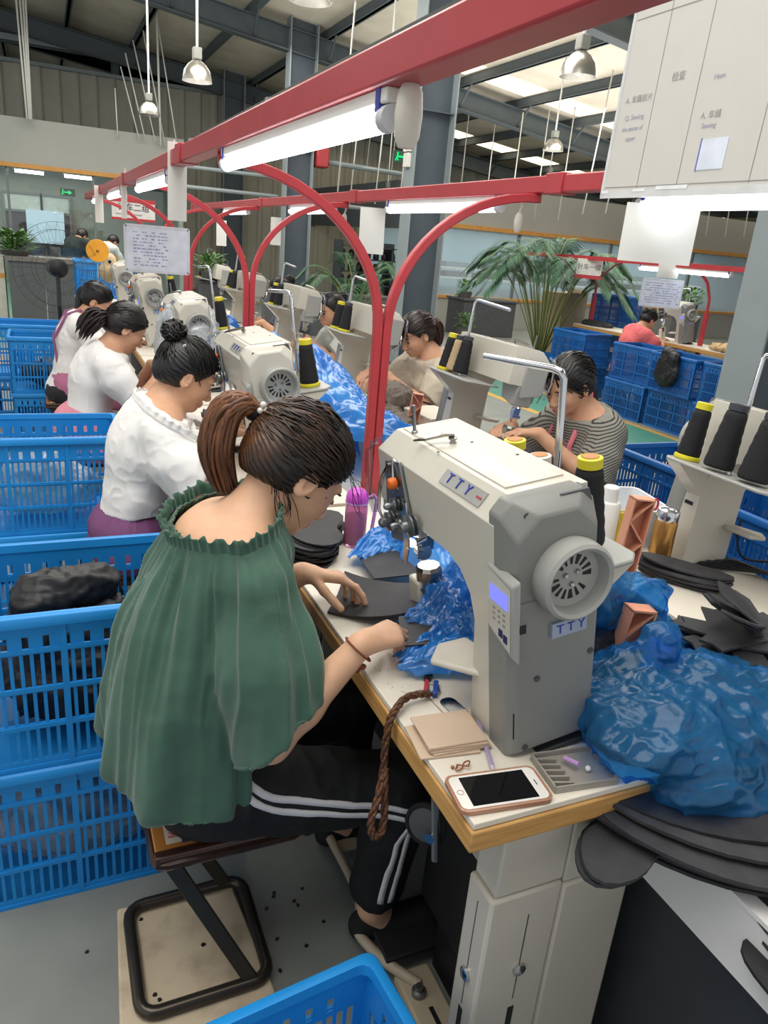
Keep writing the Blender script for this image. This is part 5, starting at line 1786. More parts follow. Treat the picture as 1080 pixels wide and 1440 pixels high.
obj('hair_clip', MB().tube([tie + np.array(p) for p in ((-.0, -.03, .02), (.004, -.034, .0), (.0, -.03, -.02))], .005, 6), WHITE, tB, world=True)
garment('apron_skirt', [ell_(J['pelvis'] + (0, 0, .08), (.155, .19, .13), None, .02), cap_(J['hipr'] + (0, 0, .0), J['knr'], .105, .085, .04), cap_(J['hipl'], J['knl'], .105, .085, .04)], .008, PINK, tB, folds(6, .009, 9, .8))

# woman with the long tail, white tee and pink apron
J = rig((.10, 5.36), 0, .475, chest=(.05, 0, .33), upper=(.085, 0, .43), neck=(.12, 0, .49), head=(.20, 0, .59), hp=(35, -10), shw=.16,
        wr={'r': (.40, -.1, .36), 'l': (.40, .1, .36)})
c, f, l, u = J['head'], *J['hf']
tie = c - f * .1 + u * .025
tC, _ = worker('woman with a long straight black ponytail and pink apron, furthest of near row', (.10, 5.36), 0, J, .006, 'd6a688', WCOT, DPANT,
       dict(style='pony', col='0f0e10', tip='131112', tie=tie, tail=[tie, tie + (-.03, -.01, -.03), tie + (-.045, -.02, -.15), tie + (-.075, -.03, -.30), tie + (-.11, -.03, -.40)], tail_r=.028, n_str=60, n_tail=110, seed=9),
       dict(seed=10, g=.010, sleeve=-.2, r=(.062, .074), hem=-.02, amp=.008))
W_ = J['W']
for sd in (1, -1):
    obj('apron_strap', MB().tube([W_((.03 - .09, .07 * sd, .18)), W_((-.075, .08 * sd, .34)), W_((.01, .09 * sd, .50)), W_((.09, .08 * sd, .53)), W_((.2, .07 * sd, .42))], .009, 6), mat('mauve_strap', '9a5f86', .7), tC, world=True)
garment('apron', [ell_(J['pelvis'] + (.02, 0, .05), (.128, .175, .13), None, .02), cap_(J['hipr'], J['knr'], .105, .09, .04), cap_(J['hipl'], J['knl'], .105, .09, .04)], .009, mat('mauve_pink_apron', 'b76f8f', .75, var=.06), tC, folds(3, .008, 9, .8))

# striped shirt woman across the line
STR = bpy.data.materials.new('striped_jersey')
STR.use_nodes = True
_n, _l = STR.node_tree.nodes, STR.node_tree.links
_tc, _wv, _cr = _n.new('ShaderNodeTexCoord'), _n.new('ShaderNodeTexWave'), _n.new('ShaderNodeValToRGB')
_mp = _n.new('ShaderNodeMapping')
_mp.inputs['Rotation'].default_value = (0, .45, 0)
_wv.bands_direction = 'Z'
_wv.inputs['Scale'].default_value = 30
_wv.inputs['Distortion'].default_value = 1.2
_wv.inputs['Detail Scale'].default_value = .6
_cr.color_ramp.elements[0].position, _cr.color_ramp.elements[1].position = .18, .34
_cr.color_ramp.elements[0].color = (*lin('33332f'), 1)
_cr.color_ramp.elements[1].color = (*lin('8f8d84'), 1)
_l.new(_tc.outputs['Object'], _mp.inputs[0])
_l.new(_mp.outputs[0], _wv.inputs[0])
_l.new(_wv.outputs[1], _cr.inputs[0])
_l.new(_cr.outputs[0], _n['Principled BSDF'].inputs['Base Color'])
_n['Principled BSDF'].inputs['Roughness'].default_value = .85
J = rig((2.07, 2.40), 180, .5, chest=(.04, 0, .33), upper=(.07, 0, .44), neck=(.10, 0, .495), head=(.20, .02, .605), hp=(24, 12), shw=.155,
        wr={'r': (.40, -.04, .42), 'l': (.36, .09, .42)}, el={'l': (.15, .215, .24)})
c, f, l, u = J['head'], *J['hf']
tie = c - f * .09 - u * .045
tS, _ = worker('woman in a striped grey shirt and pink apron facing left across the line', (2.07, 2.40), 180, J, .005, 'd6a688', STR, DPANT,
       dict(style='pony', col='14100f', tip='1a1413', tie=tie, tail=[tie, tie + (.03, 0, -.03), tie + (.04, -.01, -.1), tie + (.035, -.01, -.17)], tail_r=.03, n_str=150, n_tail=120, seed=12),
       dict(seed=13, g=.022, sleeve=-.05, r=(.062, .066), hem=-.03, amp=.008, mixd=.2), hands_d={'l': np.array((-.85, .25, .02)), 'r': np.array((-.8, -.3, -.1))}, s=1.03)
W_ = J['W']
NPK = mat('coral_pink_strap', 'e88493', .7)
for sd in (1, -1):
    obj('apron_strap', MB().tube([W_((.165, .07 * sd, .25)), W_((.19, .075 * sd, .36)), W_((.155, .07 * sd, .45)), W_((.105, .068 * sd, .508)), W_((.03, .06 * sd, .50)), W_((-.03, .05 * sd, .42))], .011, 6), NPK, tS, world=True)
garment('apron_bib', [ell_(J['chest'] + J['F'] * .07 + np.array((0, 0, -.06)), (.085, .115, .16), None, .02)], .006, mat('mauve_bib', '96656e', .75, var=.05), tS, folds(6, .006, 11, .8))
obj('strap_bow', MB().ell(tie + (.01, -.03, -.045), (.012, .012, .022)).ell(tie + (.015, -.03, -.08), (.01, .012, .02)), NPK, tS, world=True, smooth=180)

# woman in the beige tee
BEIGE = mat('beige_cotton', 'c9bda8', .85, var=.04, bump=.1, bscale=250)
J = rig((2.05, 3.74), 180, .5, chest=(.045, 0, .34), upper=(.075, 0, .455), neck=(.105, 0, .51), head=(.2, .01, .62), hp=(28, 5), shw=.165,
        wr={'r': (.42, -.05, .40), 'l': (.40, .10, .40)}, el={'l': (.2, .23, .24)})
c, f, l, u = J['head'], *J['hf']
tie = c - f * .1 + u * .02
tG, _ = worker('woman in a beige tee with dark trim and a reddish brown ponytail', (2.05, 3.74), 180, J, .0055, 'd6a688', BEIGE, DPANT,
       dict(style='pony', col='2b1b18', tip='3a221d', tie=tie, tail=[tie, tie + (.035, -.005, -.01), tie + (.055, -.01, -.07), tie + (.05, -.015, -.15)], tail_r=.034, n_str=110, n_tail=140, seed=15, bangs=True, tie_col='4a2a22'),
       dict(seed=16, g=.026, sleeve=-.12, r=(.068, .078), hem=-.03, amp=.009))
el, sh = J['ell'], J['shl']
dd = unit(el - sh)
RA = axis(dd)
obj('sleeve_trim', MB().tube([sh + dd * .232 + (np.array(RA.col[0]) * math.cos(a) + np.array(RA.col[1]) * math.sin(a)) * .079 for a in np.linspace(0, 2 * PI, 25)[:-1]], .006, 6, closed=True), DARK, tG, world=True, smooth=180)

# woman lifting a cloth, further along the far row
J = rig((2.05, 5.15), 180, .5, chest=(.035, 0, .35), upper=(.055, 0, .465), neck=(.085, 0, .52), head=(.2, .02, .60), hp=(12, 15), shw=.16,
        wr={'r': (.36, -.08, .38), 'l': (.40, .10, .40)})
c, f, l, u = J['head'], *J['hf']
tie = c - f * .085 + u * .055
tD, _ = worker('woman with tied back black hair lifting her hands, third along the far row', (2.05, 5.15), 180, J, .006, 'd0a184', mat('pale_grey_tee', 'b9beb6', .85, var=.05), DPANT,
       dict(style='bun', col='15110f', tip='1a1412', tie=tie, n_str=70, seed=18), dict(seed=19, g=.026, sleeve=-.15, r=(.066, .078), hem=-.03))
J = rig((2.05, 6.45), 180, .5, chest=(.035, 0, .35), upper=(.055, 0, .465), neck=(.085, 0, .52), head=(.2, .02, .62), hp=(20, 0), shw=.16,
        wr={'r': (.36, -.08, .36), 'l': (.38, .10, .36)})
c, f, l, u = J['head'], *J['hf']
tE, _ = worker('furthest woman of the far row, only dark hair showing above her machine', (2.05, 6.45), 180, J, .007, 'd6a688', mat('slate_tee', '59606a', .85), DPANT,
       dict(style='bun', col='14110f', tip='1a1412', tie=c - f * .09 + u * .05, n_str=50, seed=21), dict(seed=22, g=.024, sleeve=-.15, hem=-.03))

# woman in the salmon tee, other line
J = rig((6.12, 6.85), -10, .43, chest=(.05, 0, .32), upper=(.09, 0, .43), neck=(.125, 0, .485), head=(.21, 0, .585), hp=(35, 10), shw=.165,
        wr={'r': (.44, -.06, .37), 'l': (.42, .1, .37)}, el={'r': (.28, -.22, .22)})
c, f, l, u = J['head'], *J['hf']
tie = c - f * .085 + u * .02
worker('woman in a salmon red tee working at the other line behind the stacked crates', (6.12, 6.85), -10, J, .007, 'cfa082', mat('salmon_tee', 'd9696a', .8, var=.04), DPANT,
       dict(style='bun', col='131112', tip='161314', tie=tie, n_str=60, seed=24), dict(seed=25, g=.026, sleeve=-.2, r=(.068, .08), hem=-.02))

# two office people bent over behind the glass
LEG = dict(kn={'l': (.02, .09, -.40), 'r': (.02, -.09, -.40)}, an={'l': (-.03, .09, -.74), 'r': (-.03, -.09, -.74)})
J = rig((.42, 14.0), 40, .83, chest=(.06, 0, .27), upper=(.12, 0, .37), neck=(.16, 0, .41), head=(.25, 0, .47), hp=(45, 0), shw=.18, wr={'r': (.38, -.12, .1), 'l': (.4, .12, .1)}, **LEG)
c, f, l, u = J['head'], *J['hf']
worker('person in a dark shirt bending forward behind the office glass', (.42, 14.0), 40, J, .008, 'c9a084', mat('dark_green_shirt', '2b3534', .85), DPANT,
       dict(style='short', col='151313', n_str=0), dict(seed=2, g=.03, sleeve=-.2, r=(.07, .08), hem=-.08))
J = rig((.93, 14.3), 30, .80, chest=(.05, 0, .25), upper=(.10, 0, .34), neck=(.14, 0, .38), head=(.22, 0, .44), hp=(50, 0), shw=.16, wr={'r': (.36, -.12, .1), 'l': (.36, .12, .1)}, **LEG)
c, f, l, u = J['head'], *J['hf']
worker('person in a white shirt beside the dark shirted one, behind the office glass', (.93, 14.3), 30, J, .008, 'c9a084', mat('white_shirt', 'd9dcdc', .8), DPANT,
       dict(style='short', col='151313', n_str=0), dict(seed=3, g=.028, sleeve=.5, r=(.066, .06), hem=-.08))
# ---------------------------------------------------------------- blue plastic crates
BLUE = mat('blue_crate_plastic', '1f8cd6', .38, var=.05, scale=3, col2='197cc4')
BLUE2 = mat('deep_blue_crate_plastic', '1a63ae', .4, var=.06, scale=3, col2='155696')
def lattice(m, ul, vl, holes, f, th):
    """plate with square-cut holes as one connected skin; f(u, v, d) maps to 3-D"""
    nu, nv = len(ul), len(vl)
    idx = {}
    vs, fs = [], []
    def V_(i, j, k):
        if (i, j, k) not in idx:
            idx[(i, j, k)] = len(vs)
            vs.append(f(ul[i], vl[j], th * k))
        return idx[(i, j, k)]
    solid = lambda i, j: 0 <= i < nu - 1 and 0 <= j < nv - 1 and (i, j) not in holes
    for i in range(nu - 1):
        for j in range(nv - 1):
            if not solid(i, j):
                continue
            fs.append((V_(i, j, 0), V_(i + 1, j, 0), V_(i + 1, j + 1, 0), V_(i, j + 1, 0)))
            fs.append((V_(i, j, 1), V_(i, j + 1, 1), V_(i + 1, j + 1, 1), V_(i + 1, j, 1)))
            for a, b, c, d, p, q in (((i, j), (i + 1, j), 0, 0, i, j - 1), ((i + 1, j), (i + 1, j + 1), 0, 0, i + 1, j), ((i + 1, j + 1), (i, j + 1), 0, 0, i, j + 1), ((i, j + 1), (i, j), 0, 0, i - 1, j)):
                if not solid(p, q):
                    fs.append((V_(*a, 0), V_(*b, 0), V_(*b, 1), V_(*a, 1)))
    m.add(vs, fs)
CW_, CD_, CH_ = .62, .40, .385
def wall_lines(L, n, e=.03, bar=.0075):
    ul = [0, e]
    p = (L - 2 * e + bar) / n
    for k in range(n):
        a = e + k * p
        ul += [a + p - bar, a + p] if k < n - 1 else [L - e]
    ul.append(L)
    return ul
VL = [0, .022, .105, .117, .195, .207, .290, .302, .332, CH_ - .012, CH_ - .011]
def crate(lab, loc, m, rz_=0, group='blue crates', rough=False):
    t = thing('plastic_crate', lab, 'crate', loc, rz_, group)
    for L, off, s_, ax_ in ((CW_, CD_ / 2, -1, 0), (CW_, CD_ / 2, 1, 0), (CD_, CW_ / 2, -1, 1), (CD_, CW_ / 2, 1, 1)):
        n = int(L / (.0215 if not rough else .043))
        ul = wall_lines(L, n)
        holes = set()
        for i in range(2, len(ul) - 2, 1):
            pass
        for i in range(1, len(ul) - 2):
            wide = ul[i + 1] - ul[i] > .009
            if wide and abs((ul[i] + ul[i + 1]) / 2 - L / 2) > .006:
                for j in (1, 3, 5):
                    holes.add((i, j))
                if i % 2 == 1 and .05 < ul[i] < L - .06 and (i // 2) % 2:
                    holes.add((i, 7))
        f = (lambda u, v, d, L=L, o=off, q=s_: (u - L / 2, q * (o - .004 - d), v)) if ax_ == 0 else (lambda u, v, d, L=L, o=off, q=s_: (q * (o - .004 - d), u - L / 2, v))
        w = MB()
        lattice(w, ul, VL, holes, f, .005)
        obj('lattice_wall', w, m, t, smooth=0)
        r = MB()                                              # horizontal ribs standing proud
        for z in (.0, .105, .2, .295):
            (r.span((-L / 2, s_ * off - s_ * .006, z), (L / 2, s_ * off, z + .01)) if ax_ == 0 else r.span((s_ * off - s_ * .006, -L / 2, z), (s_ * off, L / 2, z + .01)))
        for u in ([-L / 2, L / 2 - .012] + ([-L / 6, L / 6] if L > .5 else [0])):
            (r.span((u, s_ * off - s_ * .006, 0), (u + .012, s_ * off, CH_ - .02)) if ax_ == 0 else r.span((s_ * off - s_ * .006, u, 0), (s_ * off, u + .012, CH_ - .02)))
        obj('rib_frame', r, m, t, smooth=0, kind='stuff')
    a, b = CW_ / 2, CD_ / 2
    rim = MB()
    def rr(x, y, z, c=.02):
        P = []
        for sx, sy, a0 in ((1, 1, 0), (-1, 1, PI / 2), (-1, -1, PI), (1, -1, 1.5 * PI)):
            for k in range(4):
                q = a0 + PI / 2 * k / 3
                P.append(Vector((sx * (x - c) + c * math.cos(q), sy * (y - c) + c * math.sin(q), z)))
        return P
    rim.loft([rr(a + .008, b + .008, CH_ - .026), rr(a + .010, b + .010, CH_ - .004), rr(a + .007, b + .007, CH_), rr(a - .010, b - .010, CH_), rr(a - .012, b - .012, CH_ - .02)], cap=False)
    obj('rim', rim, m, t, smooth=50)
    obj('bottom', MB().span((-a + .006, -b + .006, .004), (a - .006, b - .006, .012)), m, t)
    return t
def crate_copy(src, lab, loc, rz_=0):
    return dup(src, loc, rz_, lab)
c0 = crate('upper blue crate behind the green bloused woman, filled with black leather', (.085, 1.725, CH_ + .002), BLUE)
crate_copy(c0, 'lower blue crate behind the stool, holding pale plastic film', (.085, 1.725, 0))
crate_copy(c0, 'empty blue crate tilted view at the lower edge, nearest the camera', (.160, .617, 0), .11)
crate_copy(c0, 'upper blue crate beside the white bloused woman holding a clear plastic bag', (-.075, 3.16, CH_ + .002))
crate_copy(c0, 'lower blue crate beside the white bloused woman', (-.075, 3.16, 0))
crate_copy(c0, 'upper blue crate behind the woman in the white tee', (.05, 5.85, CH_ + .002))
crate_copy(c0, 'lower blue crate behind the woman in the white tee', (.05, 5.85, 0))
crate_copy(c0, 'upper blue crate at the far left, set back beside the yellow floor line', (-.10, 6.5, CH_ + .002))
crate_copy(c0, 'lower blue crate at the far left, set back beside the yellow floor line', (-.10, 6.5, 0))
for k in range(3):
    crate_copy(c0, ['lowest', 'middle', 'topmost'][k] + ' crate of the blue stack below the yellow disc, far behind', (.60, 8.9, k * (CH_ + .002)))
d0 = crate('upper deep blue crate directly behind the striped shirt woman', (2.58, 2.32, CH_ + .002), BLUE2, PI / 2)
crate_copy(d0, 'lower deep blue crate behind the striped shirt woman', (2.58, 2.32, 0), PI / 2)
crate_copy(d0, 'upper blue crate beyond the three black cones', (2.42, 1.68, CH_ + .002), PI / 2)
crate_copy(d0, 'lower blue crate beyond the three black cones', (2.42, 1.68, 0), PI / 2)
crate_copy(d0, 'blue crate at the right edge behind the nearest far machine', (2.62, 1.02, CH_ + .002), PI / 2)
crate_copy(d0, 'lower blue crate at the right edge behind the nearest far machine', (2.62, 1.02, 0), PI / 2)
g = 0
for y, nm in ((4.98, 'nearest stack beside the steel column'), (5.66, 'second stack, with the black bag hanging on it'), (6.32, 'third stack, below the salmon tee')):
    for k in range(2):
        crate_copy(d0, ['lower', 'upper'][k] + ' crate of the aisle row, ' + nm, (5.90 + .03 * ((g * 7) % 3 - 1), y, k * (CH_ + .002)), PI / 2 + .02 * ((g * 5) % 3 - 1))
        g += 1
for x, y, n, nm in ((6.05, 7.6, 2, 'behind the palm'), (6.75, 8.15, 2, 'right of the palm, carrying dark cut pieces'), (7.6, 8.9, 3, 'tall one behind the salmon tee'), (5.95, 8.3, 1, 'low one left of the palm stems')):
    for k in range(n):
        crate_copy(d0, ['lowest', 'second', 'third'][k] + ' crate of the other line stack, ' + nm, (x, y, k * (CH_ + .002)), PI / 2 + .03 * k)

# ---------------------------------------------------------------- plastic bags and film
BAGB = film('blue_bag_film', '3f97d8', .27)
FILM = film('blue_loose_film', '2a86dd', .72)
CLEARB = film('clear_bag_film', 'cdd6dc', .45)
LEA = mat('black_leather', '1d1d20', .55, var=.12, scale=20, bump=.1, bscale=220, col2='2a2a2d')
LEAG = mat('charcoal_leather', '3a3a3c', .7, var=.1, scale=20, bump=.12, bscale=200, col2='2c2c2f')
def crumple(V, Q, amp, sc, seed, zmin=None):
    N = normals(V, Q)
    W1 = V + .35 / sc * np.stack([vnoise(V, sc, seed + 20), vnoise(V, sc, seed + 21), vnoise(V, sc, seed + 22)], 1)
    d = amp * ((ridge(W1, sc, seed) ** 3 - .35) + .6 * (ridge(W1 * (1, 1.4, .7), sc * 2.1, seed + 4) ** 3 - .35) + .4 * (ridge(W1 * (.7, 1, 1.3), sc * 4.3, seed + 9) ** 3 - .35))
    V = V + N * d[:, None]
    if zmin is not None:
        V[:, 2] = np.maximum(V[:, 2], zmin + .001)
    return V
def bag(lab, prims, m, h, amp, sc, seed, zmin, contents=None, cat='plastic bag', name='plastic_bag', origin=None):
    V, Q = blob(prims, h, 2)
    V = crumple(V, Q, amp, sc, seed, zmin)
    o = np.array(origin) if origin is not None else np.array((V[:, 0].mean(), V[:, 1].mean(), V[:, 2].min()))
    t = thing(name, lab, cat, tuple(o))
    surf('film', V, Q, m, t)
    if contents:
        V2, Q2 = blob(contents[0], h, 2)
        V2 = crumple(V2, Q2, .008, 16, seed + 2, zmin + .002)
        surf('contents', V2, Q2, contents[1], t)
    return t
# big bag, right foreground
bag('big crumpled blue bag full of dark pieces in the right foreground trough', [ell_((1.03, .80, .735), (.235, .205, .125), None, .05), ell_((.95, .82, .82), (.17, .15, .075), None, .05), ell_((1.13, .74, .82), (.13, .13, .06), None, .05),
     ell_((.885, .775, .838), (.115, .125, .052), None, .03), cap_((.91, .85, .865), (.945, .86, .90), .04, .022, .03), cap_((.945, .86, .90), (.965, .85, .925), .02, .034, .02), cap_((1.02, .79, .875), (1.16, .72, .875), .035, .022, .04), ell_((.845, .735, .846), (.10, .09, .052), None, .03), ell_((.925, .665, .775), (.09, .065, .08), None, .03)], BAGB, .005, .015, 11, 1, .6365,
    ([ell_((.93, .67, .775), (.075, .05, .06), None, .02), ell_((1.03, .80, .728), (.225, .195, .11), None, .03), ell_((1.1, .75, .79), (.13, .13, .055), None, .03), ell_((.93, .80, .80), (.14, .12, .05), None, .03)], LEA))
# bag behind the near machine
bag('open blue bag with black cloth behind the near machine, by the coral rack', [ell_((.99, 1.09, .75), (.13, .14, .12), None, .05), ell_((.97, 1.08, .92), (.10, .10, .075), None, .04), ell_((1.07, 1.03, .90), (.06, .07, .07), None, .03), cap_((1.12, 1.0, .78), (1.17, .98, .74), .09, .07, .04)], BAGB, .006, .020, 10, 3, .6365,
    ([ell_((.98, 1.07, .80), (.12, .12, .12), None, .03)], DARK))
# film around the needle post
def bunched(lab, strips, m, seed, base):
    """loose film: strips folded lengthwise, as one crumpled sheet each, all parts of one thing"""
    t = thing('plastic_film', lab, 'plastic film', tuple(strips[0][0][0]))
    for q, (path, wid, hgt) in enumerate(strips):
        n, k = 70, 34
        P = np.array(bez(path, n))
        Wd = np.interp(np.linspace(0, 1, n), np.linspace(0, 1, len(wid)), wid)
        Hg = np.interp(np.linspace(0, 1, n), np.linspace(0, 1, len(hgt)), hgt)
        T_ = np.gradient(P, axis=0)
        T_[:, 2] = 0
        T_ /= np.linalg.norm(T_, axis=1)[:, None]
        Sd = np.stack([-T_[:, 1], T_[:, 0], 0 * T_[:, 0]], 1)
        ii, jj = np.meshgrid(np.arange(n), np.arange(k), indexing='ij')
        u, v = (ii / (n - 1)).ravel(), (jj / (k - 1)).ravel()
        I = ii.ravel()
        N3 = np.stack([u * 2.6, v * 3.0 + .25 * vnoise(np.stack([u * 3, v * 2, v * 0], 1), 2, seed), u * 0 + q], 1)
        fold = (ridge(N3, 2.3, seed + q) - .5) * .9 + (ridge(N3, 5.5, seed + 7 + q) - .5) * .45 + (ridge(N3 * (2, 1, 1), 9, seed + 5) - .5) * .18
        edge = .88 + .3 * vnoise(np.stack([u * 9, (v > .5) * 3.0, u * 0], 1), 1, seed + q)
        X_ = P[I] + Sd[I] * ((v - .5) * Wd[I] * edge)[:, None] + T_[I] * ((vnoise(N3, 4, seed + 11) - .5) * .03)[:, None]
        z = Hg[I] * (np.sin(PI * np.clip(v, .0, 1)) ** .6) * (1 + .9 * fold) + .004 + .012 * vnoise(N3, 7, seed + 2)
        X_[:, 2] = np.maximum(P[I][:, 2] + z, base + .0015)
        Q = np.stack([(ii[:-1, :-1] * k + jj[:-1, :-1]).ravel(), (ii[1:, :-1] * k + jj[1:, :-1]).ravel(), (ii[1:, 1:] * k + jj[1:, 1:]).ravel(), (ii[:-1, 1:] * k + jj[:-1, 1:]).ravel()], 1)
        surf('film', X_, Q, m, t)
    return t
bunched('loose blue plastic film bunched on the bench around the needle post', [
    ([(.66, 1.545, .795), (.72, 1.575, .80), (.80, 1.55, .80), (.85, 1.42, .80), (.84, 1.24, .80), (.80, 1.10, .80)], (.06, .11, .16, .2, .2, .16), (.02, .045, .075, .09, .10, .08)),
    ([(.86, 1.27, .86), (.78, 1.22, .84), (.70, 1.185, .825), (.625, 1.175, .805)], (.16, .17, .15, .07), (.05, .06, .05, .02)),
    ([(.84, 1.10, .80), (.74, 1.09, .80), (.65, 1.09, .795), (.57, 1.09, .792)], (.18, .16, .12, .05), (.06, .06, .045, .015))], FILM, 5, T)
bunched('big blue plastic sheet heaped over the trough before the beige tee woman', [
    ([(1.40, 2.62, .80), (1.24, 2.72, .80), (1.16, 3.0, .80), (1.17, 3.3, .86), (1.2, 3.62, .94)], (.12, .28, .36, .32, .14), (.04, .07, .10, .12, .08)),
    ([(1.05, 2.7, .70), (1.08, 3.0, .74), (1.1, 3.35, .78), (1.12, 3.7, .80)], (.2, .3, .3, .2), (.06, .1, .1, .08))], FILM, 8, .64)
bag('blue plastic bag standing beyond the second red post', [ell_((1.12, 4.15, .80), (.12, .20, .17), None, .06), cap_((1.12, 4.1, .9), (1.13, 4.05, 1.02), .08, .04, .05)], FILM, .012, .025, 7, 8, .64)
bag('blue plastic bag left of the second red post, furthest along the trough', [ell_((1.06, 4.9, .82), (.14, .20, .18), None, .06), cap_((1.05, 4.8, .95), (1.04, 4.8, 1.0), .09, .06, .05)], FILM, .012, .025, 7, 10, .64)
bag('clear plastic cover draped over the third near machine', [ell_((.66, 3.98, 1.05), (.145, .30, .17), None, .05), ell_((.66, 3.98, .93), (.16, .31, .135), None, .05)], clear('clear_film', (.93, .94, .93), .16, .12, haze=.38), .009, .018, 10, 12, T, None, 'cover', 'machine_cover')
bag('crumpled clear plastic bag in the crate beside the white bloused woman', [ell_((-.05, 3.16, .52), (.2, .15, .11), None, .05), ell_((-.08, 3.12, .6), (.12, .12, .08), None, .04)], CLEARB, .01, .02, 9, 13, .402)
bag('pale plastic film filling the lower crate behind the stool', [ell_((-.02, 1.70, .12), (.19, .14, .1), None, .05), ell_((.2, 1.74, .09), (.14, .12, .07), None, .05)], CLEARB, .01, .02, 9, 14, .014)
def heap(name, lab, cat, prims, m, h, amp, sc, seed, zmin):
    V, Q = blob(prims, h, 2)
    V = crumple(V, Q, amp, sc, seed, zmin)
    o = (V[:, 0].mean(), V[:, 1].mean(), V[:, 2].min())
    t = thing(name, lab, cat, o)
    surf('folded_cloth', V, Q, m, t)
    return t
heap('leather_heap', 'black leather pieces filling the upper crate behind the stool', 'leather', [ell_((.085, 1.725, .53), (.26, .16, .125), None, .04), ell_((.0, 1.68, .66), (.13, .09, .07), None, .03)], LEA, .008, .025, 11, 15, .402)
heap('black_bag', 'black bag lying on top of the crate behind the green bloused woman', 'bag', [cap_((-.06, 1.66, .735), (.06, 1.70, .745), .055, .05, .03), ell_((-.0, 1.70, .74), (.10, .06, .05), None, .03)], DARK, .007, .012, 12, 16, .69)
heap('leather_heap', 'dark leather heap in the crate behind the woman in the white tee', 'leather', [ell_((.06, 5.85, .5), (.25, .15, .1), None, .04)], LEA, .012, .02, 10, 17, .402)
heap('fabric_pile', 'dark grey cut pieces piled before the striped shirt woman', 'fabric', [ell_((1.44, 2.36, .82), (.12, .20, .05), None, .03), ell_((1.52, 2.22, .86), (.09, .12, .05), None, .03), ell_((1.38, 2.56, .80), (.1, .12, .03), None, .03)], LEAG, .007, .018, 12, 18, T)
heap('fabric_pile', 'brown grey leather pieces in front of the beige tee woman', 'fabric', [ell_((1.40, 2.98, .81), (.08, .22, .05), None, .03), ell_((1.50, 3.25, .86), (.10, .16, .07), None, .03)], mat('taupe_leather', '5a4d43', .6, var=.12, scale=14), .008, .02, 11, 19, T)
heap('black_bag', 'black cloth bag hanging over the crates of the aisle row', 'bag', [ell_((5.62, 5.66, .62), (.05, .16, .17), None, .03), cap_((5.62, 5.58, .74), (5.66, 5.74, .79), .05, .05, .03)], DARK, .012, .02, 9, 20, .4)
heap('fabric_pile', 'dark cut pieces lying on the crates right of the palm', 'fabric', [ell_((6.7, 8.15, .80), (.15, .28, .05), None, .03)], LEA, .012, .02, 9, 21, .778)
heap('fabric_pile', 'black thread tangle on the bench before the white bloused woman', 'fabric', [ell_((.62, 2.72, .82), (.09, .12, .035), None, .03), ell_((.6, 2.85, .85), (.07, .09, .05), None, .03)], LEA, .006, .02, 16, 22, T)
heap('fabric_pile', 'black and white scraps on the bench before the white tee woman', 'fabric', [ell_((.6, 4.02, .82), (.08, .12, .04), None, .03)], mat('scrap_mix', 'c9c7c2', .7, col2='1c1c1e', scale=38, thr=.5), .007, .018, 14, 23, T)

# ---------------------------------------------------------------- flat leather pieces
def piece(mb, poly, th, M):
    """flat cut piece with a little sag; M maps (x, y, z) to the world"""
    mb.prism(poly, 0, th, lambda x, y, z: M(x, y, z))
def outline(n, r, seed, kind):
    rd = random.Random(seed)
    P = []
    for k in range(n):
        a = 2 * PI * k / n
        if kind == 'sole':
            x, y = r * 1.0 * math.cos(a), r * .46 * math.sin(a) * (1 + .25 * math.cos(a)) 
            y += r * .18 * math.cos(a) ** 2
        elif kind == 'vamp':
            q = 1 + .28 * math.cos(2 * a) + .16 * math.cos(3 * a + .5)
            x, y = r * q * math.cos(a), r * .72 * q * math.sin(a)
        elif kind == 'halfmoon':
            x, y = r * math.cos(a), r * (.34 * math.sin(a) - .22 * math.cos(a) ** 2)
        else:
            q = 1 if k % 2 else .8
            x, y = r * math.cos(a) * q, r * .35 * math.sin(a) * q
        P.append((x, y))
    return P
def stack(base, n, kind, r, th, lab, group, seed, m, turn=.2, slide=.01, ang=0, tilt=0.0, name='leather_piece', sag=0.0, lift=.0, fan=None):
    rd = random.Random(seed)
    z = base[2]
    for k in range(n):
        a = ang + (fan(k) if fan else rd.uniform(-turn, turn))
        dx, dy = rd.uniform(-slide, slide), rd.uniform(-slide, slide)
        tl = tilt + rd.uniform(-.02, .02)
        ol = outline(26 if kind != 'petal' else 12, r, 0, kind)
        mb = MB()
        ca, sa = math.cos(a), math.sin(a)
        def F_(x, y, zz):
            zz2 = zz - sag * (x / r) ** 2 * r
            return (x * ca - y * sa, x * sa + y * ca, zz2 + tl * x)
        piece(mb, ol, th, F_)
        o = obj(name, mb, m[k % len(m)] if isinstance(m, list) else m, smooth=30)
        o.location = (base[0] + dx, base[1] + dy, z)
        lb = lab if isinstance(lab, str) else lab(k, n)
        tag(o, lb, 'leather piece', group)
        z += th + lift
G_ = lambda s_: (lambda k, n: ('topmost ' if k == n - 1 else 'lowest ' if k == 0 else ORD[n - 1 - k] + ' from top, ') + s_)
stack((.60, 1.69, T + .001), 14, 'vamp', .105, .0042, G_('black leather piece of the stack left of the pink bottle'), 'black pieces stacked left of the pink bottle', 3, LEA, .18, .012, 1.0)
stack((1.475, 1.275, T + .001), 11, 'halfmoon', .115, .0042, G_('dark half moon insole piece stacked in front of the gold flask'), 'half moon pieces before the gold flask', 5, LEAG, .05, .006, -1.0, sag=-.12)
stack((1.175, .93, .64), 20, 'petal', .10, .005, G_('charcoal petal piece of the lower fanned pile at right'), 'petal pieces fanned in the trough', 7, [LEAG, LEA, LEAG], .9, .015, .3, lift=.0022, fan=lambda k: (k * 1.13) % 3.0)
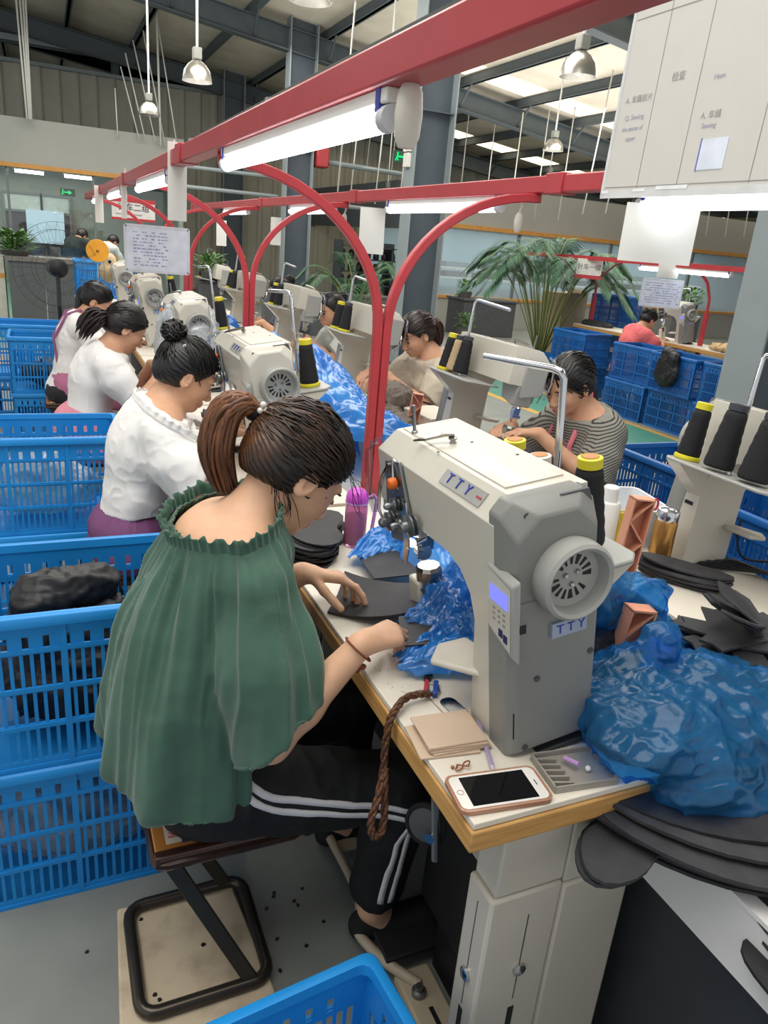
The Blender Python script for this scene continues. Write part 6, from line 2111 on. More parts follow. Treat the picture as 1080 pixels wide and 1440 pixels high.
stack((1.235, .91, .80), 13, 'petal', .14, .005, G_('charcoal petal piece of the upper fanned pile at right'), 'petal pieces fanned over the bench edge', 8, [LEAG, LEA, LEAG], .9, .02, .8, lift=.0012, fan=lambda k: (k * 1.13 + 1) % 3.0)
for k in range(7):
    a = 1.2 + k * .32
    mb = MB()
    P = [(0, -.012), (.05, -.028), (.10, -.022), (.125, 0), (.10, .022), (.05, .028), (0, .012)]
    el = .35 + .12 * (k % 3)
    mb.prism(P, 0, .004, lambda x, y, z, a=a, el=el: (x * math.cos(a) * math.cos(el) - y * math.sin(a) - z * math.sin(el) * math.cos(a), x * math.sin(a) * math.cos(el) + y * math.cos(a) - z * math.sin(el) * math.sin(a), x * math.sin(el) + z * math.cos(el)))
    o = obj('leather_piece', mb, LEAG, smooth=30, loc=(1.25, .875, .884 + .004 * k))
    tag(o, ORD[k] + ' charcoal leaf piece counted clockwise, standing out of the fanned pile at right', 'leather piece', 'petal pieces fanned in the trough')
stack((1.03, .555, .70), 9, 'sole', .17, .006, G_('charcoal sole shaped piece at the right frame edge below the blue bag'), 'large sole pieces, right heap', 21, [LEAG, LEA], .12, .02, -.6, sag=.05)
stack((.90, .610, .712), 10, 'sole', .185, .006, G_('large charcoal sole shaped piece below the big blue bag'), 'large sole pieces below the blue bag', 11, [LEAG, LEA], .14, .03, -.5, sag=.05)
stack((.775, .655, .705), 4, 'vamp', .085, .006, G_('charcoal curved piece at the trough lip left of the large sole pieces'), 'curved pieces at the trough lip', 12, LEAG, .2, .02, .2, sag=.12)
stack((.90, .37, .64), 10, 'sole', .12, .006, G_('dark piece of the low pile at the lower right corner'), 'dark pieces at the lower right corner', 13, [LEA, LEAG], .5, .03, 1.2)
# the piece being sewn and two spare ones on the bench
def draped(name, lab, quad, lift, m, th=.003, n=10, world_z=T):
    mb = MB()
    top_, bot = [], []
    q = [Vector(p) for p in quad]
    for i in range(n + 1):
        for j in range(n + 1):
            u, v = i / n, j / n
            p = (q[0] * (1 - u) + q[1] * u) * (1 - v) + (q[3] * (1 - u) + q[2] * u) * v
            z = lift(u, v)
            top_.append((p.x, p.y, world_z + .002 + z + th))
            bot.append((p.x, p.y, world_z + .002 + z))
    k = n + 1
    N_ = len(top_)
    fs = []
    for i in range(n):
        for j in range(n):
            a = i * k + j
            fs += [(a, a + k, a + k + 1, a + 1), (N_ + a, N_ + a + 1, N_ + a + k + 1, N_ + a + k)]
    ed = [j for j in range(k)] + [k * i + n for i in range(1, k)] + [k * n + n - j for j in range(1, k)] + [k * (n - i) for i in range(1, n)]
    for a, b in zip(ed, ed[1:] + ed[:1]):
        fs.append((a, b, N_ + b, N_ + a))
    mb.add(top_ + bot, fs)
    t = thing(name, lab, 'leather piece', tuple(quad[0][:2]) + (world_z,))
    obj('sheet', mb, m, t, world=True, smooth=60)
    return t
draped('leather_piece', 'black leather piece under the hands, one corner curling up at the post', [(.515, 1.345, 0), (.60, 1.47, 0), (.745, 1.33, 0), (.655, 1.19, 0)], lambda u, v: .05 * max(0, u - .55) ** 1.5 * 2.2 * (1 - v) + .012 * v * (1 - u) + .09 * v * v * .6, LEA)
draped('leather_piece', 'black leather piece lying behind the needle post on the blue film', [(.655, 1.42, 0), (.67, 1.58, 0), (.79, 1.53, 0), (.80, 1.36, 0)], lambda u, v: .03 + .03 * v, LEA)
draped('leather_piece', 'black leather piece under the right hand beside the side tray', [(.575, 1.10, 0), (.62, 1.21, 0), (.72, 1.17, 0), (.70, 1.05, 0)], lambda u, v: .045 + .02 * v, LEA)

# ---------------------------------------------------------------- small things on the near bench
def R3(a):
    return Matrix.Rotation(a, 3, 'Z')
ph = thing('smartphone', 'white faced smartphone with dark screen in a rose clear case on the bench corner', 'phone', (.577, .741, T), .0)
a_ = math.atan2(.744 - .748, .651 - .5)
pa = math.radians(-7)
def rrect(x, y, c, z, n=5):
    P = []
    for sx, sy, a0 in ((1, 1, 0), (-1, 1, PI / 2), (-1, -1, PI), (1, -1, 1.5 * PI)):
        for k in range(n):
            q = a0 + PI / 2 * k / (n - 1)
            P.append(Vector((sx * (x - c) + c * math.cos(q), sy * (y - c) + c * math.sin(q), z)))
    return P
ph.rotation_euler = (0, 0, pa)
obj('case', MB().loft([rrect(.0735, .0375, .012, 0), rrect(.0755, .0395, .013, .002), rrect(.0755, .0395, .013, .0085), rrect(.0735, .0375, .012, .0095), rrect(.0715, .0355, .011, .0085)], cap=True), mat('rose_case', 'c99578', .2, trans=.3), ph)
obj('front_glass', MB().loft([rrect(.0708, .0348, .010, .004), rrect(.0708, .0348, .010, .0093)]), mat('phone_white', 'e9e6e0', .15), ph)
obj('screen', MB().loft([rrect(.0535, .0305, .001, .0092), rrect(.0535, .0305, .001, .0096)]), mat('phone_screen', '0b0c0e', .06), ph)
obj('home_button', MB().tube([(-.0622 + .0048 * math.cos(q), .0048 * math.sin(q), .0096) for q in np.linspace(0, 2 * PI, 21)[:-1]], .0005, 5, closed=True), mat('rose_ring', 'cdb8a8', .2, metal=.6), ph)
obj('speaker_slot', MB().loft([rrect(.0008, .006, .0007, .0093), rrect(.0008, .006, .0007, .0097)]), DARK, ph).location = (.062, 0, 0)
nbk = thing('note_pad', 'stack of beige card pieces on the bench beside the machine foot', 'card', (.57, .885, T), 0)
CARD = mat('beige_card', 'c9b29a', .75, var=.03)
for k in range(5):
    o = obj('card', MB().loft([rrect(.052, .043, .002, .0), rrect(.052, .043, .002, .0026)]), CARD, nbk)
    o.location = (.002 * ((k * 3) % 4 - 1.5) - (.014 if k == 0 else 0), -.003 * (4 - k) * .6, .001 + .0032 * k)
    o.rotation_euler = (0.012 * (4 - k) * .0, 0, -.1 + .03 * ((k * 5) % 3 - 1))
pn = thing('pencil', 'thin lilac pen beside the beige cards', 'pen', (.622, .848, T + .005), 0)
obj('barrel', MB().tube([(.016, .062, 0), (-.026, -.058, 0)], .0042, 6), mat('lilac_plastic', 'a99ab8', .3), pn)
obj('tip', MB().tube([(-.026, -.058, 0), (-.031, -.072, 0)], [.0038, .0006], 6), mat('lilac_tip', 'cfc7d6', .3), pn)
tk = thing('earring', 'tiny copper coloured trinket on the bench before the cards', 'trinket', (.552, .806, T + .003))
obj('loop', MB().tube([(.012 * math.cos(q) * (1 + .3 * math.sin(3 * q)), .006 * math.sin(2 * q), .002 + .002 * math.cos(q)) for q in np.linspace(0, 2 * PI, 29)[:-1]], .0013, 5, closed=True), mat('copper', 'a8684a', .3, metal=.7), tk)
obj('bead', MB().ell((-.016, .004, .0), (.003, .003, .003)), MATS['copper'], tk)
ov = thing('belt_cover', 'black oval opening cover in the bench top beside the machine foot', 'cover', (.618, .955, T), .15)
obj('plate', MB().loft([rrect(.016, .030, .013, -.001), rrect(.016, .030, .013, .0012)]), mat('gloss_black', '101216', .12), ov)
bx = thing('bobbin_tray', 'grey sectioned bobbin tray between the smartphone and the big blue bag', 'tray', (.715, .745, T), -.12)
TG = mat('tray_grey', '9b968c', .5)
obj('floor', MB().span((-.05, -.04, 0), (.06, .04, .003)), TG, bx)
for x in (-.05, .06):
    obj('rim', MB().span((x - .0015, -.04, 0), (x + .0015, .04, .012)), TG, bx)
for y in (-.04, .04):
    obj('rim', MB().span((-.05, y - .0015, 0), (.06, y + .0015, .012)), TG, bx)
for k in range(5):
    obj('divider', MB().bar((-.048, -.028 + .014 * k, .006), (-.015, -.034 + .014 * k, .006), .003, .010), TG, bx)
lb = obj('lilac_bobbin', MB().tube([(.0, .0, 0), (.010, -.024, .003)], .004, 8), mat('lilac_bright', 'c49ad0', .3), loc=(.715, .765, T + .0125))
tag(lb, 'lilac plastic tube lying across the bobbin tray', 'tube')
pin = obj('white_bead', MB().ell((0, 0, 0), (.005, .005, .005)), WHITE, loc=(.74, .735, T + .0085), smooth=180)
tag(pin, 'white bead in the bobbin tray', 'bead')
# seam line between board and machine insert
sm = obj('bench_seam', MB().bar((.585, 1.02, T + .0003), (.60, .84, T + .0003), .0018, .0006), mat('seam_brown', '8f7c62', .8))
tag(sm, 'thin brown seam line running along the bench board', 'seam')
# handwriting in pencil on the bench
pw = MB()
rd = random.Random(4)
for r_ in range(5):
    for k in range(6):
        if rd.random() < .75:
            q = Vector((.535 + .018 * r_ + rd.uniform(-.003, .003), 1.12 - .02 * k, T + .0004))
            pw.bar(q, q + Vector((rd.uniform(-.006, .006), rd.uniform(-.009, .009), 0.0001)), .0012, .0004)
tag(obj('pencil_marks', pw, mat('pencil_grey', 'a8a39a', .8), kind='stuff'), 'faint pencil handwriting on the near bench top', 'writing')
# beaded brown cord with a key clip hanging over the edge
ROPE = mat('brown_cord', '42271a', .5, var=.2, scale=190, col2='8a5a30', thr=.62, bump=.3, bscale=260)
ln = thing('lanyard', 'brown beaded cord hanging in a loop over the bench edge', 'cord', (.53, .96, T))
def twist(path, r, w, k):
    P = bez(path, 90)
    out = []
    T_ = np.gradient(np.array(P), axis=0)
    for i, (p, t_) in enumerate(zip(P, T_)):
        t_ = unit(t_)
        e1 = unit(np.cross(t_, (.2, .9, .37)))
        e2 = np.cross(t_, e1)
        out.append(p + (e1 * math.cos(i * .55 + k) + e2 * math.sin(i * .55 + k)) * w)
    return out
la = [(.588, .992, .800), (.565, .99, .805), (.535, .985, .806), (.508, .965, .803), (.492, .955, .785), (.486, .95, .74), (.484, .945, .69), (.468, .925, .65), (.455, .915, .615), (.462, .912, .585), (.478, .915, .59), (.484, .925, .62), (.485, .935, .67), (.487, .944, .70)]
for k in range(3):
    obj('strand', MB().tube(twist(la, .005, .0038, k * 2.1), .0038, 6), ROPE, ln, world=True, smooth=180)
kc = thing('key_clip', 'red and blue clip on the beaded cord, lying before the blue film', 'clip', (.600, 1.012, T))
obj('red_bar', MB().bar((-.018, -.012, .006), (.004, .026, .006), .008, .008), mat('clip_red', 'b8343c', .3), kc, bevel=.001)
obj('blue_bar', MB().bar((-.004, -.022, .006), (.02, .018, .006), .009, .008), mat('clip_blue', '2d4a9c', .3), kc, bevel=.001)
obj('ring', MB().tube([(.004 + .012 * math.cos(q), .004 + .018 * math.sin(q), .006) for q in np.linspace(0, 2 * PI, 21)[:-1]], .0018, 6, closed=True), CHROME, kc)
obj('black_ends', MB().bar((.006, .03, .006), (.02, .045, .006), .012, .009), DARK, kc)
# pink water bottle
pb = thing('water_bottle', 'pink clear water bottle with magenta lid standing behind the black stack', 'bottle', (.715, 1.70, T))
obj('jar', MB().lathe([(.0, .0), (.028, .0), (.030, .006), (.030, .105), (.027, .122), (.025, .124), (.027, .105), (.0275, .01), (0, .008)], 24, cap=False), mat('pink_clear', 'e9a6d0', .08, trans=.75, ior=1.3), pb)
obj('tea', MB().lathe([(.0, .009), (.0265, .009), (.0265, .085), (0, .085)], 20), mat('pale_tea', 'c98a5a', .2, trans=.4), pb)
obj('lid', MB().lathe([(.029, .122), (.030, .125), (.030, .136), (.027, .148), (.018, .158), (0, .162)], 24), mat('magenta_lid', 'c94fc4', .35), pb)
obj('lid_ring', MB().lathe([(.0305, .120), (.031, .122), (.0305, .125)], 24, cap=False), mat('lilac_bright', ''), pb)
obj('strap', MB().tube([(.028, 0, .13), (.045, -.004, .14), (.054, -.006, .128), (.052, -.006, .10), (.046, -.005, .04)], .005, 8), mat('pink_strap', 'd890d0', .35), pb)

# ---------------------------------------------------------------- things across the trough
CORAL = mat('coral_plastic', 'd99878', .45, var=.04)
def rack(lab, loc, h, w, d, rz_, rot=None):
    t = thing('folding_rack', lab, 'rack', loc, rot=rot or (0, 0, rz_), group='coral lattice racks')
    obj('spine', MB().span((-w / 2, 0, 0), (w / 2, .004, h)), CORAL, t)
    for x in (-w / 2, w / 2 - .004):
        obj('side', MB().span((x, -d, 0), (x + .004, 0, h)), CORAL, t)
    for z in (0, h - .004):
        obj('end', MB().span((-w / 2, -d, z), (w / 2, 0, z + .004)), CORAL, t)
    n = max(3, int(h / w))
    for k in range(n):
        z0, z1 = .004 + (h - .008) * k / n, .004 + (h - .008) * (k + 1) / n
        a, b = ((-w / 2 + .003, z0), (w / 2 - .003, z1)) if k % 2 else ((w / 2 - .003, z0), (-w / 2 + .003, z1))
        obj('web', MB().bar((a[0], -d * .5, a[1]), (b[0], -d * .5, b[1]), d * .9, .004, (0, 0, 1)), CORAL, t)
    return t
rack('tall coral lattice rack standing before the white basket', (1.262, 1.30, .70), .335, .055, .028, .5, (0, .07, -.25))
rack('coral lattice rack leaning out of the blue bag behind the near machine', (.985, .975, .70), .24, .055, .03, .5, (0, .12, -.2))
rack('small coral lattice rack on the white box far across the line', (1.47, 2.93, T + .002), .16, .05, .028, .2, (0, .1, -.4))
wbx = thing('white_box', 'flat cream box on the far bench before the beige tee woman', 'box', (1.60, 2.98, T), .1)
obj('tray', MB().loft([rrect(.09, .13, .01, 0), rrect(.09, .13, .01, .05)]), TOP, wbx, bevel=.003)
obj('lid', MB().loft([rrect(.093, .133, .01, .05), rrect(.093, .133, .01, .062)]), TOP, wbx, bevel=.002)
wt = thing('glue_bottle', 'white plastic bottle with stepped neck before the basket', 'bottle', (1.40, 1.52, T))
obj('body', MB().lathe([(0, 0), (.032, 0), (.034, .005), (.034, .135), (.03, .145), (.022, .147), (.02, .15), (.02, .185), (.016, .19), (0, .19)], 20), mat('white_plastic', 'e9e8e2', .4), wt, smooth=35)
obj('cap', MB().lathe([(.021, .15), (.0215, .186), (.018, .19), (0, .191)], 20), mat('cap_white', 'f1f0ec', .35), wt, smooth=35)
yt = thing('yellow_tube', 'yellow thread tube standing right of the white bottle', 'tube', (1.435, 1.50, T))
obj('tube', MB().lathe([(.012, 0), (.019, .0), (.019, .006), (.014, .01), (.0135, .11), (.0155, .114), (.0155, .12), (.009, .12), (.009, .004)], 18, cap=False), mat('mustard_plastic', 'd6b92c', .4), yt, smooth=35)
bk = thing('white_basket', 'white rectangular plastic basket behind the coral rack', 'basket', (1.54, 1.60, T), -.2)
m = MB()
m.loft([rrect(.075, .095, .02, .0), rrect(.09, .11, .022, .11), rrect(.095, .115, .024, .112), rrect(.095, .115, .024, .118), rrect(.086, .106, .02, .118), rrect(.072, .092, .018, .006)], cap=False)
obj('tub', m, mat('basket_white', 'dfe2e6', .35), bk, smooth=40)
obj('tub_floor', MB().loft([rrect(.074, .094, .02, 0), rrect(.074, .094, .02, .006)]), MATS['basket_white'], bk)
sc = thing('scissors', 'red handled scissors standing in the white basket', 'scissors', (1.56, 1.52, T + .05), 0)
for s_ in (-1, 1):
    obj('handle', MB().tube([(.012 * s_ + .01 * math.cos(q), .0, .075 + .016 * math.sin(q)) for q in np.linspace(0, 2 * PI, 17)[:-1]], .0035, 6, closed=True), mat('scissor_red', 'd2323a', .35), sc)
    obj('blade', MB().bar((.006 * s_, 0, .06), (-.004 * s_, 0, -.03), .008, .003), ZINC, sc)
fl = thing('vacuum_flask', 'gold steel vacuum flask with chrome lid on the far bench', 'flask', (1.475, 1.375, T))
GOLD = mat('gold_lacquer', 'b98a4c', .28, metal=.75, var=.03)
obj('body', MB().lathe([(0, 0), (.028, 0), (.03, .003), (.03, .135), (.028, .14), (0, .14)], 28), GOLD, fl, smooth=35)
obj('lid', MB().lathe([(.029, .140), (.0295, .142), (.0295, .163), (.027, .168), (.022, .168), (.021, .165), (0, .165)], 28), CHROME, fl, smooth=35)
stp = thing('strap_bundle', 'bundle of black straps lying at the foot of the nearest far machine', 'straps', (1.66, 1.28, T))
for k in range(6):
    P = bez([(-.10 + .02 * k, .09 - .01 * k, .006 + .004 * k), (-.02 + .01 * k, .03, .008 + .004 * k), (.05, -.0 - .015 * k, .006 + .005 * k), (.13, -.05 - .012 * k, .006 + .003 * k)], 10)
    m = MB()
    rg_ = []
    for i, p in enumerate(P):
        rg_.append([Vector(p) + Vector((dx, dy, dz)) for dx, dy, dz in ((-.004, -.006, 0), (.004, .006, 0), (.004, .006, .0025), (-.004, -.006, .0025))])
    m.loft(rg_)
    obj('strap', m, LEA, stp)
ck = thing('cable', 'thin black cable drooping behind the nearest far machine', 'cable', (1.78, 1.33, T))
obj('cord', MB().tube(bez([(-.02, .05, .12), (-.025, .04, .06), (-.01, .02, .012), (.05, -.01, .006), (.09, -.02, .006)], 16), .0035, 6), DARK, ck, smooth=180)
tp = thing('tan_pouch', 'round tan pouch at the right photo edge on the far bench', 'pouch', (1.84, 1.22, .80))
V, Q = blob([ell_((1.84, 1.22, .86), (.06, .07, .06), None, .02), ell_((1.86, 1.2, .90), (.04, .04, .03), None, .02)], .007)
surf('skin', crumple(V, Q, .006, 14, 3, .79), Q, mat('tan_vinyl', 'b59c80', .5), tp)
cm = obj('cut_marks', MB().bar((1.40, 1.12, T + .0006), (1.50, 1.02, T + .0006), .003, .0008).bar((1.46, 1.18, T + .0006), (1.56, 1.14, T + .0006), .003, .0008), DARK, kind='stuff')
tag(cm, 'dark scratch marks on the far bench top', 'scratches')
# folded wipes of the second far machine
for fm_, nm in ((0, 'nearest far machine'),):
    pass

# ---------------------------------------------------------------- stool, floor pad, pedal, knee lever
SB = mat('dark_bronze_steel', '4a443c', .3, metal=.7, var=.06)
st = thing('stool', 'worn stool with taped seat board, slanted flat legs and looped base', 'stool', (.26, 1.28, 0))
def lp(x0, x1, y0, y1, z, c=.035, n=5):
    P = []
    for cx, cy, a0 in ((x1 - c, y1 - c, 0), (x0 + c, y1 - c, PI / 2), (x0 + c, y0 + c, PI), (x1 - c, y0 + c, 1.5 * PI)):
        for k in range(n):
            q = a0 + PI / 2 * k / (n - 1)
            P.append((cx + c * math.cos(q), cy + c * math.sin(q), z))
    return P
obj('base_loop', MB().tube(lp(.085, .355, 1.135, 1.415, .028), .014, 10, closed=True), SB, st, world=True, smooth=60)
obj('leg', MB().bar((.145, 1.175, .395), (.315, 1.137, .03), .03, .012, (0, 1, 0)), mat('dark_olive_steel', '2c2b25', .45), st, world=True, bevel=.002)
obj('leg', MB().bar((.145, 1.385, .395), (.315, 1.41, .03), .03, .012, (0, 1, 0)), MATS['dark_olive_steel'], st, world=True, bevel=.002)
obj('seat_frame', MB().tube(lp(.125, .42, 1.16, 1.41, .385, .02, 3), .011, 8, closed=True).tube([(.13, 1.165, .40), (.41, 1.165, .40)], .01, 8), mat('brown_tube', '3c2a22', .25, metal=.3), st, world=True)
obj('seat_board', MB().span((.125, 1.16, .397), (.42, 1.41, .407)), mat('brown_tape', 'b5793a', .3, var=.06), st, world=True, bevel=.003)
obj('edge_tape', MB().span((.122, 1.157, .392), (.425, 1.178, .4085)), mat('dark_tape', '4a2c22', .2), st, world=True, bevel=.003)
sl = MB().span((.148, 1.19, .4075), (.178, 1.275, .4081))
obj('label_strip', sl, mat('label_cream', 'd9cfc0', .5), st, world=True)
text('福利', .022, mat('label_red', 'c03a34', .5), MW(st).inverted() @ Vector((.163, 1.225, .4085)), cols((0, -1, 0), (1, 0, 0)), st)
obj('label_edge', MB().span((.179, 1.185, .4075), (.192, 1.28, .4081)), mat('label_navy', '3c4a68', .5), st, world=True)
for x, y, a, who in ((.225, 2.57, 0, 'woman with the bun'), (.15, 3.99, 0, 'woman with the pink wrap'), (.09, 5.33, 0, 'woman with the long ponytail'), (2.075, 2.43, PI, 'striped shirt woman'), (2.055, 3.77, PI, 'woman in the beige tee'),
                     (2.055, 5.18, PI, 'woman lifting a cloth'), (2.055, 6.48, PI, 'furthest woman of the far row'), (6.11, 6.83, -.17, 'woman in the salmon tee')):
    dup(st, (x, y, 0), a, 'looped base stool under the ' + who, 'work stools')
pad = thing('floor_pad', 'stained cream foam pad under the stool', 'pad', (.2, 1.27, 0))
pm = MB()
pm.loft([[Vector(p) for p in ((.062, 1.437, z), (.035, 1.03, z), (.365, 1.055, z), (.335, 1.415, z))] for z in (0.001, .014)])
obj('foam', pm, mat('stained_cream', 'c7b79c', .8, var=.03, scale=14, col2='8f7f66', thr=.68), pad, world=True, bevel=.006)
rd = random.Random(8)
for k, (x, y) in enumerate(((.112, 1.385), (.125, 1.17), (.118, 1.185), (.235, 1.27), (.40, 1.33), (.43, 1.37), (.425, 1.36), (.47, 1.33), (.475, 1.315), (.50, 1.36), (.40, 1.24), (.385, 1.16), (.52, 1.25), (.05, 1.35), (.37, 1.30), (.46, 1.20))):
    z = .0148 if k < 4 else .0008
    m = MB().prism([(rd.uniform(.004, .007) * math.cos(q), rd.uniform(.003, .006) * math.sin(q)) for q in np.linspace(0, 2 * PI, 6)[:-1]], 0, .002)
    tag(obj('leather_scrap', m, DARK, loc=(x - (.06 if k == 13 else 0), y, z), rot=(0, 0, k)), 'tiny black scrap lying on the cream pad inside the stool loop' if k < 4 else 'tiny black scrap lying on the grey floor by the stool', 'scrap', 'black scraps on the pad' if k < 4 else 'black scraps on the floor')
pd = thing('treadle', 'cream steel treadle frame under the near bench', 'treadle', (.65, 1.1, 0))
CS = mat('cream_treadle', 'b9ab93', .45, var=.05)
obj('rail', MB().span((.615, .72, .0), (.70, 1.05, .03)), CS, pd, world=True, bevel=.006)
obj('slot', MB().span((.652, .86, .0298), (.662, .95, .031)), DARK, pd, world=True)
obj('arm', MB().tube(bez([(.655, 1.0, .035), (.60, 1.08, .04), (.57, 1.17, .045), (.60, 1.22, .05), (.61, 1.30, .05), (.60, 1.44, .06)], 20), .012, 8), CS, pd, world=True, smooth=60)
obj('plate', MB().span((.60, 1.40, .035), (.72, 1.52, .05)), CS, pd, world=True, bevel=.006)
obj('bolt', MB().lathe([(.016, .03), (.016, .042), (.009, .044), (.009, .055), (0, .055)], 10, (.645, .985, 0)), ZINC, pd, world=True)
obj('foot_plate', MB().box((.70, 1.13, .052), (.20, .14, .012)), mat('black_rubber', '17181a', .7), pd, world=True, bevel=.004)
kl = thing('knee_lifter', 'round black knee pad on a steel rod hanging below the near bench', 'knee lifter', (.62, .98, .74))
obj('rod', MB().tube([(.62, .985, .74), (.62, .985, .58), (.622, .955, .44)], .008, 8), ZINC, kl, world=True)
obj('pad', MB().lathe([(.0, -.012), (.034, -.012), (.042, -.006), (.043, .004), (.036, .009), (.034, .006), (0, .006)], 24, (.618, 1.0, .49), axis((-.75, -.6, .25))), mat('black_rubber', ''), kl, world=True, smooth=35)
obj('pad_disc', MB().lathe([(.034, .0062), (.03, .0085), (0, .0085)], 20, (.618, 1.0, .49), axis((-.75, -.6, .25))), mat('pad_grey', '4c4f50', .5), kl, world=True)
obj('clamp', MB().lathe([(.011, -.01), (.011, .012), (0, .012)], 10, (.618, .975, .485), axis((-.7, -.6, 0))), CHROME, kl, world=True)
rl_ = thing('linkage_rod', 'grey slanted rod joining the treadle below the near bench', 'rod', (.72, 1.1, 0))
obj('rod', MB().tube([(.68, 1.16, .42), (.76, 1.02, .12), (.80, .99, .05)], .009, 8), ZINC, rl_, world=True)
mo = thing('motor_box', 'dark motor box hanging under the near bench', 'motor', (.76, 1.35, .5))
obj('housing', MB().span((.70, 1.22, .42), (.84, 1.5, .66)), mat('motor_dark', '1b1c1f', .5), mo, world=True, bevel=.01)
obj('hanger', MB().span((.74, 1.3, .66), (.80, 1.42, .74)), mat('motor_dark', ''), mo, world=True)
cbx = thing('added_dark_box', 'added black box filling the shaded space under the near bench behind the leg', 'control box', (.76, .98, .3))  # added to darken the shaded space below the bench
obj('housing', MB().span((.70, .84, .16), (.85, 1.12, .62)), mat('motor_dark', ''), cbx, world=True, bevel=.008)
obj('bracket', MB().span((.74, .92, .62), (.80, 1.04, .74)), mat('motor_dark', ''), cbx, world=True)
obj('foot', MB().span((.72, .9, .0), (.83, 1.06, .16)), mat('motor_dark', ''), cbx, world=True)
mc = thing('floor_cable', 'dark cable looping on the floor behind the bench leg', 'cable', (1.1, .9, 0))
obj('cord', MB().tube(bez([(1.0, 1.15, .02), (1.18, 1.0, .02), (1.2, .85, .02), (1.08, .78, .02), (.98, .80, .02)], 24), .008, 6), mat('motor_dark', ''), mc, world=True, smooth=180)
fb = thing('floor_board', 'brown grey board lying on the floor behind the bench leg', 'board', (1.03, .82, 0))
obj('board', MB().prism([(.95, .7), (1.1, .74), (1.12, .86), (.98, .92)], .0, .01), mat('board_brown', '5f5850', .7), fb, world=True)
bl = thing('rag', 'small blue rag on the floor at the foot of the bench leg', 'rag', (.78, .68, 0))
V, Q = blob([ell_((.765, .665, .02), (.03, .03, .05), None, .01)], .005)
surf('cloth', crumple(V, Q, .008, 20, 2, 0), Q, FILM, bl)
tn = thing('tan_canister', 'olive grey bag standing under the bench beyond the near hand', 'bag', (.64, 2.0, 0))
V, Q = blob([ell_((.58, 1.92, .3), (.07, .08, .3), None, .05)], .009)
surf('cloth', crumple(V, Q, .012, 9, 4, 0), Q, mat('olive_cloth', '6f6f58', .8, var=.08), tn)
# ---------------------------------------------------------------- fan, disc, palm and pot plants, other line
fan = thing('pedestal_fan', 'black pedestal fan with a big wire guard before the grey counter', 'fan', (.095, 6.95, 0))
FB = mat('fan_black', '1d1e20', .4)
obj('pole', MB().tube([(0, 0, .03), (0, 0, 1.12)], .018, 10), FB, fan)
obj('foot', MB().lathe([(.22, 0), (.22, .02), (.05, .04), (.0, .04)], 24), FB, fan)
obj('motor', MB().lathe([(.0, -.09), (.05, -.09), (.075, -.05), (.075, .05), (.04, .07), (0, .07)], 16, (0, 0, 1.16), axis((.25, -1, 0))), FB, fan)
RF = axis((.25, -1, 0))
def fr_(a, r, d):
    return Vector((0, 0, 1.16)) + RF @ Vector((r * math.cos(a), r * math.sin(a), d))
for k in range(3):
    m = MB()
    a0 = 2 * PI * k / 3
    m.add([fr_(a0 - .1, .06, .05), fr_(a0 + .25, .06, .09), fr_(a0 + .55, .30, .10), fr_(a0 + .1, .32, .06), fr_(a0 - .1, .06, .054), fr_(a0 + .25, .06, .094), fr_(a0 + .55, .30, .104), fr_(a0 + .1, .32, .064)],
          [(0, 1, 2, 3), (7, 6, 5, 4), (0, 4, 5, 1), (1, 5, 6, 2), (2, 6, 7, 3), (3, 7, 4, 0)])
    obj('blade', m, clear('smoky_blade', (.88, .89, .89), .03, .3) if k == 0 else MATS['smoky_blade'], fan)
gd = MB()
for r, d in ((.36, .08), (.30, .13), (.2, .15), (.1, .155), (.30, .03), (.2, .01)):
    gd.tube([fr_(2 * PI * k / 40, r, d) for k in range(40)], .0016, 4, closed=True)
for k in range(28):
    a = 2 * PI * k / 28
    gd.tube([fr_(a, .1, .155), fr_(a, .2, .15), fr_(a, .30, .13), fr_(a, .36, .08), fr_(a, .30, .03), fr_(a, .2, .01)], .0009, 4)
obj('wire_guard', gd, FB, fan, kind='stuff')
yd = thing('yellow_disc', 'round yellow disc on a thin rod above the far crates', 'disc', (.41, 6.9, .9))
obj('disc', MB().lathe([(0, -.006), (.088, -.006), (.09, 0), (.088, .006), (0, .006)], 28, (0, 0, .42), axis((0, -1, .1))), mat('disc_yellow', 'f0a51f', .45), yd)
obj('hub', MB().ell((0, -.01, .42), (.012, .01, .012)), mat('disc_hub', 'a56a1c', .5), yd)
obj('rod', MB().tube([(0, .02, -.1), (0, .01, .42)], .006, 6), CHROME, yd)
bb = thing('cream_toy', 'cream rounded cover with one dark spot on the furthest near machine', 'cover', (.52, 7.25, 1.2))
V, Q = blob([ell_((.52, 7.2, 1.14), (.09, .09, .09), None, .03), ell_((.52, 7.2, 1.24), (.06, .06, .06), None, .03)], .01)
surf('shell', V, Q, mat('cream_shell', 'd9c39a', .5), bb)
obj('spot', MB().ell((0, -.115, .03), (.014, .01, .014)), DARK, bb)

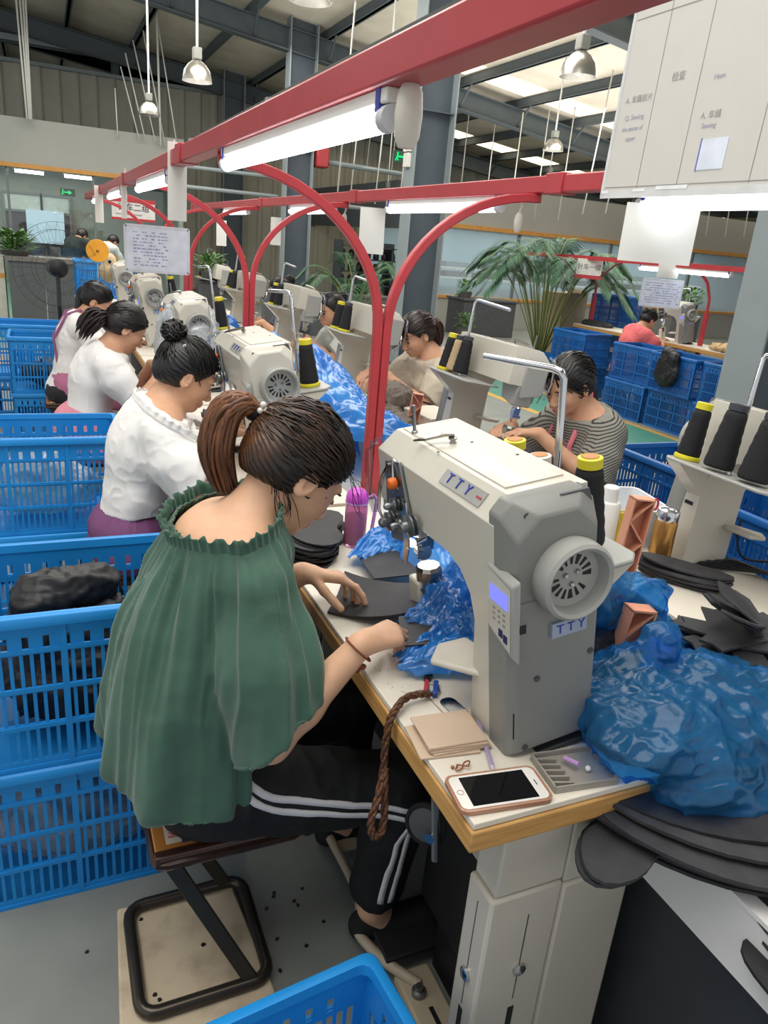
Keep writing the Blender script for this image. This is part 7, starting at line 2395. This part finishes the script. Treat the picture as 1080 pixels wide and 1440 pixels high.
LEAF = mat('palm_leaf', '3f6b45', .5, var=.12, scale=6, col2='234a33')
LEAF2 = mat('shrub_leaf', '5f8a3a', .5, var=.15, scale=9, col2='37602a')
STEM = mat('palm_stem', '7f8a4a', .6)
def leaf(m, p, d, L, w, up=(0, 0, 1), droop=.15):
    d = unit(d)
    s_ = unit(np.cross(d, up) + 1e-6)
    n_ = np.cross(s_, d)
    p = np.array(p)
    a = p + d * L * .45 - n_ * 0 + np.array((0, 0, -droop * L * .2))
    b = p + d * L + np.array((0, 0, -droop * L))
    m.add([p, a + s_ * w, b, a - s_ * w, a + n_ * w * .3], [(0, 1, 4), (1, 2, 4), (2, 3, 4), (3, 0, 4)])
def palm(lab, loc, H_, n, L, seed, spread=1.0, lw=.011):
    rd = random.Random(seed)
    t = thing('potted_palm', lab, 'palm', loc)
    obj('pot', MB().lathe([(0, 0), (.16, 0), (.2, .28), (.21, .3), (.18, .3), (.17, .26), (0, .25)], 20), mat('pot_clay', '6d675f', .7), t)
    for k in range(n):
        a = 2 * PI * (k * .382) + rd.uniform(-.2, .2)
        e = rd.uniform(.05, 1.0)
        st_ = unit((math.cos(a) * e * .5, math.sin(a) * e * .5, 1))
        o = np.array((math.cos(a) * .05, math.sin(a) * .05, .27))
        hb = H_ * rd.uniform(.45, .62) 
        P = bez([o, o + st_ * hb * .6, o + st_ * hb + np.array((math.cos(a) * .06, math.sin(a) * .06, 0)) * spread, o + st_ * hb + np.array((math.cos(a) * L * .55, math.sin(a) * L * .55, L * .42 * (1.1 - e))) * spread,
                 o + st_ * hb + np.array((math.cos(a) * L, math.sin(a) * L, L * (.35 - e * .75))) * spread], 22)
        f_ = obj('frond', MB().tube(P, [.009 - .0075 * i / 21 for i in range(22)], 5), STEM, t, smooth=180)
        m = MB()
        for i in range(9, 22):
            tg_ = unit(P[i] - P[i - 1])
            sd = unit(np.cross(tg_, (0, 0, 1)) + 1e-6)
            for s_ in (-1, 1):
                for q in (0, .25, .5, .75):
                    pp_ = P[i] * (1 - q) + P[i - 1] * q
                    ll = L * .46 * (1 - .45 * abs((i - 15) / 8))
                    leaf(m, pp_, tg_ * .75 + sd * s_ * .8 + np.array((0, 0, .12 - .1 * rd.random())), ll, lw, droop=.3)
        obj('leaflets', m, LEAF, f_, smooth=0, kind='stuff')
    return t
palm('tall potted areca palm with arching fronds among the blue crates', (6.45, 9.0, 0), 2.3, 40, .68, 4, lw=.0085)
palm('faint smaller palm standing between the dark column and the socket column', (4.3, 10.9, 0), 1.5, 12, .6, 6, lw=.008)
def shrub(lab, loc, r, h, n, seed, pot=(.14, .2), m_=None, lf=.09):
    rd = random.Random(seed)
    t = thing('potted_plant', lab, 'plant', loc, group='small pot plants')
    obj('pot', MB().lathe([(0, 0), (pot[0] * .8, 0), (pot[0], pot[1]), (pot[0] * .9, pot[1]), (0, pot[1] * .9)], 16), mat('pot_dark', '55534f', .6), t)
    m = MB()
    for k in range(n):
        a, e = rd.uniform(0, 2 * PI), rd.uniform(.1, 1)
        p = np.array((math.cos(a) * r * e * .7, math.sin(a) * r * e * .7, pot[1] + h * rd.uniform(.0, .75)))
        leaf(m, p, (math.cos(a) * .8, math.sin(a) * .8, rd.uniform(.1, 1.1)), lf * rd.uniform(.7, 1.3), lf * .2, droop=.2)
    obj('foliage', m, m_ or LEAF2, t, smooth=0, kind='stuff')
    return t
shrub('leafy green plant on the counter end at the far left', (-.36, 11.8, 1.02), .3, .3, 240, 1, (.2, .06), lf=.14)
shrub('round bushy plant in a grey planter right of the socket column', (7.67, 13.5, .72), .22, .26, 160, 2, (.16, .12))
shrub('small green plant behind the far machines, left of the dark column', (1.56, 8.1, 1.06), .17, .2, 140, 3, (.09, .1))
shrub('green plant behind the machines of the other line, before the pale glass', (9.1, 9.0, .95), .3, .3, 160, 5, (.14, .15))
shrub('low green plant in front of the grey planter box', (7.3, 12.7, .0), .25, .35, 140, 9, (.15, .2))
pl = thing('planter_box', 'dark grey planter box on the floor left of the palm', 'planter', (8.0, 13.5, 0), .0)
obj('body', MB().span((-.5, -.35, 0), (.7, .35, .68)), mat('planter_dark', '4c4d50', .6), pl, bevel=.01)
obj('rim', MB().span((-.53, -.38, .68), (.73, .38, .72)), mat('planter_dark', ''), pl, bevel=.005)
ps = thing('plant_stand', 'dark stand carrying the small plant behind the far machines', 'stand', (1.56, 8.1, 0))
obj('column', MB().span((-.1, -.1, 0), (.1, .1, 1.05)), mat('planter_dark', ''), ps, bevel=.01)
obj('cap', MB().span((-.12, -.12, 1.05), (.12, .12, 1.06)), mat('planter_dark', ''), ps)
p9 = thing('plant_stand', 'dark stand carrying the plant of the other line', 'stand', (9.1, 9.0, 0))
obj('column', MB().span((-.15, -.15, 0), (.15, .15, .94)), mat('planter_dark', ''), p9, bevel=.01)
obj('cap', MB().span((-.17, -.17, .94), (.17, .17, .95)), mat('planter_dark', ''), p9)

# the other production line, right
f2 = thing('lamp_frame', 'red lamp frame of the other line, far right beyond the aisle', 'frame', (6.3, 6.6, 0))
obj('beam', MB().span((6.27, 3.2, 1.60), (6.33, 9.4, 1.65)), RED, f2, world=True)
for y in (4.4, 6.35, 8.3):
    obj('post', MB().span((6.69, y - .02, 0), (6.73, y + .02, 1.15)), RED, f2, world=True)
    obj('arm', MB().tube([(6.71, y, 1.13), (6.70, y, 1.3), (6.62, y, 1.47), (6.48, y, 1.57), (6.3, y, 1.61)], .018, 6), RED, f2, world=True)
lamp(6.3, 5.75, 7.1, 'lit tube on the red beam of the other line', 1.60)
s2 = thing('line_sign', 'white sign with red base hanging below the beam of the other line', 'sign', (6.3, 8.0, 1.515), -.9)
obj('plate', MB().box((0, 0, 0), (.32, .015, .2)), mat('sign_white', ''), s2)
obj('red_band', MB().box((0, -.001, -.115), (.34, .02, .045)), RED, s2)
text('针车一组', .075, DINK, (0, -.0085, .0), cols((1, 0, 0), (0, 0, 1)), s2)
for s_ in (-1, 1):
    obj('arm', MB().tube([(.12 * s_, 0, -.12), (.2 * s_, 0, -.06), (.32 * s_, 0, .06), (.42 * s_, 0, .1)], .012, 6), mat('dark_red', '6d2a30', .4), s2)
sheet('notice_board', 'white notice sheet with printed rows above the salmon tee woman', 'board', (6.25, 6.62, 1.46), .42, .29, cols((1, -.75, 0), (.0, 0, 1)), .01, 9, m=mat('notice_white', 'cfd3e2', .5), ink=mat('faint_blue_ink', ''), cover=.95, seed=8, margin=.06, frame=mat('board_edge', ''))
sheet('hanging_paper', 'blank cream sheet on the beam of the other line above the notice', 'paper', (6.22, 6.55, 1.64), .22, .16, cols((1, -.75, 0), (0, 0, 1)), curl=.02)
t2 = bench(6.5, 6.95, 5.0, 6.7, 'cream bench of the other line with pale shoe pieces')
t3 = bench(6.5, 6.95, 6.72, 8.4, 'cream bench of the other line before the salmon tee woman')
m7 = dup(M1, (6.62, 6.45, T), (0, math.radians(-9), -.1), 'sewing machine of the other line before the salmon tee woman')
m8 = dup(M1, (6.78, 5.35, T), (0, math.radians(-9), PI), 'sewing machine of the other line nearest the steel column')
for k, ly in enumerate((.1, .18, .26)):
    cone_on(m8, .15, ly, ['left', 'middle', 'right'][k] + ' black cone on the other line machine near the steel column', h=.15, base=False, top='black')
heap('shoe_pieces', 'pale tan shoe pieces piled on the bench of the other line', 'shoe pieces', [ell_((6.62, 5.85, .82), (.12, .25, .05), None, .03)], mat('tan_pieces', 'c7a878', .7, var=.12, scale=18), .01, .025, 12, 31, T)
cb = thing('carton', 'tan carton standing behind the palm on the crates', 'carton', (7.2, 9.6, .0), .3)
obj('box', MB().span((-.3, -.2, 0), (.3, .2, 1.12)), mat('carton_tan', 'b9a98c', .8), cb)
obj('flap', MB().box((-.05, -.25, 1.16), (.5, .12, .01), Matrix.Rotation(.5, 3, 'X')), mat('carton_tan', ''), cb)
